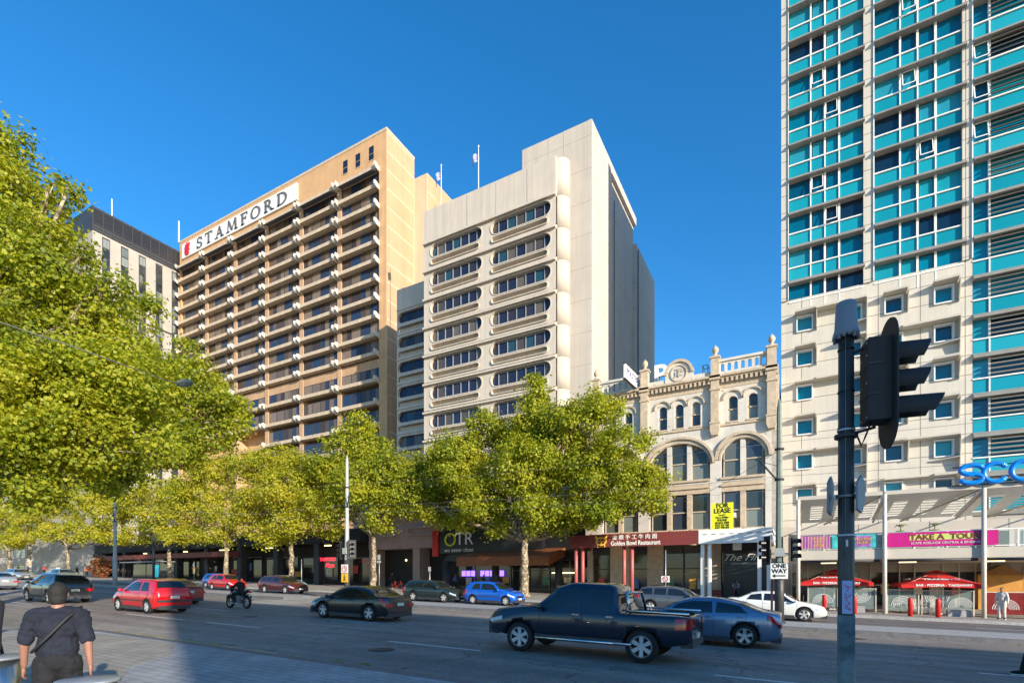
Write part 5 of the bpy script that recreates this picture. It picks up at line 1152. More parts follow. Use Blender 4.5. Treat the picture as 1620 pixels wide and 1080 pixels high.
# ------------------------------------------------------------------ cars
def pchip(xs, ys):
    xs = list(xs); ys = list(ys); n = len(xs); h = [xs[i+1]-xs[i] for i in range(n-1)]; dl = [(ys[i+1]-ys[i])/h[i] for i in range(n-1)]
    d = [dl[0]]+[0 if dl[i-1]*dl[i] <= 0 else (h[i-1]+h[i])*3/((2*h[i]+h[i-1])/dl[i-1]+(h[i]+2*h[i-1])/dl[i]) for i in range(1, n-1)]+[dl[-1]]
    def f(x):
        x = max(xs[0], min(xs[-1], x)); i = 0
        while i < n-2 and x > xs[i+1]: i += 1
        t = (x-xs[i])/h[i]; return ys[i]*(1+2*t)*(1-t)**2+h[i]*d[i]*t*(1-t)**2+ys[i+1]*t*t*(3-2*t)+h[i]*d[i+1]*t*t*(t-1)
    return f
SPEC = {  # front is +x. top line (x, z); belt (x, z); L, W, wheel radius, wheelbase, axle centre, cowl/roof/rear window xs
 'hatch': dict(L=3.85, W=1.66, r=.29, wb=2.46, ax=.05, zb=.2, top=[(-1.925, .78), (-1.90, .95), (-1.80, 1.10), (-1.50, 1.44), (-1.0, 1.49), (-.2, 1.50), (.30, 1.43), (1.0, 1.02), (1.5, .92), (1.80, .78), (1.925, .62)], belt=[(-1.925, .72), (-1.8, .93), (0, .92), (1.0, .90), (1.925, .58)], ws=(.34, 1.0), rw=(-1.79, -1.50), side=[(-1.30, -.62), (-.55, .85)], st=(-1.05, .3)),
 'suv': dict(L=4.3, W=1.8, r=.34, wb=2.67, ax=.03, zb=.26, top=[(-2.15, .88), (-2.10, 1.05), (-1.98, 1.16), (-1.55, 1.52), (-1.0, 1.61), (-.1, 1.63), (.42, 1.54), (1.12, 1.14), (1.7, 1.04), (2.05, .88), (2.15, .72)], belt=[(-2.15, .82), (-1.95, 1.10), (0, 1.02), (1.1, 1.0), (2.15, .68)], ws=(.45, 1.12), rw=(-1.96, -1.56), side=[(-1.5, -.62), (-.55, 1.0)], st=(-1.1, .45)),
 'sedan': dict(L=4.5, W=1.8, r=.33, wb=2.64, ax=-.02, zb=.2, top=[(-2.25, .78), (-2.22, .98), (-1.95, 1.05), (-1.70, 1.06), (-1.0, 1.34), (-.4, 1.42), (.05, 1.41), (.45, 1.32), (1.15, .96), (1.8, .84), (2.15, .70), (2.25, .55)], belt=[(-2.25, .74), (-1.9, .97), (0, .90), (1.1, .88), (2.25, .5)], ws=(.48, 1.14), rw=(-1.66, -1.02), side=[(-1.25, -.52), (-.45, .98)], st=(-.7, .3)),
 'fastback': dict(L=4.7, W=1.84, r=.345, wb=2.8, ax=-.02, zb=.2, top=[(-2.35, .80), (-2.32, 1.0), (-2.1, 1.07), (-1.9, 1.09), (-1.2, 1.33), (-.5, 1.44), (.0, 1.44), (.5, 1.32), (1.2, .98), (1.9, .86), (2.25, .72), (2.35, .56)], belt=[(-2.35, .76), (-2.0, 1.0), (0, .93), (1.1, .9), (2.35, .52)], ws=(.52, 1.2), rw=(-1.86, -1.2), side=[(-1.5, -.6), (-.52, 1.02)], st=(-.8, .3)),
 'wagon': dict(L=4.6, W=1.78, r=.32, wb=2.65, ax=0, zb=.22, top=[(-2.3, .82), (-2.26, 1.0), (-2.1, 1.12), (-1.85, 1.42), (-1.2, 1.49), (-.2, 1.50), (.4, 1.40), (1.1, 1.0), (1.8, .88), (2.2, .74), (2.3, .58)], belt=[(-2.3, .76), (-2.1, .98), (0, .94), (1.1, .92), (2.3, .54)], ws=(.43, 1.1), rw=(-2.09, -1.86), side=[(-1.85, -1.2), (-1.12, -.42), (-.35, 1.0)], st=(-1.2, .4)),
 'ute': dict(L=5.35, W=1.88, r=.385, wb=3.22, ax=.05, zb=.42, top=[(-2.675, 1.14), (-2.6, 1.16), (-1.05, 1.17), (-1.0, 1.20), (-.86, 1.76), (-.6, 1.84), (.2, 1.86), (.65, 1.76), (1.25, 1.27), (1.9, 1.19), (2.5, 1.08), (2.675, .86)], belt=[(-2.675, 1.10), (-1.0, 1.12), (0, 1.14), (1.2, 1.12), (2.675, .8)], ws=(.70, 1.25), rw=(-1.0, -.87), side=[(-.78, -.12), (-.04, 1.05)], st=(-.6, .6)),
}
def car_parts(kind, paint, trim=None, seed=0):
    """list of (name, mesh, sub-parts); x forward, y left, z up, origin on the road at the middle"""
    s = SPEC[kind]; L, W = s['L'], s['W']; top = pchip(*zip(*s['top'])); belt = pchip(*zip(*s['belt'])); h2 = L/2; H = max(z for _, z in s['top'])
    def hw(x):
        t = abs(x)/h2; f = 1-.045*t*t-.13*max(0, (t-.86)/.14)**2
        return W/2*f
    def pt(x, t):
        """t 0..5 round half a section, bottom centre to top centre"""
        w_ = hw(x); zt = top(x); zb = s['zb']+.10*max(0, (abs(x)/h2-.8)/.2); zl = min(belt(x), zt-.015); gh = max(0, zt-zl); cab = min(1, gh/.35)
        wr = w_*(.93-.20*cab*min(1, gh/.5)); er = zt-.035-.045*cab
        K = [(0, 0, zb), (.8, w_*.90, zb), (1, w_*.955, zb+.05), (1.5, w_*.995, zb+(zl-zb)*.35), (2, w_, zb+(zl-zb)*.62), (2.6, w_*.985, zb+(zl-zb)*.88), (3, w_*.955, zl), (3.5, (w_*.955+wr)/2+.018*cab, (zl+er)/2), (4, wr, er), (4.25, wr*.88, zt-.014-.010*cab), (5, 0, zt)]
        for i in range(len(K)-1):
            if t <= K[i+1][0]+1e-9:
                u = (t-K[i][0])/(K[i+1][0]-K[i][0]); return (x, K[i][1]+(K[i+1][1]-K[i][1])*u, K[i][2]+(K[i+1][2]-K[i][2])*u)
        return (x, 0, zt)
    TS = [0, .8, 1, 1.25, 1.5, 2, 2.3, 2.6, 2.8, 3, 3.25, 3.5, 3.75, 4, 4.12, 4.25, 4.6, 5]
    xs = sorted(set([round(v, 3) for v in list(np.linspace(-h2, h2, 44))+[x for x, _ in s['top']]]))
    bm_ = MB(); rows = []
    for x in xs:
        r = [pt(x, t) for t in TS]; r = r+[(p[0], -p[1], p[2]) for p in r[-2:0:-1]]; rows.append(r)
    n = len(rows[0]); vs = [p for r in rows for p in r]; fs = []
    for i in range(len(rows)-1):
        for j in range(n): fs.append((i*n+j, i*n+(j+1) % n, (i+1)*n+(j+1) % n, (i+1)*n+j))
    bm_.add(vs, fs, 0, True); k = len(rows)
    bm_.add(rows[0], [tuple(range(n))], 0, False); bm_.add(rows[-1], [tuple(range(n-1, -1, -1))], 0, False)
    body = bm_.mesh('body', [paint, M['black_matt']])
    bo = bpy.data.objects.new('b', body); COL.objects.link(bo); cut = MB(); ra = s['r']+.055
    axs = [s['ax']+s['wb']/2, s['ax']-s['wb']/2]
    for ax in axs:
        for sd in (-1, 1): cut.cyl((ax, sd*(W/2+.2), s['r']+.02), (ax, sd*(W/2-.30), s['r']+.02), ra, n=28, m=1, smooth=False)
    if kind == 'ute': cut.box(-2.60, -1.06, -.74, .74, .72, 1.5, 1)
    cm = cut.mesh('c', [paint, M['black_matt']]); co = bpy.data.objects.new('c', cm); COL.objects.link(co)
    md = bo.modifiers.new('x', 'BOOLEAN'); md.object = co; md.operation = 'DIFFERENCE'; md.solver = 'EXACT'
    dg = bpy.context.evaluated_depsgraph_get(); me = bpy.data.meshes.new_from_object(bo.evaluated_get(dg)); me.name = 'body'
    bpy.data.objects.remove(bo); bpy.data.objects.remove(co); bpy.data.meshes.remove(cm)
    parts = [['body', me, []]]
    def patch(pts_fn, nu, nv, off, name, m, both=False, thick=False):
        b = MB(); 
        for sd in ((1, -1) if both else (1,)):
            g = [[Vector(pts_fn(u/nu, v/nv)) for v in range(nv+1)] for u in range(nu+1)]
            if sd < 0: g = [[Vector((p.x, -p.y, p.z)) for p in r] for r in g]
            vs = []
            for i in range(nu+1):
                for j in range(nv+1):
                    a = g[min(i+1, nu)][j]-g[max(i-1, 0)][j]; c = g[i][min(j+1, nv)]-g[i][max(j-1, 0)]; nn = a.cross(c)
                    nn = nn.normalized() if nn.length > 1e-9 else Vector((0, 0, 1)); ref = g[i][j]-Vector((g[i][j].x*.85, 0, H*.45))
                    if nn.dot(ref) < 0: nn = -nn
                    vs.append(g[i][j]+nn*off)
            b.add(vs, [(i*(nv+1)+j, (i+1)*(nv+1)+j, (i+1)*(nv+1)+j+1, i*(nv+1)+j+1) for i in range(nu) for j in range(nv)], 0, True)
        return b.mesh(name, m, fix=False)
    # side windows: slanted ends follow the pillars
    xw0, xw1 = s['rw'][1], s['ws'][0]
    for wi, (xa, xb) in enumerate(s['side']):
        xt0 = max(xa+.02, xw0+.0) if xa < xw0+.35 else xa+.03; xt1 = min(xb-.03, xw1-.02)
        if wi == 0 and kind in ('hatch', 'suv', 'sedan', 'fastback'): xt0 = xa+.22
        for sd in (1, -1):
            def fn(u, v, xa=xa, xb=xb, xt0=xt0, xt1=xt1, sd=sd):
                x = (xa*(1-v)+xt0*v)*(1-u)+(xb*(1-v)+xt1*v)*u; p = pt(x, 3.10+v*.78); return (p[0], sd*p[1], p[2])
            parts.append(['side_window', patch(fn, 8, 4, .006, 'side_window', M['car_glass']), []])
    def top_fn(x0, x1):
        def fn(u, v):
            x = x0+(x1-x0)*u; t = 4.06; sidev = v*2-1; tt = 5-(5-t)*abs(sidev); p = pt(x, tt); return (p[0], p[1]*(1 if sidev >= 0 else -1), p[2])
        return fn
    parts.append(['windscreen', patch(top_fn(s['ws'][0]+.03, s['ws'][1]-.06), 8, 12, .007, 'windscreen', M['car_glass']), []])
    x0, x1 = s['rw']; parts.append(['rear_window', patch(top_fn(x0+.02, x1-.03), 6, 12, .007, 'rear_window', M['car_glass']), []])
    # lower black bumper / sill, seams
    for sd in (-1, 1): tr = MB(); tr.box(axs[1]+ra+.01, axs[0]-ra-.01, min(sd*(W/2-.06), sd*W/2), max(sd*(W/2-.06), sd*W/2), s['zb']-.05, s['zb']+.09); parts.append(['side_sill', tr.mesh('side_sill', M['dark']), []])
    for (xa, xb, zc) in ((-h2-.015, -h2+.25, .16), (h2-.25, h2+.012, .2)): tr = MB(); tr.box(xa, xb, -W*.40, W*.40, s['zb']-.01, s['zb']+zc); parts.append(['bumper', tr.mesh('bumper', M['dark']), []])
    if kind in ('hatch',): tr = MB(); tr.box(-h2-.03, -h2+.2, -W*.43, W*.43, .50, .60); parts.append(['bumper_strip', tr.mesh('bumper_strip', M['dark']), []])
    for xd in [s['side'][-1][0]-.035, s['side'][-1][1]+.02]+([s['side'][-2][0]+.06] if len(s['side']) > 1 else []):
        for sd in (1, -1):
            sm_ = MB(); P = [pt(xd, t) for t in (1.1, 1.5, 2, 2.6, 3)]; sm_.tube([(p[0], sd*(p[1]+.0005), p[2]) for p in P], .006, 4, smooth=False); parts.append(['door_seam', sm_.mesh('door_seam', M['black_matt']), []])
    for xd in (s['side'][-1][0]+.12, s['side'][-1][0]-.75 if len(s['side']) > 1 else None):
        if xd is None: continue
        for sd in (1, -1):
            p = pt(xd, 2.6); b = MB(); b.box(xd-.09, xd+.09, sd*p[1]-.015, sd*p[1]+.03*sd if sd > 0 else -p[1]+.015, p[2]-.015, p[2]+.02)
            parts.append(['door_handle', b.mesh('door_handle', M['chrome'] if kind == 'ute' else paint), []])
    # wheels
    tm = MB(); R_ = s['r']; Rx = Matrix.Rotation(pi/2, 4, 'X')
    tm.lathe([(R_*.66, -.105), (R_*.93, -.105), (R_, -.07), (R_, .07), (R_*.93, .105), (R_*.66, .105)], (0, 0, 0), 28, 0, Rx, False); tyre = tm.mesh('tyre', M['rubber'])
    rm = MB(); rm.lathe([(R_*.68, -.10), (R_*.68, .07), (R_*.60, .09), (R_*.60, .03), (.02, .03)], (0, 0, 0), 24, 1, Rx, False)
    rm.lathe([(R_*.60, .09), (R_*.70, .108), (R_*.60, .07)], (0, 0, 0), 24, 0, Rx, False)
    nsp = 5 if kind not in ('ute', 'hatch') else 6
    for q in range(nsp):
        a = 2*pi*q/nsp; Rr = Matrix.Rotation(a, 4, 'Y'); rm.add([Rr @ Vector(p) for p in [(-.035, -.085, .03), (.035, -.085, .03), (.055, -.095, R_*.66), (-.055, -.095, R_*.66), (-.035, -.05, .03), (.035, -.05, .03), (.055, -.06, R_*.66), (-.055, -.06, R_*.66)]], [(0, 1, 2, 3), (0, 4, 5, 1), (1, 5, 6, 2), (3, 2, 6, 7), (0, 3, 7, 4)])
    rm.cyl((0, -.1, 0), (0, -.04, 0), .07, n=12); rim = rm.mesh('rim', [M['alloy'], M['black_matt']])
    for ax in axs:
        for sd in (1, -1): parts.append(['wheel', None, [['tyre', tyre], ['rim', rim]], (ax, sd*(W/2-.125), R_), 0 if sd < 0 else pi])
    # lights
    rear = -h2
    for sd in (1, -1):
        def fl(u, v, sd=sd):
            x = rear+.02+.34*u; p = pt(x, (2.35 if kind != 'ute' else 1.9)+v*(.6 if kind != 'ute' else .95)); return (p[0], sd*p[1], p[2])
        b = MB(); m1 = patch(fl, 5, 3, .012, 'tail_light', M['tail'])
        p = pt(rear+.01, 2.7); b2 = MB(); zc = p[2]-.03; hgt = .07 if kind in ('sedan', 'fastback') else .10
        b2.add([tuple(v.co) for v in m1.vertices], [tuple(f.vertices) for f in m1.polygons], 0, True)
        b2.box(rear-.018, rear+.04, min(sd*W*.27, sd*W*.455), max(sd*W*.27, sd*W*.455), zc-hgt, zc+hgt*.7)
        parts.append(['tail_light', b2.mesh('tail_light', M['tail'], fix=False), []])
        def fh(u, v, sd=sd):
            x = h2-.06-.42*u; p = pt(x, 2.35+v*.6); return (p[0], sd*p[1], p[2])
        parts.append(['headlight', patch(fh, 5, 3, .010, 'headlight', M['head']), []])
        p = pt(s['ws'][1]-.22, 3.1); b = MB(); b.ball((p[0]+.02, sd*(p[1]+.13), p[2]+.06), (.07, .11, .075), 10); b.cyl((p[0], sd*(p[1]-.02), p[2]), (p[0], sd*(p[1]+.1), p[2]+.04), .02, n=6); parts.append(['wing_mirror', b.mesh('wing_mirror', paint), []])
    zp = .72 if kind != 'ute' else .66
    if kind in ('sedan', 'fastback'): zp = .70
    b = MB(); b.box(rear-.022, rear+.02, -.19, .19, zp-.06, zp+.06); parts.append(['number_plate', b.mesh('number_plate', M['plate']), []])
    b = MB(); b.box(h2-.03, h2+.02, -.19, .19, .36, .47); parts.append(['number_plate', b.mesh('number_plate', M['plate']), []])
    b = MB(); b.box(h2-.04, h2+.008, -.45, .45, .5, .62); parts.append(['grille', b.mesh('grille', M['black']), []])
    if kind == 'ute':
        b = MB()
        for sd in (1, -1): b.tube([(-2.6, sd*.80, 1.17), (-2.6, sd*.80, 1.20), (-1.05, sd*.80, 1.21)], .025, 6); b.cyl((-1.35, sd*.98, .42), (1.15, sd*.98, .42), .04, n=8)
        for xq in (-1.0, 0, .9): b.cyl((xq, -.98, .42), (xq, .98, .42), .025, n=6)
        parts.append(['side_step_rails', b.mesh('side_step_rails', M['chrome']), []])
        b = MB(); b.tube([(-1.25, -.72, 1.15), (-1.12, -.70, 1.62), (-1.12, .70, 1.62), (-1.25, .72, 1.15)], .035, 8); parts.append(['sports_bar', b.mesh('sports_bar', M['chrome']), []])
    if kind == 'hatch':
        for sd in (-1, 1): b = MB(); b.box(-1.0, .9, min(sd*.835, sd*.828), max(sd*.835, sd*.828), .52, .58); parts.append(['side_moulding', b.mesh('side_moulding', M['dark']), []])
    return parts
CARS = {}
def car(nm, label, kind, paint, x, y, rot=pi, cat='car', group='cars on the road'):
    """y is the middle of the car; rot=pi drives to the left"""
    key = (kind, paint.name)
    if key not in CARS: CARS[key] = car_parts(kind, paint)
    t = thing(nm, label, cat, (x, y, gz(x)+.01), group=group)
    sl_ = math.atan(.021)*(1 if rot > 1 else -1)
    t.rotation_euler = (0, -sl_ if rot > 1 else -sl_, rot)
    for p in CARS[key]:
        if p[1] is None:
            wh = bpy.data.objects.new('wheel', p[2][0][1]); COL.objects.link(wh); wh.parent = t; wh.location = p[3]; wh.rotation_euler = (0, 0, p[4])
            for sn, sm2 in p[2][1:]: c = bpy.data.objects.new(sn, sm2); COL.objects.link(c); c.parent = wh
        else: c = bpy.data.objects.new(p[0], p[1]); COL.objects.link(c); c.parent = t
    return t
def paint(name, col, metal=.3): return mat(name, col, .28, metal=metal, var=.03, coat=1.0, spec=.5)
PT = dict(red=paint('paint_red', (.50, .008, .01), .0), black=paint('paint_black', (.008, .009, .011)), navy=paint('paint_navy', (.010, .016, .034)), blue=paint('paint_steel_blue', (.15, .22, .34), .5), char=paint('paint_charcoal', (.05, .05, .05), .5), dred=paint('paint_dark_red', (.20, .012, .012)), silver=paint('paint_silver', (.42, .43, .44), .6), white=paint('paint_white', (.70, .70, .68), .0), bblue=paint('paint_bright_blue', (.005, .10, .50), .1), green=paint('paint_dark_green', (.02, .035, .035)), maroon=paint('paint_maroon', (.10, .015, .02)), teal=paint('paint_pale_teal', (.20, .34, .36), .3), grey=paint('paint_grey', (.10, .11, .13), .4))
car('crossover_car', 'charcoal crossover seen from behind, behind the walking man\'s head', 'suv', PT['char'], -36.2, 13.1)
car('hatchback_car', 'bright red small hatchback with a black bumper strip, left of centre', 'hatch', PT['red'], -26.15, 12.95)
car('sedan_car', 'dark red sedan half hidden behind the bright red hatchback', 'sedan', PT['dred'], -31.6, 16.5)
car('sedan_car', 'black sedan alone in the middle lane near the centre', 'sedan', PT['black'], -16.5, 16.4)
car('pickup_truck', 'large dark navy double-cab pickup nearest the viewer', 'ute', PT['navy'], -4.75, 12.95, cat='pickup truck')
car('fastback_car', 'steel blue fastback just right of and behind the pickup', 'fastback', PT['blue'], -2.75, 17.3)
car('sedan_car', 'white sedan cut by the left edge of the picture', 'sedan', PT['silver'], -57.2, 16.6)
car('wagon_car', 'dark grey car on the far lanes showing above the pickup roof', 'wagon', PT['grey'], -6.0, 30.4, 0)
car('sedan_car', 'white car on the far lanes behind the green tram pole', 'sedan', PT['white'], -1.0, 29.2, 0)
car('hatchback_car', 'bright blue hatchback on the far lanes beside the big tree trunk', 'hatch', PT['bblue'], -17.4, 29.2, 0)
car('wagon_car', 'dark green car on the far lanes below the store sign', 'wagon', PT['green'], -22.2, 29.2, 0)
car('wagon_car', 'maroon car on the far lanes right of the motorcyclist', 'wagon', PT['maroon'], -38.8, 29.6, 0)
car('hatchback_car', 'red car on the far lanes above the motorcycle', 'hatch', PT['red'], -47.6, 30.2, 0)
car('suv_car', 'pale blue car behind the roof of the charcoal crossover', 'suv', PT['teal'], -81, 30, 0)
car('hatchback_car', 'pale teal hatchback waiting under the trees left of the tram pole', 'hatch', PT['teal'], -42.6, 33, 0)
car('hatchback_car', 'bright blue hatchback parked in shade behind the motorcyclist', 'hatch', PT['bblue'], -53.0, 32.8, 0)
car('wagon_car', 'silver wagon on the far lanes at the left edge', 'wagon', PT['silver'], -92, 29.2, 0)
# ------------------------------------------------------------------ people
def remeshed(mb, name, m, vox, smooth=4, fold=0):
    me = mb.mesh(name, m, fix=False); o = bpy.data.objects.new('r', me); COL.objects.link(o)
    r = o.modifiers.new('r', 'REMESH'); r.mode = 'VOXEL'; r.voxel_size = vox; r.use_smooth_shade = True
    s = o.modifiers.new('s', 'SMOOTH'); s.iterations = smooth; s.factor = .5
    dg = bpy.context.evaluated_depsgraph_get(); out = bpy.data.meshes.new_from_object(o.evaluated_get(dg)); out.name = name
    bpy.data.objects.remove(o); out.materials.clear(); out.materials.append(m)
    out.polygons.foreach_set('use_smooth', [True]*len(out.polygons))
    if fold:
        for v in out.vertices:
            n_ = v.normal.copy(); q = v.co; f_ = abs(noise.noise(Vector((q.x*7+q.z*3, q.y*7, q.z*11-q.x*6))))*1.0+.5*noise.noise(Vector((q.x*16, q.y*16, q.z*22)))
            v.co = q+n_*(f_*fold+.006)
    return out
def limb(b, pts, rad, n=12):
    P = [Vector(p) for p in pts]
    for i in range(len(P)-1):
        b.tube([P[i].lerp(P[i+1], t) for t in (0, .33, .66, 1)], [rad[i]+(rad[i+1]-rad[i])*t for t in (0, .33, .66, 1)], n)
    for p, r in zip(P, rad): b.ball(p, r*.995, n)
def person(label, loc, rotz, top, bot, hair=None, stride=.18, arm=(.12, -.12), h=1.75, build=1.0, vox=.02, sleeve=.5, hands=False, seated=False, cat='person', elbow=.05, group=None, cap=None, skinm=None, lean=0):
    """faces local +y; feet at z=0"""
    k = h/1.75; t = thing('person', label, cat, loc, rotz, group); sk = skinm or M['skin']; B_ = build
    if seated:
        hips = [(.1, 0, .82), (-.1, 0, .82)]; knees = [(.22, .40, .70), (-.22, .40, .70)]; ank = [(.20, .22, .32), (-.20, .22, .32)]; toes = [(.20, .38, .27), (-.20, .38, .27)]; dz = -.12
        sh = [(.20, .14, 1.27), (-.20, .14, 1.27)]; el = [(.30, .28, 1.05), (-.30, .28, 1.05)]; wr = [(.28, .50, 1.02), (-.28, .50, 1.02)]; hd_ = (0, .24, 1.50); pel = (0, 0, .84); ch = (0, .12, 1.20); nk = (0, .17, 1.35); ab = (0, .05, 1.02)
    else:
        hips = [(.095, 0, .92), (-.095, 0, .92)]; knees = [(.10, stride*.6+.03, .50), (-.10, -stride*.3+.04, .50)]; ank = [(.10, stride, .085), (-.10, -stride, .10)]; toes = [(.12, stride+.16, .035), (-.12, -stride+.15, .035)]
        sh = [(.195*B_, 0, 1.41), (-.195*B_, 0, 1.41)]; el = [(.26*B_, -arm[0]*.5-.02, 1.13), (-.26*B_, -arm[1]*.5-.02, 1.13)]; wr = [(.28*B_, -arm[0]+elbow, .90), (-.28*B_, -arm[1]+elbow, .90)]; hd_ = (0, .03, 1.615); pel = (0, 0, .95); ch = (0, 0, 1.30); nk = (0, 0, 1.47); ab = (0, .01, 1.10)
    b = MB()
    b.ball(pel, (.155*B_, .115*B_, .13), 16); b.ball(ab, (.14*B_, .105*B_, .17), 16); b.ball(ch, (.175*B_, .115*B_, .17), 16); b.tube([ch, nk, hd_], [.09, .06, .06], 12)
    for s_ in sh: b.ball((s_[0]*.8, s_[1], s_[2]-.01), (.09, .08, .07), 12)
    hx, hy, hz = hd_; b.ball((hx, hy, hz+.03), (.076, .095, .105), 16); b.ball((hx, hy+.035, hz-.045), (.055, .06, .06), 12); b.ball((hx, hy+.098, hz), (.014, .022, .024), 8)
    for s_ in (-1, 1): b.ball((hx+s_*.078, hy-.005, hz+.01), (.014, .022, .033), 8)
    for i in (0, 1):
        sd = 1 if i == 0 else -1
        limb(b, [sh[i], el[i], wr[i]], [.056*B_, .043*B_, .028]); limb(b, [hips[i], knees[i], ank[i]], [.088*B_, .058, .042]); limb(b, [ank[i], toes[i]], [.042, .032])
        W_ = Vector(wr[i]); D_ = (W_-Vector(el[i])).normalized(); pal = W_+D_*.055
        b.ball(pal, (.022, .036, .048), 10)
        side = Vector((0, 1, 0)); side = (side-D_*side.dot(D_)).normalized()
        if hands or vox < .02:
            for q, ln in enumerate((.068, .08, .076, .058)):
                r0_ = pal+side*(.028-.0185*q)+D_*.03; c_ = r0_+D_*ln*.5; e_ = c_+(D_*.8+Vector((-sd*.45, .25, 0))).normalized()*ln*.5; limb(b, [r0_, c_, e_], [.0105, .0098, .0085], 8)
            t0 = pal+side*.03-D_*.02; limb(b, [t0, t0+side*.032+D_*.025, t0+side*.036+D_*.06], [.012, .011, .009], 8)
        else: b.ball(W_+D_*.12, (.018, .032, .05), 8)
    body = remeshed(b, 'body', sk, vox, 2); inst_l = []
    bo = bpy.data.objects.new('body', body); COL.objects.link(bo); bo.parent = t; inst_l.append(bo)
    def part(mb, nm, m, v=vox): 
        o = bpy.data.objects.new(nm, remeshed(mb, nm, m, v, 2 if hands else 4, (.026 if nm == 'shirt' else .014 if nm == 'trousers' else .006) if hands else 0)); COL.objects.link(o); o.parent = t; inst_l.append(o)
    c = MB(); g = .022
    c.ball((ab[0], ab[1], ab[2]-.03), (.15*B_+g, .11*B_+g, .17), 16); c.ball(ab, (.145*B_+g, .11*B_+g, .19), 16); c.ball(ch, (.178*B_+g, .118*B_+g, .175), 16); c.ball((nk[0], nk[1], nk[2]-.05), (.10, .08, .05), 12)
    for i in (0, 1): c.ball((sh[i][0]*.85, sh[i][1], sh[i][2]-.015), (.095, .085, .075), 12); s0, e0 = Vector(sh[i]), Vector(el[i]); W_ = Vector(wr[i]); lim = e0 if sleeve > .5 else s0.lerp(e0, .85); limb(c, [s0, lim]+([W_] if sleeve > .9 else []), [.064*B_, .060*B_]+([.042] if sleeve > .9 else []))
    for i in (0, 1): c.tube([(nk[0], nk[1], nk[2]-.01), (sh[i][0]*.95, sh[i][1], sh[i][2]+.01)], [.055, .062], 12)
    part(c, 'shirt', top)
    c = MB(); c.ball((pel[0], pel[1], pel[2]+.0), (.165*B_+.01, .125*B_+.01, .12), 16)
    for i in (0, 1): limb(c, [hips[i], knees[i], Vector(ank[i])+Vector((0, 0, .03))], [.105*B_, .080, .066])
    part(c, 'trousers', bot)
    c = MB()
    for i in (0, 1): c.box(-.045, .045, -.07, .20, -.045, -.02, 1, Matrix.Translation(Vector(ank[i])+Vector((.0, 0, -.04 if not seated else 0)))); limb(c, [Vector(ank[i])+Vector((0, -.02, -.01)), Vector(toes[i])+Vector((0, 0, .01))], [.052, .042])
    so = bpy.data.objects.new('shoes', c.mesh('shoes', [M['dark_cloth'], M['white']], fix=False)); COL.objects.link(so); so.parent = t; inst_l.append(so)
    c = MB(); hm = cap or M['hair']
    c.ball((hx, hy-.012, hz+.04), (.080, .098, .10), 16); c.ball((hx, hy-.035, hz-.02), (.073, .068, .09), 12)
    if cap: c.ball((hx, hy+.06, hz+.06), (.07, .08, .02), 12)
    part(c, 'cap' if cap else 'hair', hm, max(.012, vox*.8))
    if k != 1:
        for o in inst_l: o.scale = (k, k, k)
    return t
ang = radians(40)
px_ = atD(91, 940, 5.3); zg = gz(px_.x)+.15
man = person('man in a navy T-shirt walking away at the lower left', (px_.x, px_.y, zg), radians(58), M['navy_cloth'], M['dark_cloth'], h=1.72, build=1.0, vox=.011, sleeve=.5, hands=True, stride=.14, arm=(.10, -.04), elbow=.03, cap=M['hair'])
b = MB(); b.tube([(.19, .02, 1.47), (.10, -.16, 1.36), (-.06, -.175, 1.16), (-.18, -.10, 1.03)], .014, 6); o = b.build('bag_strap', M['black_matt'], man, world=False)
p = atD(1640, 1030, 11.3)
person('pedestrian stepping in at the right edge, one shoe showing', (p.x+.10, p.y, gz(p.x)), radians(80), M['dark_cloth'], M['dark_cloth'], vox=.022, stride=.30)
p = atD(-28, 970, 6.2); person('pedestrian in black cut by the left edge above the bollard', (p.x, p.y, gz(p.x)+.15), radians(20), M['dark_cloth'], M['dark_cloth'], vox=.022, sleeve=1, build=1.1)
p = onY(1585, 960, 35.5); person('woman in pale clothes standing by the right canopy post', (p.x, 35.5, gz(p.x)+.15), radians(150), M['pale_cloth'], M['pale_cloth'], h=1.66, vox=.024, sleeve=1, stride=.05)
p = onY(1164, 940, 44); person('person in a blue-grey shirt under the white awning', (p.x, 44, gz(p.x)+.15), radians(-90), mat('greyblue_cloth', (.12, .14, .22), .9, var=.1), M['dark_cloth'], vox=.03)
random.seed(3)
cl = [mat('cloth_%s' % n, c, .9, var=.1) for n, c in (('red', (.4, .03, .03)), ('white', (.6, .6, .58)), ('black', (.02, .02, .02)), ('blue', (.05, .09, .25)), ('orange', (.6, .18, .04)), ('green', (.08, .16, .06)))]
far = [(70, 43, 0, 'in a red top on the far left pavement', 0), (92, 41, 0, 'in white strolling on the far left pavement', 1), (122, 44, 1, 'in black beside the leaning tree', 2), (137, 40.5, 1, 'in a bright orange top on the pavement behind the crossover', 4), (44, 42, 0, 'in blue near the left edge of the far pavement', 3), (195, 42, 1, 'in black by the bus shelter end', 2), (240, 43, 1, 'in white standing inside the bus shelter', 1), (28, 43.5, 0, 'in green near the red van at the left', 5), (765, 44, 1, 'in black in front of the lit store screens', 2), (720, 44.4, 1, 'in a blue top at the store windows', 3), (620, 44, 1, 'in black near the pink podium entrance', 2)]
for (px, Y, _, lab, ci) in far:
    p = onY(px, 910, Y); person('distant pedestrian '+lab, (p.x, Y, gz(p.x)+.155), radians(random.choice((90, -90, 70, -110))), cl[ci], M['dark_cloth'], vox=.045, group='pedestrians on the far pavement')

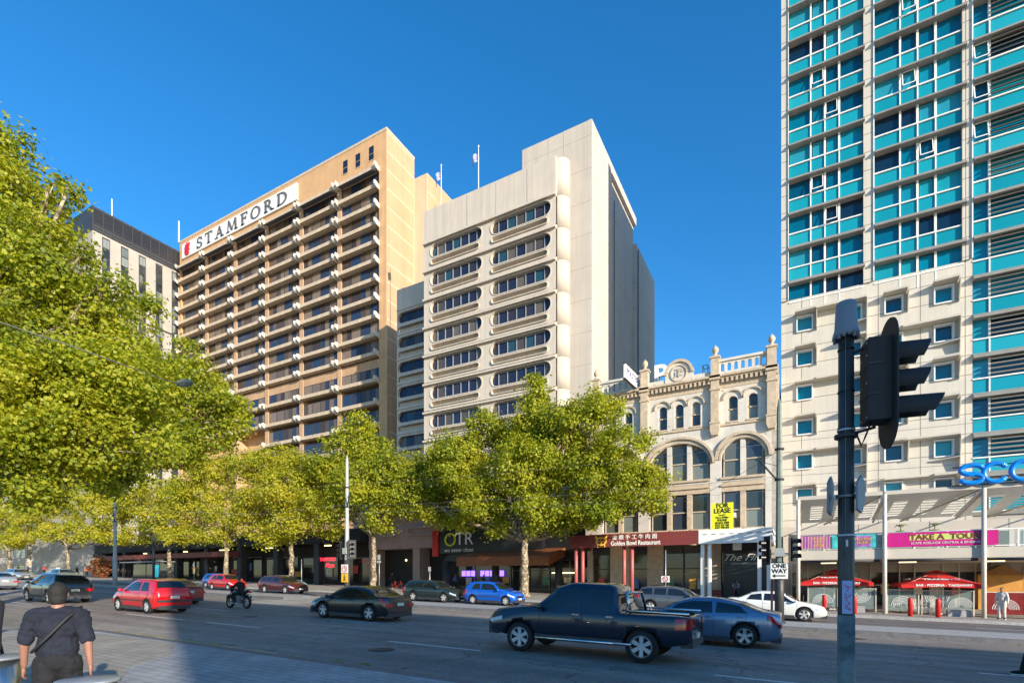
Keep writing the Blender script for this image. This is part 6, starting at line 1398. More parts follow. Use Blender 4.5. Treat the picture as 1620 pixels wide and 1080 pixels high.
# motorcycle and rider
def motorcycle(label, loc, rotz):
    t = thing('motorcycle', label, 'motorcycle', loc, rotz); Rx = Matrix.Rotation(pi/2, 4, 'X')
    for x in (.70, -.68):
        w_ = MB(); w_.lathe([(.22, -.055), (.29, -.055), (.32, -.02), (.32, .02), (.29, .055), (.22, .055)], (x, 0, .32), 24, 0, Rx, False); wo = w_.build('wheel', M['rubber'], t, world=False)
        r = MB(); r.lathe([(.225, -.03), (.225, .03), (.20, .03), (.20, -.03)], (x, 0, .32), 24, 0, Rx, False); r.cyl((x, -.06, .32), (x, .06, .32), .05, n=10)
        for q in range(5): a = 2*pi*q/5; r.tube([(x, 0, .32), (x+.21*cos(a), 0, .32+.21*sin(a))], .014, 5)
        r.build('rim', M['alloy'], wo, world=False)
    b = MB(); limb(b, [(.42, 0, .80), (.10, 0, .86), (-.10, 0, .80)], [.10, .15, .11]); b.build('tank', PT['black'], t, world=False, fix=False)
    b = MB(); limb(b, [(-.15, 0, .79), (-.45, 0, .80), (-.78, 0, .90)], [.10, .11, .07]); b.build('seat', M['rubber'], t, world=False, fix=False)
    b = MB(); b.box(-.22, .28, -.14, .14, .28, .66); b.cyl((.15, -.16, .5), (.15, .16, .5), .12, n=12); b.cyl((-.1, -.17, .4), (-.1, .17, .4), .11, n=12); b.build('engine', M['grey'], t, world=False)
    b = MB(); 
    for s_ in (-.09, .09): b.tube([(.70, s_, .32), (.46, s_, .95)], .025, 8); b.tube([(-.68, s_, .32), (-.15, s_, .45)], .028, 6); b.tube([(-.60, s_, .45), (-.45, s_, .78)], .025, 6)
    b.tube([(.45, -.36, 1.02), (.44, -.15, 1.0), (.44, .15, 1.0), (.45, .36, 1.02)], .018, 6); b.tube([(.45, 0, .95), (.2, 0, .75), (-.2, 0, .6), (-.7, 0, .82)], .03, 6); b.build('frame', M['dark'], t, world=False)
    b = MB(); b.tube([(.05, -.16, .35), (-.35, -.17, .30), (-.85, -.18, .48)], [.03, .04, .05], 8); b.build('exhaust', M['chrome'], t, world=False)
    b = MB(); b.ball((.55, 0, .92), (.09, .10, .10), 12); b.prism([(.62, -.12, .95), (.62, .12, .95), (.48, .09, 1.18), (.48, -.09, 1.18)], (.01, 0, 0)); b.build('headlight_cowl', M['black'], t, world=False)
    b = MB(); b.box(-.95, -.90, -.07, .07, .80, .87); b.build('tail_light', M['tail'], t, world=False); b = MB(); b.box(-.97, -.95, -.09, .09, .62, .74); b.build('number_plate', M['plate'], t, world=False)
    b = MB(); b.tube([(.97, 0, .5), (.9, 0, .62), (.70, 0, .68), (.5, 0, .62)], [.05, .07, .07, .05], 8); b.tube([(-.4, 0, .6), (-.8, 0, .70), (-1.0, 0, .6)], .06, 8); b.build('mudguard', M['black'], t, world=False, fix=False)
    return t
mx = -25.2; my = 16.6
motorcycle('black motorcycle between the red hatchback and the black sedan', (mx, my, gz(mx)), pi)
person('motorcyclist in black with a dark helmet', (mx+.25, my, gz(mx)), radians(90), M['dark_cloth'], M['dark_cloth'], seated=True, vox=.025, sleeve=1, cap=M['black'])

# ------------------------------------------------------------------ foreground signal pole
X0, Y0_ = .36, 5.1
fp = thing('signal_pole', 'dark signal pole with a grey cap standing nearest the viewer', 'pole', (X0, Y0_, gz(0)+.15))
b = MB(); b.cyl((X0, Y0_, 0), (X0, Y0_, CZ+2.02), .075, .066, 24); b.build('pole', M['pole_dark'], fp)
b = MB(); b.cyl((X0, Y0_, .2), (X0, Y0_, CZ-.30), .0765, .0752, 24)
M['pole_worn'] = mat('pole_worn_paint', (.10, .13, .13), .6, var=.9, scale=5, det=8); b.build('worn_band', M['pole_worn'], fp)
b = MB()
for z in (1.25, 1.55, 1.9): b = MB(); b.lathe([(.066, CZ+z-.01), (.0735, CZ+z-.01), (.0735, CZ+z+.003), (.066, CZ+z+.003)], (X0, Y0_, 0), 20); b.build('joint_ring', M['black'], fp)
b = MB(); b.lathe([(.098, 0), (.096, .03), (.086, .06), (.083, .09), (.074, .27), (.068, .285), (.03, .29)], (X0, Y0_, CZ+2.0), 24); b.build('cap', mat('cap_grey', (.16, .19, .23), .5, var=.08), fp)
b = MB()
for i in range(14): a = i*2*pi/14; b.ball((X0+.085*cos(a), Y0_+.085*sin(a), CZ+1.99+.008*(i % 3)), (.018, .018, .022), 6)
b.build('cap_packing', M['grey'], fp)
b = MB(); b.box(X0-.04, X0+.04, Y0_-.080, Y0_-.0762, CZ-.28, CZ+.02); 
stk = thing('pole_sticker', 'blue-white sticker with red scrawl wrapped on the nearest pole', 'sticker', (X0, Y0_-.08, CZ-.2))
b = MB(); n = 8; vs = []
for z in (CZ-.285, CZ-.015):
    for i in range(n+1): a = -pi/2-.5+1.15*i/n; vs.append((X0+.0785*cos(a), Y0_+.0785*sin(a), z))
b.add(vs, [(i, i+1, n+2+i, n+1+i) for i in range(n)], 0, True); b.build('sheet', mat('sticker_blue', (.28, .36, .62), .5, var=.08, scale=20), stk, fix=False)
b = MB(); zs = CZ-.05
for (pts_) in ([(-.02, 0), (.015, -.03), (-.005, -.05)], [(-.015, -.07), (.0, -.11), (.03, -.075)], [(-.02, -.10), (.02, -.15)], [(.025, -.15), (-.02, -.19), (.03, -.205)], [(-.02, -.16), (.03, -.20)], [(0, -.01), (.03, -.02)]):
    b.tube([(X0+.002+u, Y0_-.0805+.5*u*u/.15, zs+v) for u, v in pts_], .0028, 5)
b.build('scrawl', M['red'], stk)
b = MB(); b.tube([(X0-.01, Y0_-.074, CZ+.02), (X0-.01, Y0_-.072, CZ+2.0)], .003, 5); b.build('seam', M['grey'], fp)
sg_ = thing('traffic_signal', 'large black traffic signal head seen from behind, on the nearest pole', 'traffic light', (X0+.3, Y0_, CZ+1.3))
hx0, hx1 = X0+.14, X0+.37; z0_, z1_ = CZ+1.26, CZ+1.99
R_ = Matrix.Translation((X0+.20, Y0_-.02, 0)) @ Matrix.Rotation(radians(10), 4, 'Z')
b = MB(); b.box(-.085, .075, -.13, .09, CZ+1.30, CZ+1.95, 0, R_)
for z in (1.52, 1.74): b.box(-.087, .077, -.133, .093, CZ+z-.006, CZ+z+.006, 0, R_)
b.build('signal_case', M['black_matt'], sg_)
b = MB(); P = []
for i in range(13): a = pi*i/12; P.append((.08, .21*cos(a), CZ+1.93+.19*sin(a)))
for i in range(13): a = pi+pi*i/12; P.append((.08, .21*cos(a), CZ+1.29+.20*sin(a)))
b.prism([R_ @ Vector(p) for p in P], R_.to_3x3() @ Vector((.012, 0, 0))); b.build('backboard', M['black_matt'], sg_)
for z, ln in ((1.83, .27), (1.61, .27), (1.40, .36)):
    b = MB(); n = 14; vs = []
    for (xx, cut_) in ((.09, 0), (.09+ln, 0)):
        for i in range(n+1):
            a = -.6+(pi+1.2)*i/n; rr_ = .100 if xx < .1 else .095; vs.append(R_ @ Vector((xx-((.5-.5*sin(a))*ln*.30 if xx > .1 else 0), rr_*cos(a), CZ+z+rr_*sin(a))))
    b.add(vs, [(i, i+1, n+2+i, n+1+i) for i in range(n)], 0, True); b.cyl(R_ @ Vector((.085, 0, CZ+z)), R_ @ Vector((.11, 0, CZ+z)), .095, n=20, m=1); b.build('visor', [M['black_matt'], M['glass_dark']], sg_, fix=False)
b = MB(); b.tube([(X0, Y0_, CZ+1.90), R_ @ Vector((0, 0, CZ+1.93))], .012, 6); b.tube([(X0, Y0_, CZ+1.23), R_ @ Vector((0, 0, CZ+1.27))], .012, 6); b.lathe([(.073, 0), (.085, 0), (.085, .03), (.073, .03)], (X0, Y0_, CZ+1.21), 16); b.build('bracket', M['dark'], sg_)
for sd, lab in ((-1, 'narrow pedestrian sign panel left of the nearest pole, edge on'), (1, 'dark arrow-shaped sign panel right of the nearest pole, edge on')):
    t = thing('direction_sign', lab, 'sign', (X0+sd*.1, Y0_, CZ+.68)); Rm = Matrix.Translation((X0+sd*.105, Y0_-.01, CZ+.68)) @ Matrix.Rotation(radians(78 if sd < 0 else 72), 4, 'Z')
    b = MB(); hh = .13 if sd < 0 else .12; b.prism([Rm @ Vector(p) for p in [(-.11, 0, -hh), (.02, 0, -hh-.02), (.12, 0, -.04), (.12, 0, hh), (.02, 0, hh+.05), (-.11, 0, hh-.02)]], Rm.to_3x3() @ Vector((0, .015, 0))); b.build('panel', M['grey'], t)
    b = MB(); b.lathe([(.066, -.012), (.080, -.012), (.080, .012), (.066, .012)], (X0, Y0_, CZ+.68), 16); b.box(X0+sd*.06-.03, X0+sd*.06+.03, Y0_-.02, Y0_+.02, CZ+.66, CZ+.70); b.build('clamp', M['galv'], t)

# bollards at the lower left
for (px, py, D, r, lab) in ((-12, 1038, 6.0, .28, 'steel cylinder bollard cut by the left edge'), (140, 1073, 4.75, .245, 'steel cylinder bollard in front of the walking man')):
    p = atD(px, py, D); t = thing('steel_bollard', lab, 'bollard', (p.x, p.y, gz(p.x)+.15)); b = MB(); b.cyl((p.x, p.y, gz(p.x)), (p.x, p.y, p.z-.03), r*.86, n=32); b.build('body', M['steel'], t)
    b = MB(); b.lathe([(r*.86, 0), (r, .0), (r, .022), (r*.97, .03), (.01, .034)], (p.x, p.y, p.z-.03), 36); b.build('cap', M['galv'], t)
# drain grate
b = MB()
for i in range(14): b.box(-.0, .9, .05*i, .05*i+.02, 0, .012)
o = b.build('drain_grate', M['dark']); p = atD(45, 1060, 6.2); o.location = (p.x-.3, p.y-.2, gz(p.x)+.151); tag(o, 'slotted metal drain grate in the paving by the walking man', 'drain grate')

# ------------------------------------------------------------------ tram poles on the median
TY = 25.0
def arm_fit(b, x, z, d=1): b.tube([(x, TY, z-.6), (x+d*.75, TY-.5, z+.35)], .04, 6); b.tube([(x, TY, z+.1), (x+d*.75, TY-.5, z+.3)], .015, 5)
def signal(par_loc, label, face, zoff=0):
    """three-lamp signal; face: rotation about z, lenses towards local -y"""
    t = thing('traffic_signal', label, 'traffic light', par_loc, face); b = MB(); b.box(-.14, .14, -.08, .12, -.48, .48); b.build('signal_case', M['black'], t, world=False)
    b = MB(); b.box(-.27, .27, .0, .015, -.62, .62); b.build('backboard', M['black_matt'], t, world=False)
    for z in (.31, 0, -.31):
        b = MB(); n = 10; vs = []
        for y in (-.08, -.30):
            for i in range(n+1): a = -.5+(pi+1)*i/n; vs.append((.125*cos(a), y, z+.125*sin(a)))
        b.add(vs, [(i, i+1, n+2+i, n+1+i) for i in range(n)], 0, True); b.cyl((0, -.085, z), (0, -.075, z), .11, n=14, m=1); b.build('lamp_visor', [M['black'], M['glass_dark']], t, world=False, fix=False)
    return t
poles = []
for (px, H_, m, lab, r) in ((1233, 9.6, 'green_pole', 'tall tapered green-grey tram pole with a one way sign', .17), (549, 9.6, 'grey_pole', 'tall pale grey tram pole with signals, centre left', .16), (182, 8.2, 'grey_pole', 'grey tram pole behind the charcoal crossover', .17)):
    p = onY(px, 900, TY); x = p.x; g0 = gz(x)+.15
    t = thing('tram_pole', lab, 'pole', (x, TY, g0)); b = MB(); b.cyl((x, TY, g0+2.6), (x, TY, g0+H_-.4), r*.95, r*.62, 8, smooth=False); b.cyl((x, TY, g0+H_-.4), (x, TY, g0+H_), r*.62, .03, 8, smooth=False); b.build('shaft', M[m], t)
    b = MB(); b.cyl((x, TY, g0), (x, TY, g0+2.6), r*1.12, r*1.12, 12); b.box(x-.24, x+.24, TY-.24, TY+.24, g0, g0+.05); b.build('base', M['pole_dark'] if px != 182 else M[m], t)
    poles.append((x, g0)); b = MB(); arm_fit(b, x, g0+6.6, -1 if px == 1233 else 1); 
    for z in (6.1, 7.4): b.lathe([(r*.7, 0), (r*1.1, 0), (r*1.1, .08), (r*.7, .08)], (x, TY, g0+z), 10)
    b.build('cable_arm', M['dark'], t)
x, g0 = poles[0]
signal((x-.48, TY-.05, CZ+1.22), 'traffic signal left of the one way sign pole', radians(-60)); signal((x+.52, TY-.05, CZ+1.25), 'traffic signal right of the one way sign pole, red cased', radians(55))
b = MB(); b.box(x-.2, x+.2, TY-.28, TY-.16, CZ+.95, CZ+1.3); b.box(x-.5, x+.5, TY-.03, TY+.03, CZ+1.05, CZ+1.1); tag(b.build('signal_box', M['grey_pole']), 'small grey box between the two signals above the one way sign', 'signal box')
ow = thing('one_way_sign', 'white one way sign with an arrow on the green tram pole', 'sign', (x, TY-.22, CZ+.3))
b = MB(); b.box(x-.33, x+.33, TY-.24, TY-.22, CZ+.0, CZ+.66, 0); b.build('plate', M['white'], ow); text('ONE', .25, M['black'], 'lettering', ow, (x, TY-.245, CZ+.54), bold=.008, ext=.004); text('WAY', .25, M['black'], 'lettering', ow, (x, TY-.245, CZ+.32), bold=.008, ext=.004)
b = MB(); zc = CZ+.13; b.prism([(x-.27, TY-.25, zc), (x-.15, TY-.25, zc+.08), (x-.15, TY-.25, zc+.025), (x+.24, TY-.25, zc+.025), (x+.24, TY-.25, zc-.025), (x-.15, TY-.25, zc-.025), (x-.15, TY-.25, zc-.08)], (0, .006, 0)); b.build('arrow', M['black'], ow)
rp = MB(); rp.cyl((x-.3, TY+.25, gz(x)+.15), (x-.3, TY+.25, CZ-.05), .05, n=10); tag(rp.build('red_marker_post', M['pinkred']), 'thin red post behind the one way sign', 'post')
x, g0 = poles[1]
signal((x-.45, TY-.05, CZ+1.9), 'traffic signal left of the grey tram pole', radians(-70)); signal((x+.5, TY-.05, CZ+1.95), 'traffic signal right of the grey tram pole, lenses to the right', radians(50))
b = MB(); b.box(x-.18, x+.18, TY-.25, TY-.15, CZ+1.65, CZ+2.05); tag(b.build('signal_box', M['grey_pole']), 'small grey box on the tram pole centre left', 'signal box')
t = thing('turn_sign', 'round no-turn symbol sign on the grey tram pole', 'sign', (x, TY-.2, CZ+.65)); b = MB(); b.box(x-.3, x+.3, TY-.22, TY-.2, CZ+.38, CZ+.95); b.build('plate', M['white'], t); b = MB(); ring(b, [(x+.24*cos(i*pi/12), CZ+.66+.24*sin(i*pi/12)) for i in range(24)], [(x+.19*cos(i*pi/12), CZ+.66+.19*sin(i*pi/12)) for i in range(24)], TY-.232, TY-.222); b.build('red_ring', M['red'], t)
b = MB(); b.tube([(x+.08, TY-.23, CZ+.52), (x+.08, TY-.23, CZ+.72), (x, TY-.23, CZ+.78), (x-.08, TY-.23, CZ+.70)], .022, 5); b.build('turn_arrow', M['black'], t)
t = thing('pedestrian_sign', 'orange-yellow pedestrian sign under the no-turn sign', 'sign', (x, TY-.2, CZ+.1)); b = MB(); b.box(x-.3, x+.3, TY-.22, TY-.2, CZ-.22, CZ+.34); b.build('plate', M['orange_sign'], t)
b = MB(); b.ball((x, TY-.23, CZ+.22), (.05, .01, .05), 8); b.tube([(x, TY-.23, CZ+.17), (x, TY-.23, CZ+.02), (x-.1, TY-.23, CZ-.14)], .022, 5); b.tube([(x, TY-.23, CZ+.02), (x+.1, TY-.23, CZ-.14)], .02, 5); b.tube([(x-.1, TY-.23, CZ+.06), (x, TY-.23, CZ+.14), (x+.1, TY-.23, CZ+.06)], .016, 5); b.build('figure', M['black'], t)
# overhead wires
M['wire'] = mat('wire_metal', (.12, .12, .12), .5, var=0)
def wire(label, pts, r=.012, nm='overhead_wire', grp='overhead wires'):
    b = MB(); P = []
    for a, c in zip(pts[:-1], pts[1:]):
        a = Vector(a); c = Vector(c); L_ = (c-a).length
        for i in range(9): t = i/8; q = a.lerp(c, t); q.z -= .010*L_*4*t*(1-t); P.append(q)
    b.tube(P, r, 5, cap=False); tag(b.build(nm, M['wire']), label, 'wire', grp)
(xa_, ga), (xb_, gb), (xc_, gc) = poles
wire('near trolley wire crossing the heritage front', [(30, 24.0, 6.6), (xa_, 24.0, ga+6.1), (xb_, 24.0, gb+6.1), (xc_, 24.0, gc+6.1), (-110, 24, 8)], .008)
wire('far trolley wire behind the near one', [(30, 27.5, 6.6), (xa_, 27.5, ga+6.1), (xb_, 27.5, gb+6.1), (xc_, 27.5, gc+6.1), (-110, 27.5, 8)], .008)
wire('carrier wire above the near trolley wire', [(30, 24.0, 8.2), (xa_, 24.0, ga+7.5), (xb_, 24.0, gb+7.5), (xc_, 24.0, gc+7.4), (-110, 24, 9.5)], .007)
wire('span wire from the grey tram pole to the hotel side', [(xb_, TY, gb+7.4), (xb_-20, 46, 9)], .012)
wire('span wire from the green tram pole to the heritage building', [(xa_, TY, ga+7.4), (xa_-8, 46, 8.6)], .012)
wire('span wire over the road from the left tram pole', [(xc_, TY, gc+7.4), (xc_+14, 46, 9.6)], .012)
# hanging street lamp
pl_ = atD(292, 606, 13); pw = atD(100, 543, 11)
lp = thing('street_lamp', 'green oval street lamp on a thin arm in front of the tree crowns', 'street lamp', (pl_.x, pl_.y, pl_.z)); b = MB(); b.ball((pl_.x, pl_.y, pl_.z), (.30, .15, .075), 16); b.build('lamp_head', M['green_pole'], lp)
b = MB(); b.ball((pl_.x, pl_.y, pl_.z-.035), (.22, .11, .07), 12); b.build('lens', M['glass_clear'], lp)
b = MB(); p2 = Vector(atD(-120, 470, 9.5)); b.tube([Vector((pl_.x-.25, pl_.y, pl_.z+.01)), pw, p2, (p2.x-.2, p2.y, gz(p2.x))], [.009, .012, .03, .08], 8); b.build('arm', M['wire'], lp)

# ------------------------------------------------------------------ cafe terrace
def umbrella(label, px, Y, lab2):
    p = onY(px, 903, Y); g0 = gz(p.x)+.15; t = thing('market_umbrella', label, 'umbrella', (p.x, Y, g0), group='red cafe umbrellas'); x = p.x; z1 = g0+2.56; z0 = g0+1.78; w_ = 1.85
    b = MB(); b.cyl((x, Y, g0), (x, Y, z1), .035, n=10); b.box(x-.3, x+.3, Y-.3, Y+.3, g0, g0+.1); b.build('pole', M['cream'], t)
    b = MB(); c8 = []
    for i in range(8):
        a = pi/4*i; r = w_ if i % 2 == 0 else w_*1.414; c8.append((x+r*cos(a), Y+r*sin(a), z0-.06 if i % 2 else z0+.03))
    n = 8
    for i in range(n):
        p0_, p1_ = Vector(c8[i]), Vector(c8[(i+1) % n]); ap = Vector((x, Y, z1-.14)); m0 = ap.lerp(p0_, .22)+Vector((0, 0, .02)); m1 = ap.lerp(p1_, .22)+Vector((0, 0, .02)); q0 = ap.lerp(p0_, .6)-Vector((0, 0, .03)); q1 = ap.lerp(p1_, .6)-Vector((0, 0, .03))
        b.add([m0, m1, q1, q0, p0_, p1_], [(0, 1, 2, 3), (3, 2, 5, 4)]); b.add([p0_, p1_, p1_-Vector((0, 0, .2)), p0_-Vector((0, 0, .2))], [(0, 1, 2, 3)])
    b.build('canopy', M['red_fabric'], t, fix=False); b = MB()
    for i in range(n):
        ap = Vector((x, Y, z1)); b.add([ap, ap.lerp(Vector(c8[i]), .32)+Vector((0, 0, .03)), ap.lerp(Vector(c8[(i+1) % n]), .32)+Vector((0, 0, .03))], [(0, 1, 2)])
    b.build('vent_cap', M['red_fabric'], t, fix=False)
    text('BAR · PIZZERIA · TAKEAWAY', .17, M['white'], 'lettering', t, (x, Y-w_*1.01, z0-.09), ext=.004, bold=.006, sx=1.1)
    tilt = math.atan2(z1-.14-z0, w_); text('TRANSITO', .30, M['white'], 'lettering', t, (x, Y-w_*.735, z0+.245), rot=(tilt+.02, 0, 0), ext=.004, bold=.014, sx=1.15)
    text('TRANSITO', .28, M['white'], 'lettering', t, (x-w_*.735, Y, z0+.245), rot=(tilt+.02, 0, -pi/2), ext=.004, bold=.012)
    b = MB()
    for i in range(n): b.tube([(x, Y, z1-.1), Vector(c8[i])-Vector((0, 0, .06))], .012, 4); b.tube([(x, Y, z0-.35), Vector((x, Y, z1-.2)).lerp(Vector(c8[i]), .5)-Vector((0, 0, .08))], .01, 4)
    b.build('ribs', M['cream'], t)
umbrella('red cafe umbrella partly behind the nearest pole', 1320, 38.4, ''); umbrella('fully visible red cafe umbrella right of the nearest pole', 1480, 38.0, '')
M['screen'] = M['glass_clear']; M['red_screen'] = mat('red_screen', (.20, .015, .015), .4, var=.2)
for i, (xa_2, xb_2, lab) in enumerate(((.6, 2.2, 'glass windbreak left of the nearest pole'), (2.5, 4.1, 'glass windbreak right beside the nearest pole'), (4.6, 6.1, 'glass windbreak between the posts, left piece'), (6.2, 8.5, 'glass windbreak between the posts, right piece'), (8.95, 10.6, 'red and white windbreak behind the woman'), (10.8, 12.6, 'red and white windbreak at the right edge'))):
    g0 = gz(xa_2)+.15; t = thing('glass_windbreak', lab, 'screen', ((xa_2+xb_2)/2, 36.9, g0)); b = MB(); b.box(xa_2+.03, xb_2-.03, 36.9, 36.92, g0+.18, g0+1.35); b.build('pane', M['screen'] if i < 4 else M['red_screen'], t)
    b = MB(); b.box(xa_2, xa_2+.05, 36.87, 36.95, g0, g0+1.4); b.box(xb_2-.05, xb_2, 36.87, 36.95, g0, g0+1.4); b.box(xa_2, xb_2, 36.89, 36.93, g0+1.35, g0+1.39); b.build('frame', M['cream'], t)
    b = MB(); cxx = [xa_2+(xb_2-xa_2)*f for f in ((.5,) if xb_2-xa_2 < 1.8 else (.3, .75))]
    for q, c_ in enumerate(cxx):
        for r in (.16, .25, .34, .43, .52):
            up = (q+i) % 2 == 0; zc = g0+.45 if up else g0+1.1
            arc_band(b, c_, zc, r, r+.028, 36.885, 36.9, 0 if up else pi, pi if up else 2*pi, 14)
    b.build('arc_pattern', M['white'], t, fix=False)
def chair_set():
    s = MB(); s.box(-.2, .2, -.2, .2, .43, .46); bk = MB()
    for q in range(4): bk.box(-.2+.11*q, -.13+.11*q, .18, .21, .46, .86)
    bk.box(-.2, .2, .18, .21, .82, .88); lg = MB(); lg.cyl((0, 0, 0), (0, 0, .44), .016, n=6); return s.mesh('seat', M['cream']), bk.mesh('backrest', M['cream']), lg.mesh('leg', M['galv'])
cs_, cb_, cl_ = chair_set(); tt = MB(); tt.lathe([(.34, 0), (.35, .02), (.34, .03)], (0, 0, .71), 20); ttm = tt.mesh('table_top', M['cream']); tl = MB(); tl.cyl((0, 0, 0), (0, 0, .71), .03, n=8); tl.box(-.22, .22, -.22, .22, 0, .02); tlm = tl.mesh('pedestal', M['dark'])
tabs = [(1.2, 38.0, 'leftmost under the pole-side umbrella'), (2.9, 38.6, 'behind the nearest pole'), (5.4, 38.0, 'left of the full umbrella'), (7.2, 38.4, 'right of the full umbrella'), (6.2, 40.4, 'behind the full umbrella'), (11.4, 39.2, 'near the right edge')]
for (tx, ty, w_) in tabs:
    g0 = gz(tx)+.155; t = thing('cafe_table', 'small round cafe table '+w_, 'table', (tx, ty, g0), group='cafe tables')
    for m_ in (('table_top', ttm), ('pedestal', tlm)): o = bpy.data.objects.new(*m_); COL.objects.link(o); o.parent = t
    for j, (dx, dy, rz, sd) in enumerate(((-.62, 0, pi/2, 'left side'), (.62, 0, -pi/2, 'right side'), (0, -.6, pi, 'road side'))):
        if j == 2 and int(tx) % 2: continue
        c = thing('cafe_chair', 'pale slatted cafe chair on the %s of the table %s' % (sd, w_), 'chair', (tx+dx, ty+dy, g0), rz, 'cafe chairs')
        for m_ in (('seat', cs_), ('backrest', cb_)): o = bpy.data.objects.new(*m_); COL.objects.link(o); o.parent = c
        for lx in (-.17, .17):
            for ly in (-.17, .17): o = bpy.data.objects.new('leg', cl_); COL.objects.link(o); o.parent = c; o.location = (lx, ly, 0)
for (px, lab) in ((1304, 'red bollard at the left under the umbrella by the nearest pole'), (1352, 'red bollard just right of the nearest pole'), (1440, 'red bollard in front of the full umbrella, left one of two'), (1484, 'red bollard in front of the full umbrella, right one of two')):
    p = onY(px, 960, 34.7); g0 = gz(p.x)+.15; b = MB(); b.lathe([(.11, 0), (.11, .9), (.10, .97), (.05, 1.0)], (p.x, 34.7, g0), 16); tag(b.build('bollard', M['red']), lab, 'bollard', 'red bollards along the far kerb')
for (px, lab) in ((1352, 'concrete planter block left of the full umbrella'), (1517, 'concrete planter block right of the full umbrella')):
    p = onY(px, 965, 36.5); b = MB(); b.box(p.x-.5, p.x+.5, 36.3, 36.75, gz(p.x)+.15, gz(p.x)+.5); b.box(p.x-.45, p.x+.45, 36.35, 36.7, gz(p.x)+.5, gz(p.x)+.53); tag(b.build('planter_block', M['granite']), lab, 'planter')
mb_ = thing('menu_board', 'orange timber kiosk front behind glass at the right edge', 'kiosk', (11.5, 47, .2)); b = MB(); b.box(11.1, 13.4, 47.3, 47.8, -.1, 2.3); b.build('front', mat('timber_orange', (.55, .27, .06), .5, var=.15, scale=2), mb_); b = MB(); b.prism([(11.0, 47.1, 2.3), (13.6, 47.1, 2.3), (12.3, 47.1, 3.0)], (0, .8, 0)); b.build('gable', mat('timber_dark', (.30, .14, .04), .5, var=.15, scale=2), mb_)

# ------------------------------------------------------------------ far pavement furniture
def signpost(px, Y, ztop_px, lab, plates):
    p = onY(px, ztop_px, Y); g0 = gz(p.x)+.15; t = thing('sign_post', lab, 'sign post', (p.x, Y, g0)); b = MB(); b.cyl((p.x, Y, g0), (p.x, Y, p.z), .035, n=8); b.build('post', M['galv'], t)
    for (z, w_, h_, m) in plates: b = MB(); b.box(p.x-w_/2, p.x+w_/2, Y-.06, Y-.04, p.z-z-h_, p.z-z); b.build('plate', M[m], t)
    return t, p
signpost(600, 36, 877, 'grey post with two small plates beside the mottled trunk', [(.0, .32, .45, 'grey_pole'), (.55, .5, .2, 'grey_pole')])
t, p = signpost(1053, 36, 870, 'grey post with a red ringed sign in front of the restaurant', [(1.75, .55, .42, 'white')])
b = MB(); ring(b, [(p.x+.19*cos(i*pi/10), p.z-1.96+.19*sin(i*pi/10)) for i in range(20)], [(p.x+.14*cos(i*pi/10), p.z-1.96+.14*sin(i*pi/10)) for i in range(20)], 35.925, 35.935); b.tube([(p.x-.14, 35.93, p.z-1.84), (p.x+.14, 35.93, p.z-2.08)], .02, 4); b.build('red_ring', M['red'], t)
signpost(307, 35.5, 888, 'thin grey post right of the bus shelter', [(.2, .3, .4, 'grey_pole')]); signpost(477, 35.5, 884, 'thin grey post near the red lit hotel sign', [])
signpost(680, 36, 896, 'parking meter post below the store sign', [(.0, .28, .4, 'grey_pole')])
bx = onY(238, 900, 38).x
bs_ = thing('bus_shelter', 'glass bus shelter with a teal poster behind the red hatchback', 'bus shelter', (bx, 38, gz(bx)+.15)); g0 = gz(bx)+.15
b = MB(); b.box(bx-6, bx+4.5, 37, 38.8, g0+2.5, g0+2.62); b.build('roof', M['grey'], bs_)
for xx in (-5.8, -2.4, 1.0, 4.3): b = MB(); b.box(bx+xx-.05, bx+xx+.05, 38.6, 38.7, g0, g0+2.5); b.build('post', M['dark'], bs_)
for xx in (-5.7, -2.3, 1.1): b = MB(); b.box(bx+xx, bx+xx+3.2, 38.63, 38.66, g0+.3, g0+2.3); b.build('glass_panel', M['glass_shop'], bs_)
b = MB(); b.box(bx+3.0, bx+4.3, 36.9, 37.05, g0+.4, g0+2.2); b.build('poster_case', M['dark'], bs_); b = MB(); b.box(bx+3.1, bx+4.2, 36.88, 36.9, g0+.5, g0+2.1); b.build('poster', mat('teal_poster', (.01, .35, .42), .4, var=.5, scale=1.2, emis=((.02, .4, .5), .25)), bs_)
b = MB(); b.cyl((onY(243, 900, 35).x, 35, gz(-65)), (onY(243, 900, 35).x, 35, 7.2), .14, n=10); tag(b.build('dark_pole', M['dark']), 'dark lamp pole standing in front of the bus shelter', 'pole')
# autumn shrub and red umbrellas, distant
p = onY(158, 890, 41); t = thing('autumn_shrub', 'russet flowering shrub on the far pavement behind the tram pole', 'shrub', (p.x, 41, gz(p.x))); me, _ = foliage([(p.x, 41, gz(p.x)+1.9, 2.6, 1.6, 1.6)], 2600, .26, LEAF_KITE, 50, 16, .4)
co = np.empty(len(me.vertices)*3); me.vertices.foreach_get('co', co); co = co.reshape(-1, 3)-np.array(t.location); me.vertices.foreach_set('co', co.ravel()); me.materials.append(leaf_mat('leaf_russet', [(.25, .06, .03), (.42, .14, .07), (.12, .10, .03), (.5, .25, .15)])); inst('foliage', me, t, t.location)
b = MB(); b.cyl((p.x, 41, gz(p.x)), (p.x, 41, gz(p.x)+1.6), .08); b.build('stem', M['bark'], t)
for i, (px, lab) in enumerate(((640, 'row of parked bicycles and racks below the pink podium'),)):
    pass
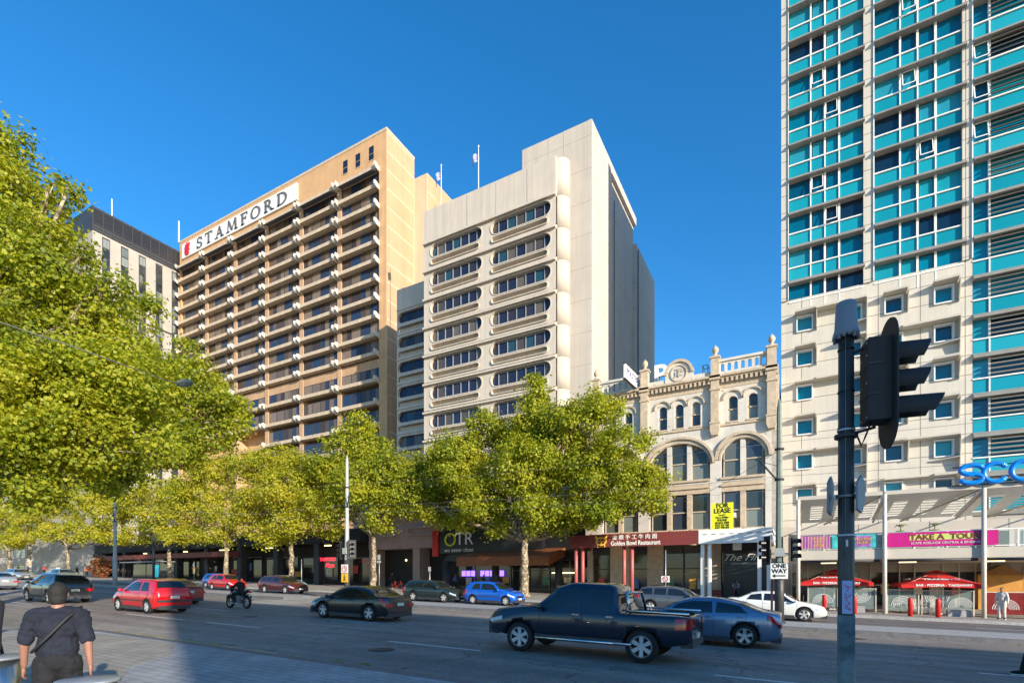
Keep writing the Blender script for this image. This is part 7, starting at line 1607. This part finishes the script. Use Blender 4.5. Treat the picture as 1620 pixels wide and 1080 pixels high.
def bike(label, x, y, rz):
    t = thing('bicycle', label, 'bicycle', (x, y, gz(x)+.155), rz, 'parked bicycles'); Rx = Matrix.Rotation(pi/2, 4, 'X')
    for xx in (-.5, .5):
        b = MB(); b.tube([(xx+.33*cos(a), 0, .34+.33*sin(a)) for a in np.linspace(0, 2*pi, 20)], .018, 5, cap=False)
        for q in range(6): b.tube([(xx, 0, .34), (xx+.32*cos(q*pi/3), 0, .34+.32*sin(q*pi/3))], .005, 3)
        b.build('wheel', M['rubber'], t, world=False)
    b = MB(); b.tube([(-.5, 0, .34), (-.18, 0, .86), (.36, 0, .82), (-.05, 0, .30), (-.5, 0, .34)], .018, 5); b.tube([(.5, 0, .34), (.36, 0, .95)], .018, 5); b.tube([(-.05, 0, .30), (-.20, 0, .95)], .016, 5); b.build('frame', M['red'], t, world=False)
    b = MB(); b.box(-.32, -.08, -.06, .06, .94, .98); b.build('saddle', M['black'], t, world=False); b = MB(); b.tube([(.36, -.26, .98), (.36, .26, .98)], .015, 5); b.build('handlebar', M['black'], t, world=False)
for i, (px, lab) in enumerate(((628, 'red bicycle parked left of the dark green car'), (745, 'red bicycle leaning by the store windows'), (765, 'red bicycle right of the other by the store windows'))):
    p = onY(px, 920, 39); bike(lab, p.x, 39, radians(25+i*12))
# fallen leaves near the far kerb and median
lv_ = MB(); random.seed(9)
for i in range(900):
    x = random.uniform(-60, 8); y = random.choice((random.gauss(33.2, .3), random.gauss(23.0, .25), random.uniform(34, 37), random.gauss(8.2, .15))); s_ = random.uniform(.04, .09); a = random.random()*6; z = gz(x)+(.16 if y > 33.6 else .012)
    lv_.add([(x+s_*cos(a+q*pi/2), y+s_*sin(a+q*pi/2), z+.01*(q % 2)) for q in range(4)], [(0, 1, 2, 3)])
tag(lv_.build('fallen_leaves', M['leaf_yel'], fix=False), 'fallen yellow leaves along the kerbs', 'fallen leaves', kind='stuff')
# manholes and drains in the road, kerb grates
for i, (x, y, r, lab) in enumerate(((-9.5, 10.2, .33, 'round iron manhole cover in the near lane below the pickup'), (-20.5, 14.0, .30, 'round iron manhole cover between the hatchback and the black sedan'), (1.8, 21.5, .30, 'round iron manhole cover in the road right of the blue fastback'), (-33, 21.5, .30, 'small manhole cover near the median crossing'))):
    b = MB(); b.lathe([(r, 0), (r, .012), (r*.9, .014), (.01, .014)], (x, y, gz(x)+.002), 22); b.lathe([(r*.7, .0145), (r*.66, .018), (r*.6, .0145)], (x, y, gz(x)+.002), 22, cap=False); tag(b.build('manhole_cover', M['dark']), lab, 'manhole cover')
for i, (x, lab) in enumerate(((-14.0, 'kerb drain grate left of the walking line'), (-6.4, 'kerb drain grate at the near kerb, bottom centre'))):
    b = MB()
    for q in range(9): b.box(x+.1*q, x+.1*q+.05, 7.78, 8.1, gz(x)+.004, gz(x)+.016)
    b.box(x-.05, x+.95, 7.74, 7.78, gz(x)+.004, gz(x)+.018); tag(b.build('kerb_drain', M['dark']), lab, 'drain grate')
# near-field signal details: bolts, straps, cable
b = MB(); 
for z in (1.33, 1.60, 1.82, 1.92):
    for yy in (-.09, .05): b.ball(R_ @ Vector((-.086, yy, CZ+z)), .008, 6)
b.build('bolts', M['galv'], sg_, fix=False)
for z in (1.50, 1.74): b = MB(); b.box(-.089, .0, -.135, .095, CZ+z, CZ+z+.012, 0, Matrix.Translation((X0+.20, Y0_-.02, 0)) @ Matrix.Rotation(radians(10), 4, 'Z')); b.build('case_joint', M['dark'], sg_)
b = MB(); b.tube([(X0+.06, Y0_-.04, CZ+1.25), (X0+.10, Y0_-.06, CZ+1.12), (X0+.13, Y0_-.05, CZ+1.2), (X0+.17, Y0_-.03, CZ+1.32)], .008, 6); b.build('cable', M['rubber'], sg_)
for z in (.35, -.9, 1.22): b = MB(); b.lathe([(.068, 0), (.0775, 0), (.0775, .018), (.068, .018)], (X0, Y0_, CZ+z), 20); b.build('steel_strap', M['galv'], fp)
b = MB(); n = 6; vs = []
for k_, rr_ in ((.055, 1), (0, 1)):
    for i in range(n+1): a = -pi/2-.1+.25*i/n; vs.append((X0+.0745*cos(a), Y0_+.0745*sin(a), CZ+.32-k_))
b.add(vs, [(i, i+1, n+2+i, n+1+i) for i in range(n)]); tag(b.build('small_sticker', M['galv'], fix=False), 'tiny oval sticker halfway up the nearest pole', 'sticker')

# posters, menus and lit strips on the ground floors
random.seed(21)
pc = [mat('poster_%s' % n, c, .5, var=.5, scale=3) for n, c in (('cream', (.6, .55, .42)), ('red', (.5, .06, .04)), ('blue', (.06, .16, .35)), ('green', (.10, .28, .14)), ('amber', (.6, .32, .05)))]
for i in range(12):
    x = -108+5.1*i+random.uniform(-1, 1); z = gz(x)+random.uniform(1.0, 1.9); w_ = random.uniform(.5, 1.3); h_ = random.uniform(.6, 1.2); b = MB(); b.box(x, x+w_, 49.80, 49.83, z, z+h_); b.build('window_poster', pc[i % 5], pod)
for i in range(6):
    x = -32.8+2.4*i; b = MB(); b.box(x, x+.8, 48.82, 48.85, 1.2+.2*(i % 3), 2.2); b.build('window_poster', pc[(i*2) % 5], OT)
for i, x in enumerate((-16.2, -13.0, -9.9, -8.1, -7.4)): b = MB(); b.box(x, x+.55, BY+.28, BY+.31, 1.2, 2.1); b.build('menu_poster', pc[(i+1) % 5], her)
for i, x in enumerate((-.1, 2.6, 5.6, 7.6, 9.8, 11.0)): b = MB(); b.box(x, x+.5, SY-.08, SY-.05, .9, 1.7); b.build('menu_poster', pc[(i+2) % 5], apt)
for (x0, y0_, ln, par) in ((-15.5, 44.2, 2.2, her), (-12.0, 43.6, 2.6, her), (-9.2, 44.6, 1.8, her)): b = MB(); b.tube([(x0, y0_, CZ+2.9), (x0+ln, y0_+1.0, CZ+2.9)], .04, 6); b.build('strip_light', M['lamp_warm'], par)
for x in (1.5, 5.9, 10.2, 14.4): b = MB(); b.box(x, x+.9, 42, 42.15, CZ+1.06, CZ+1.11); b.build('ceiling_light', M['lamp_warm'], bal_)
for i in range(5): x = -100+11*i; b = MB(); b.box(x, x+2.2, 48.2, 48.4, 6.4, 6.5); b.build('ceiling_light', M['lamp_warm'], pod)

SQUEEZE = .85                                                        # the nearest pole is slim: 13 cm thick
for o, oy in [(c, 0) for c in fp.children]+[(c, .08) for c in stk.children]:
    if o.name.startswith('cap'): continue
    for v in o.data.vertices: v.co.x *= SQUEEZE; v.co.y = (v.co.y-oy)*SQUEEZE+oy
for o in bpy.data.objects:
    if o.name.startswith('small_sticker'):
        for v in o.data.vertices: v.co.x = X0+(v.co.x-X0)*SQUEEZE; v.co.y = Y0_+(v.co.y-Y0_)*SQUEEZE
sg_.location.z -= .045
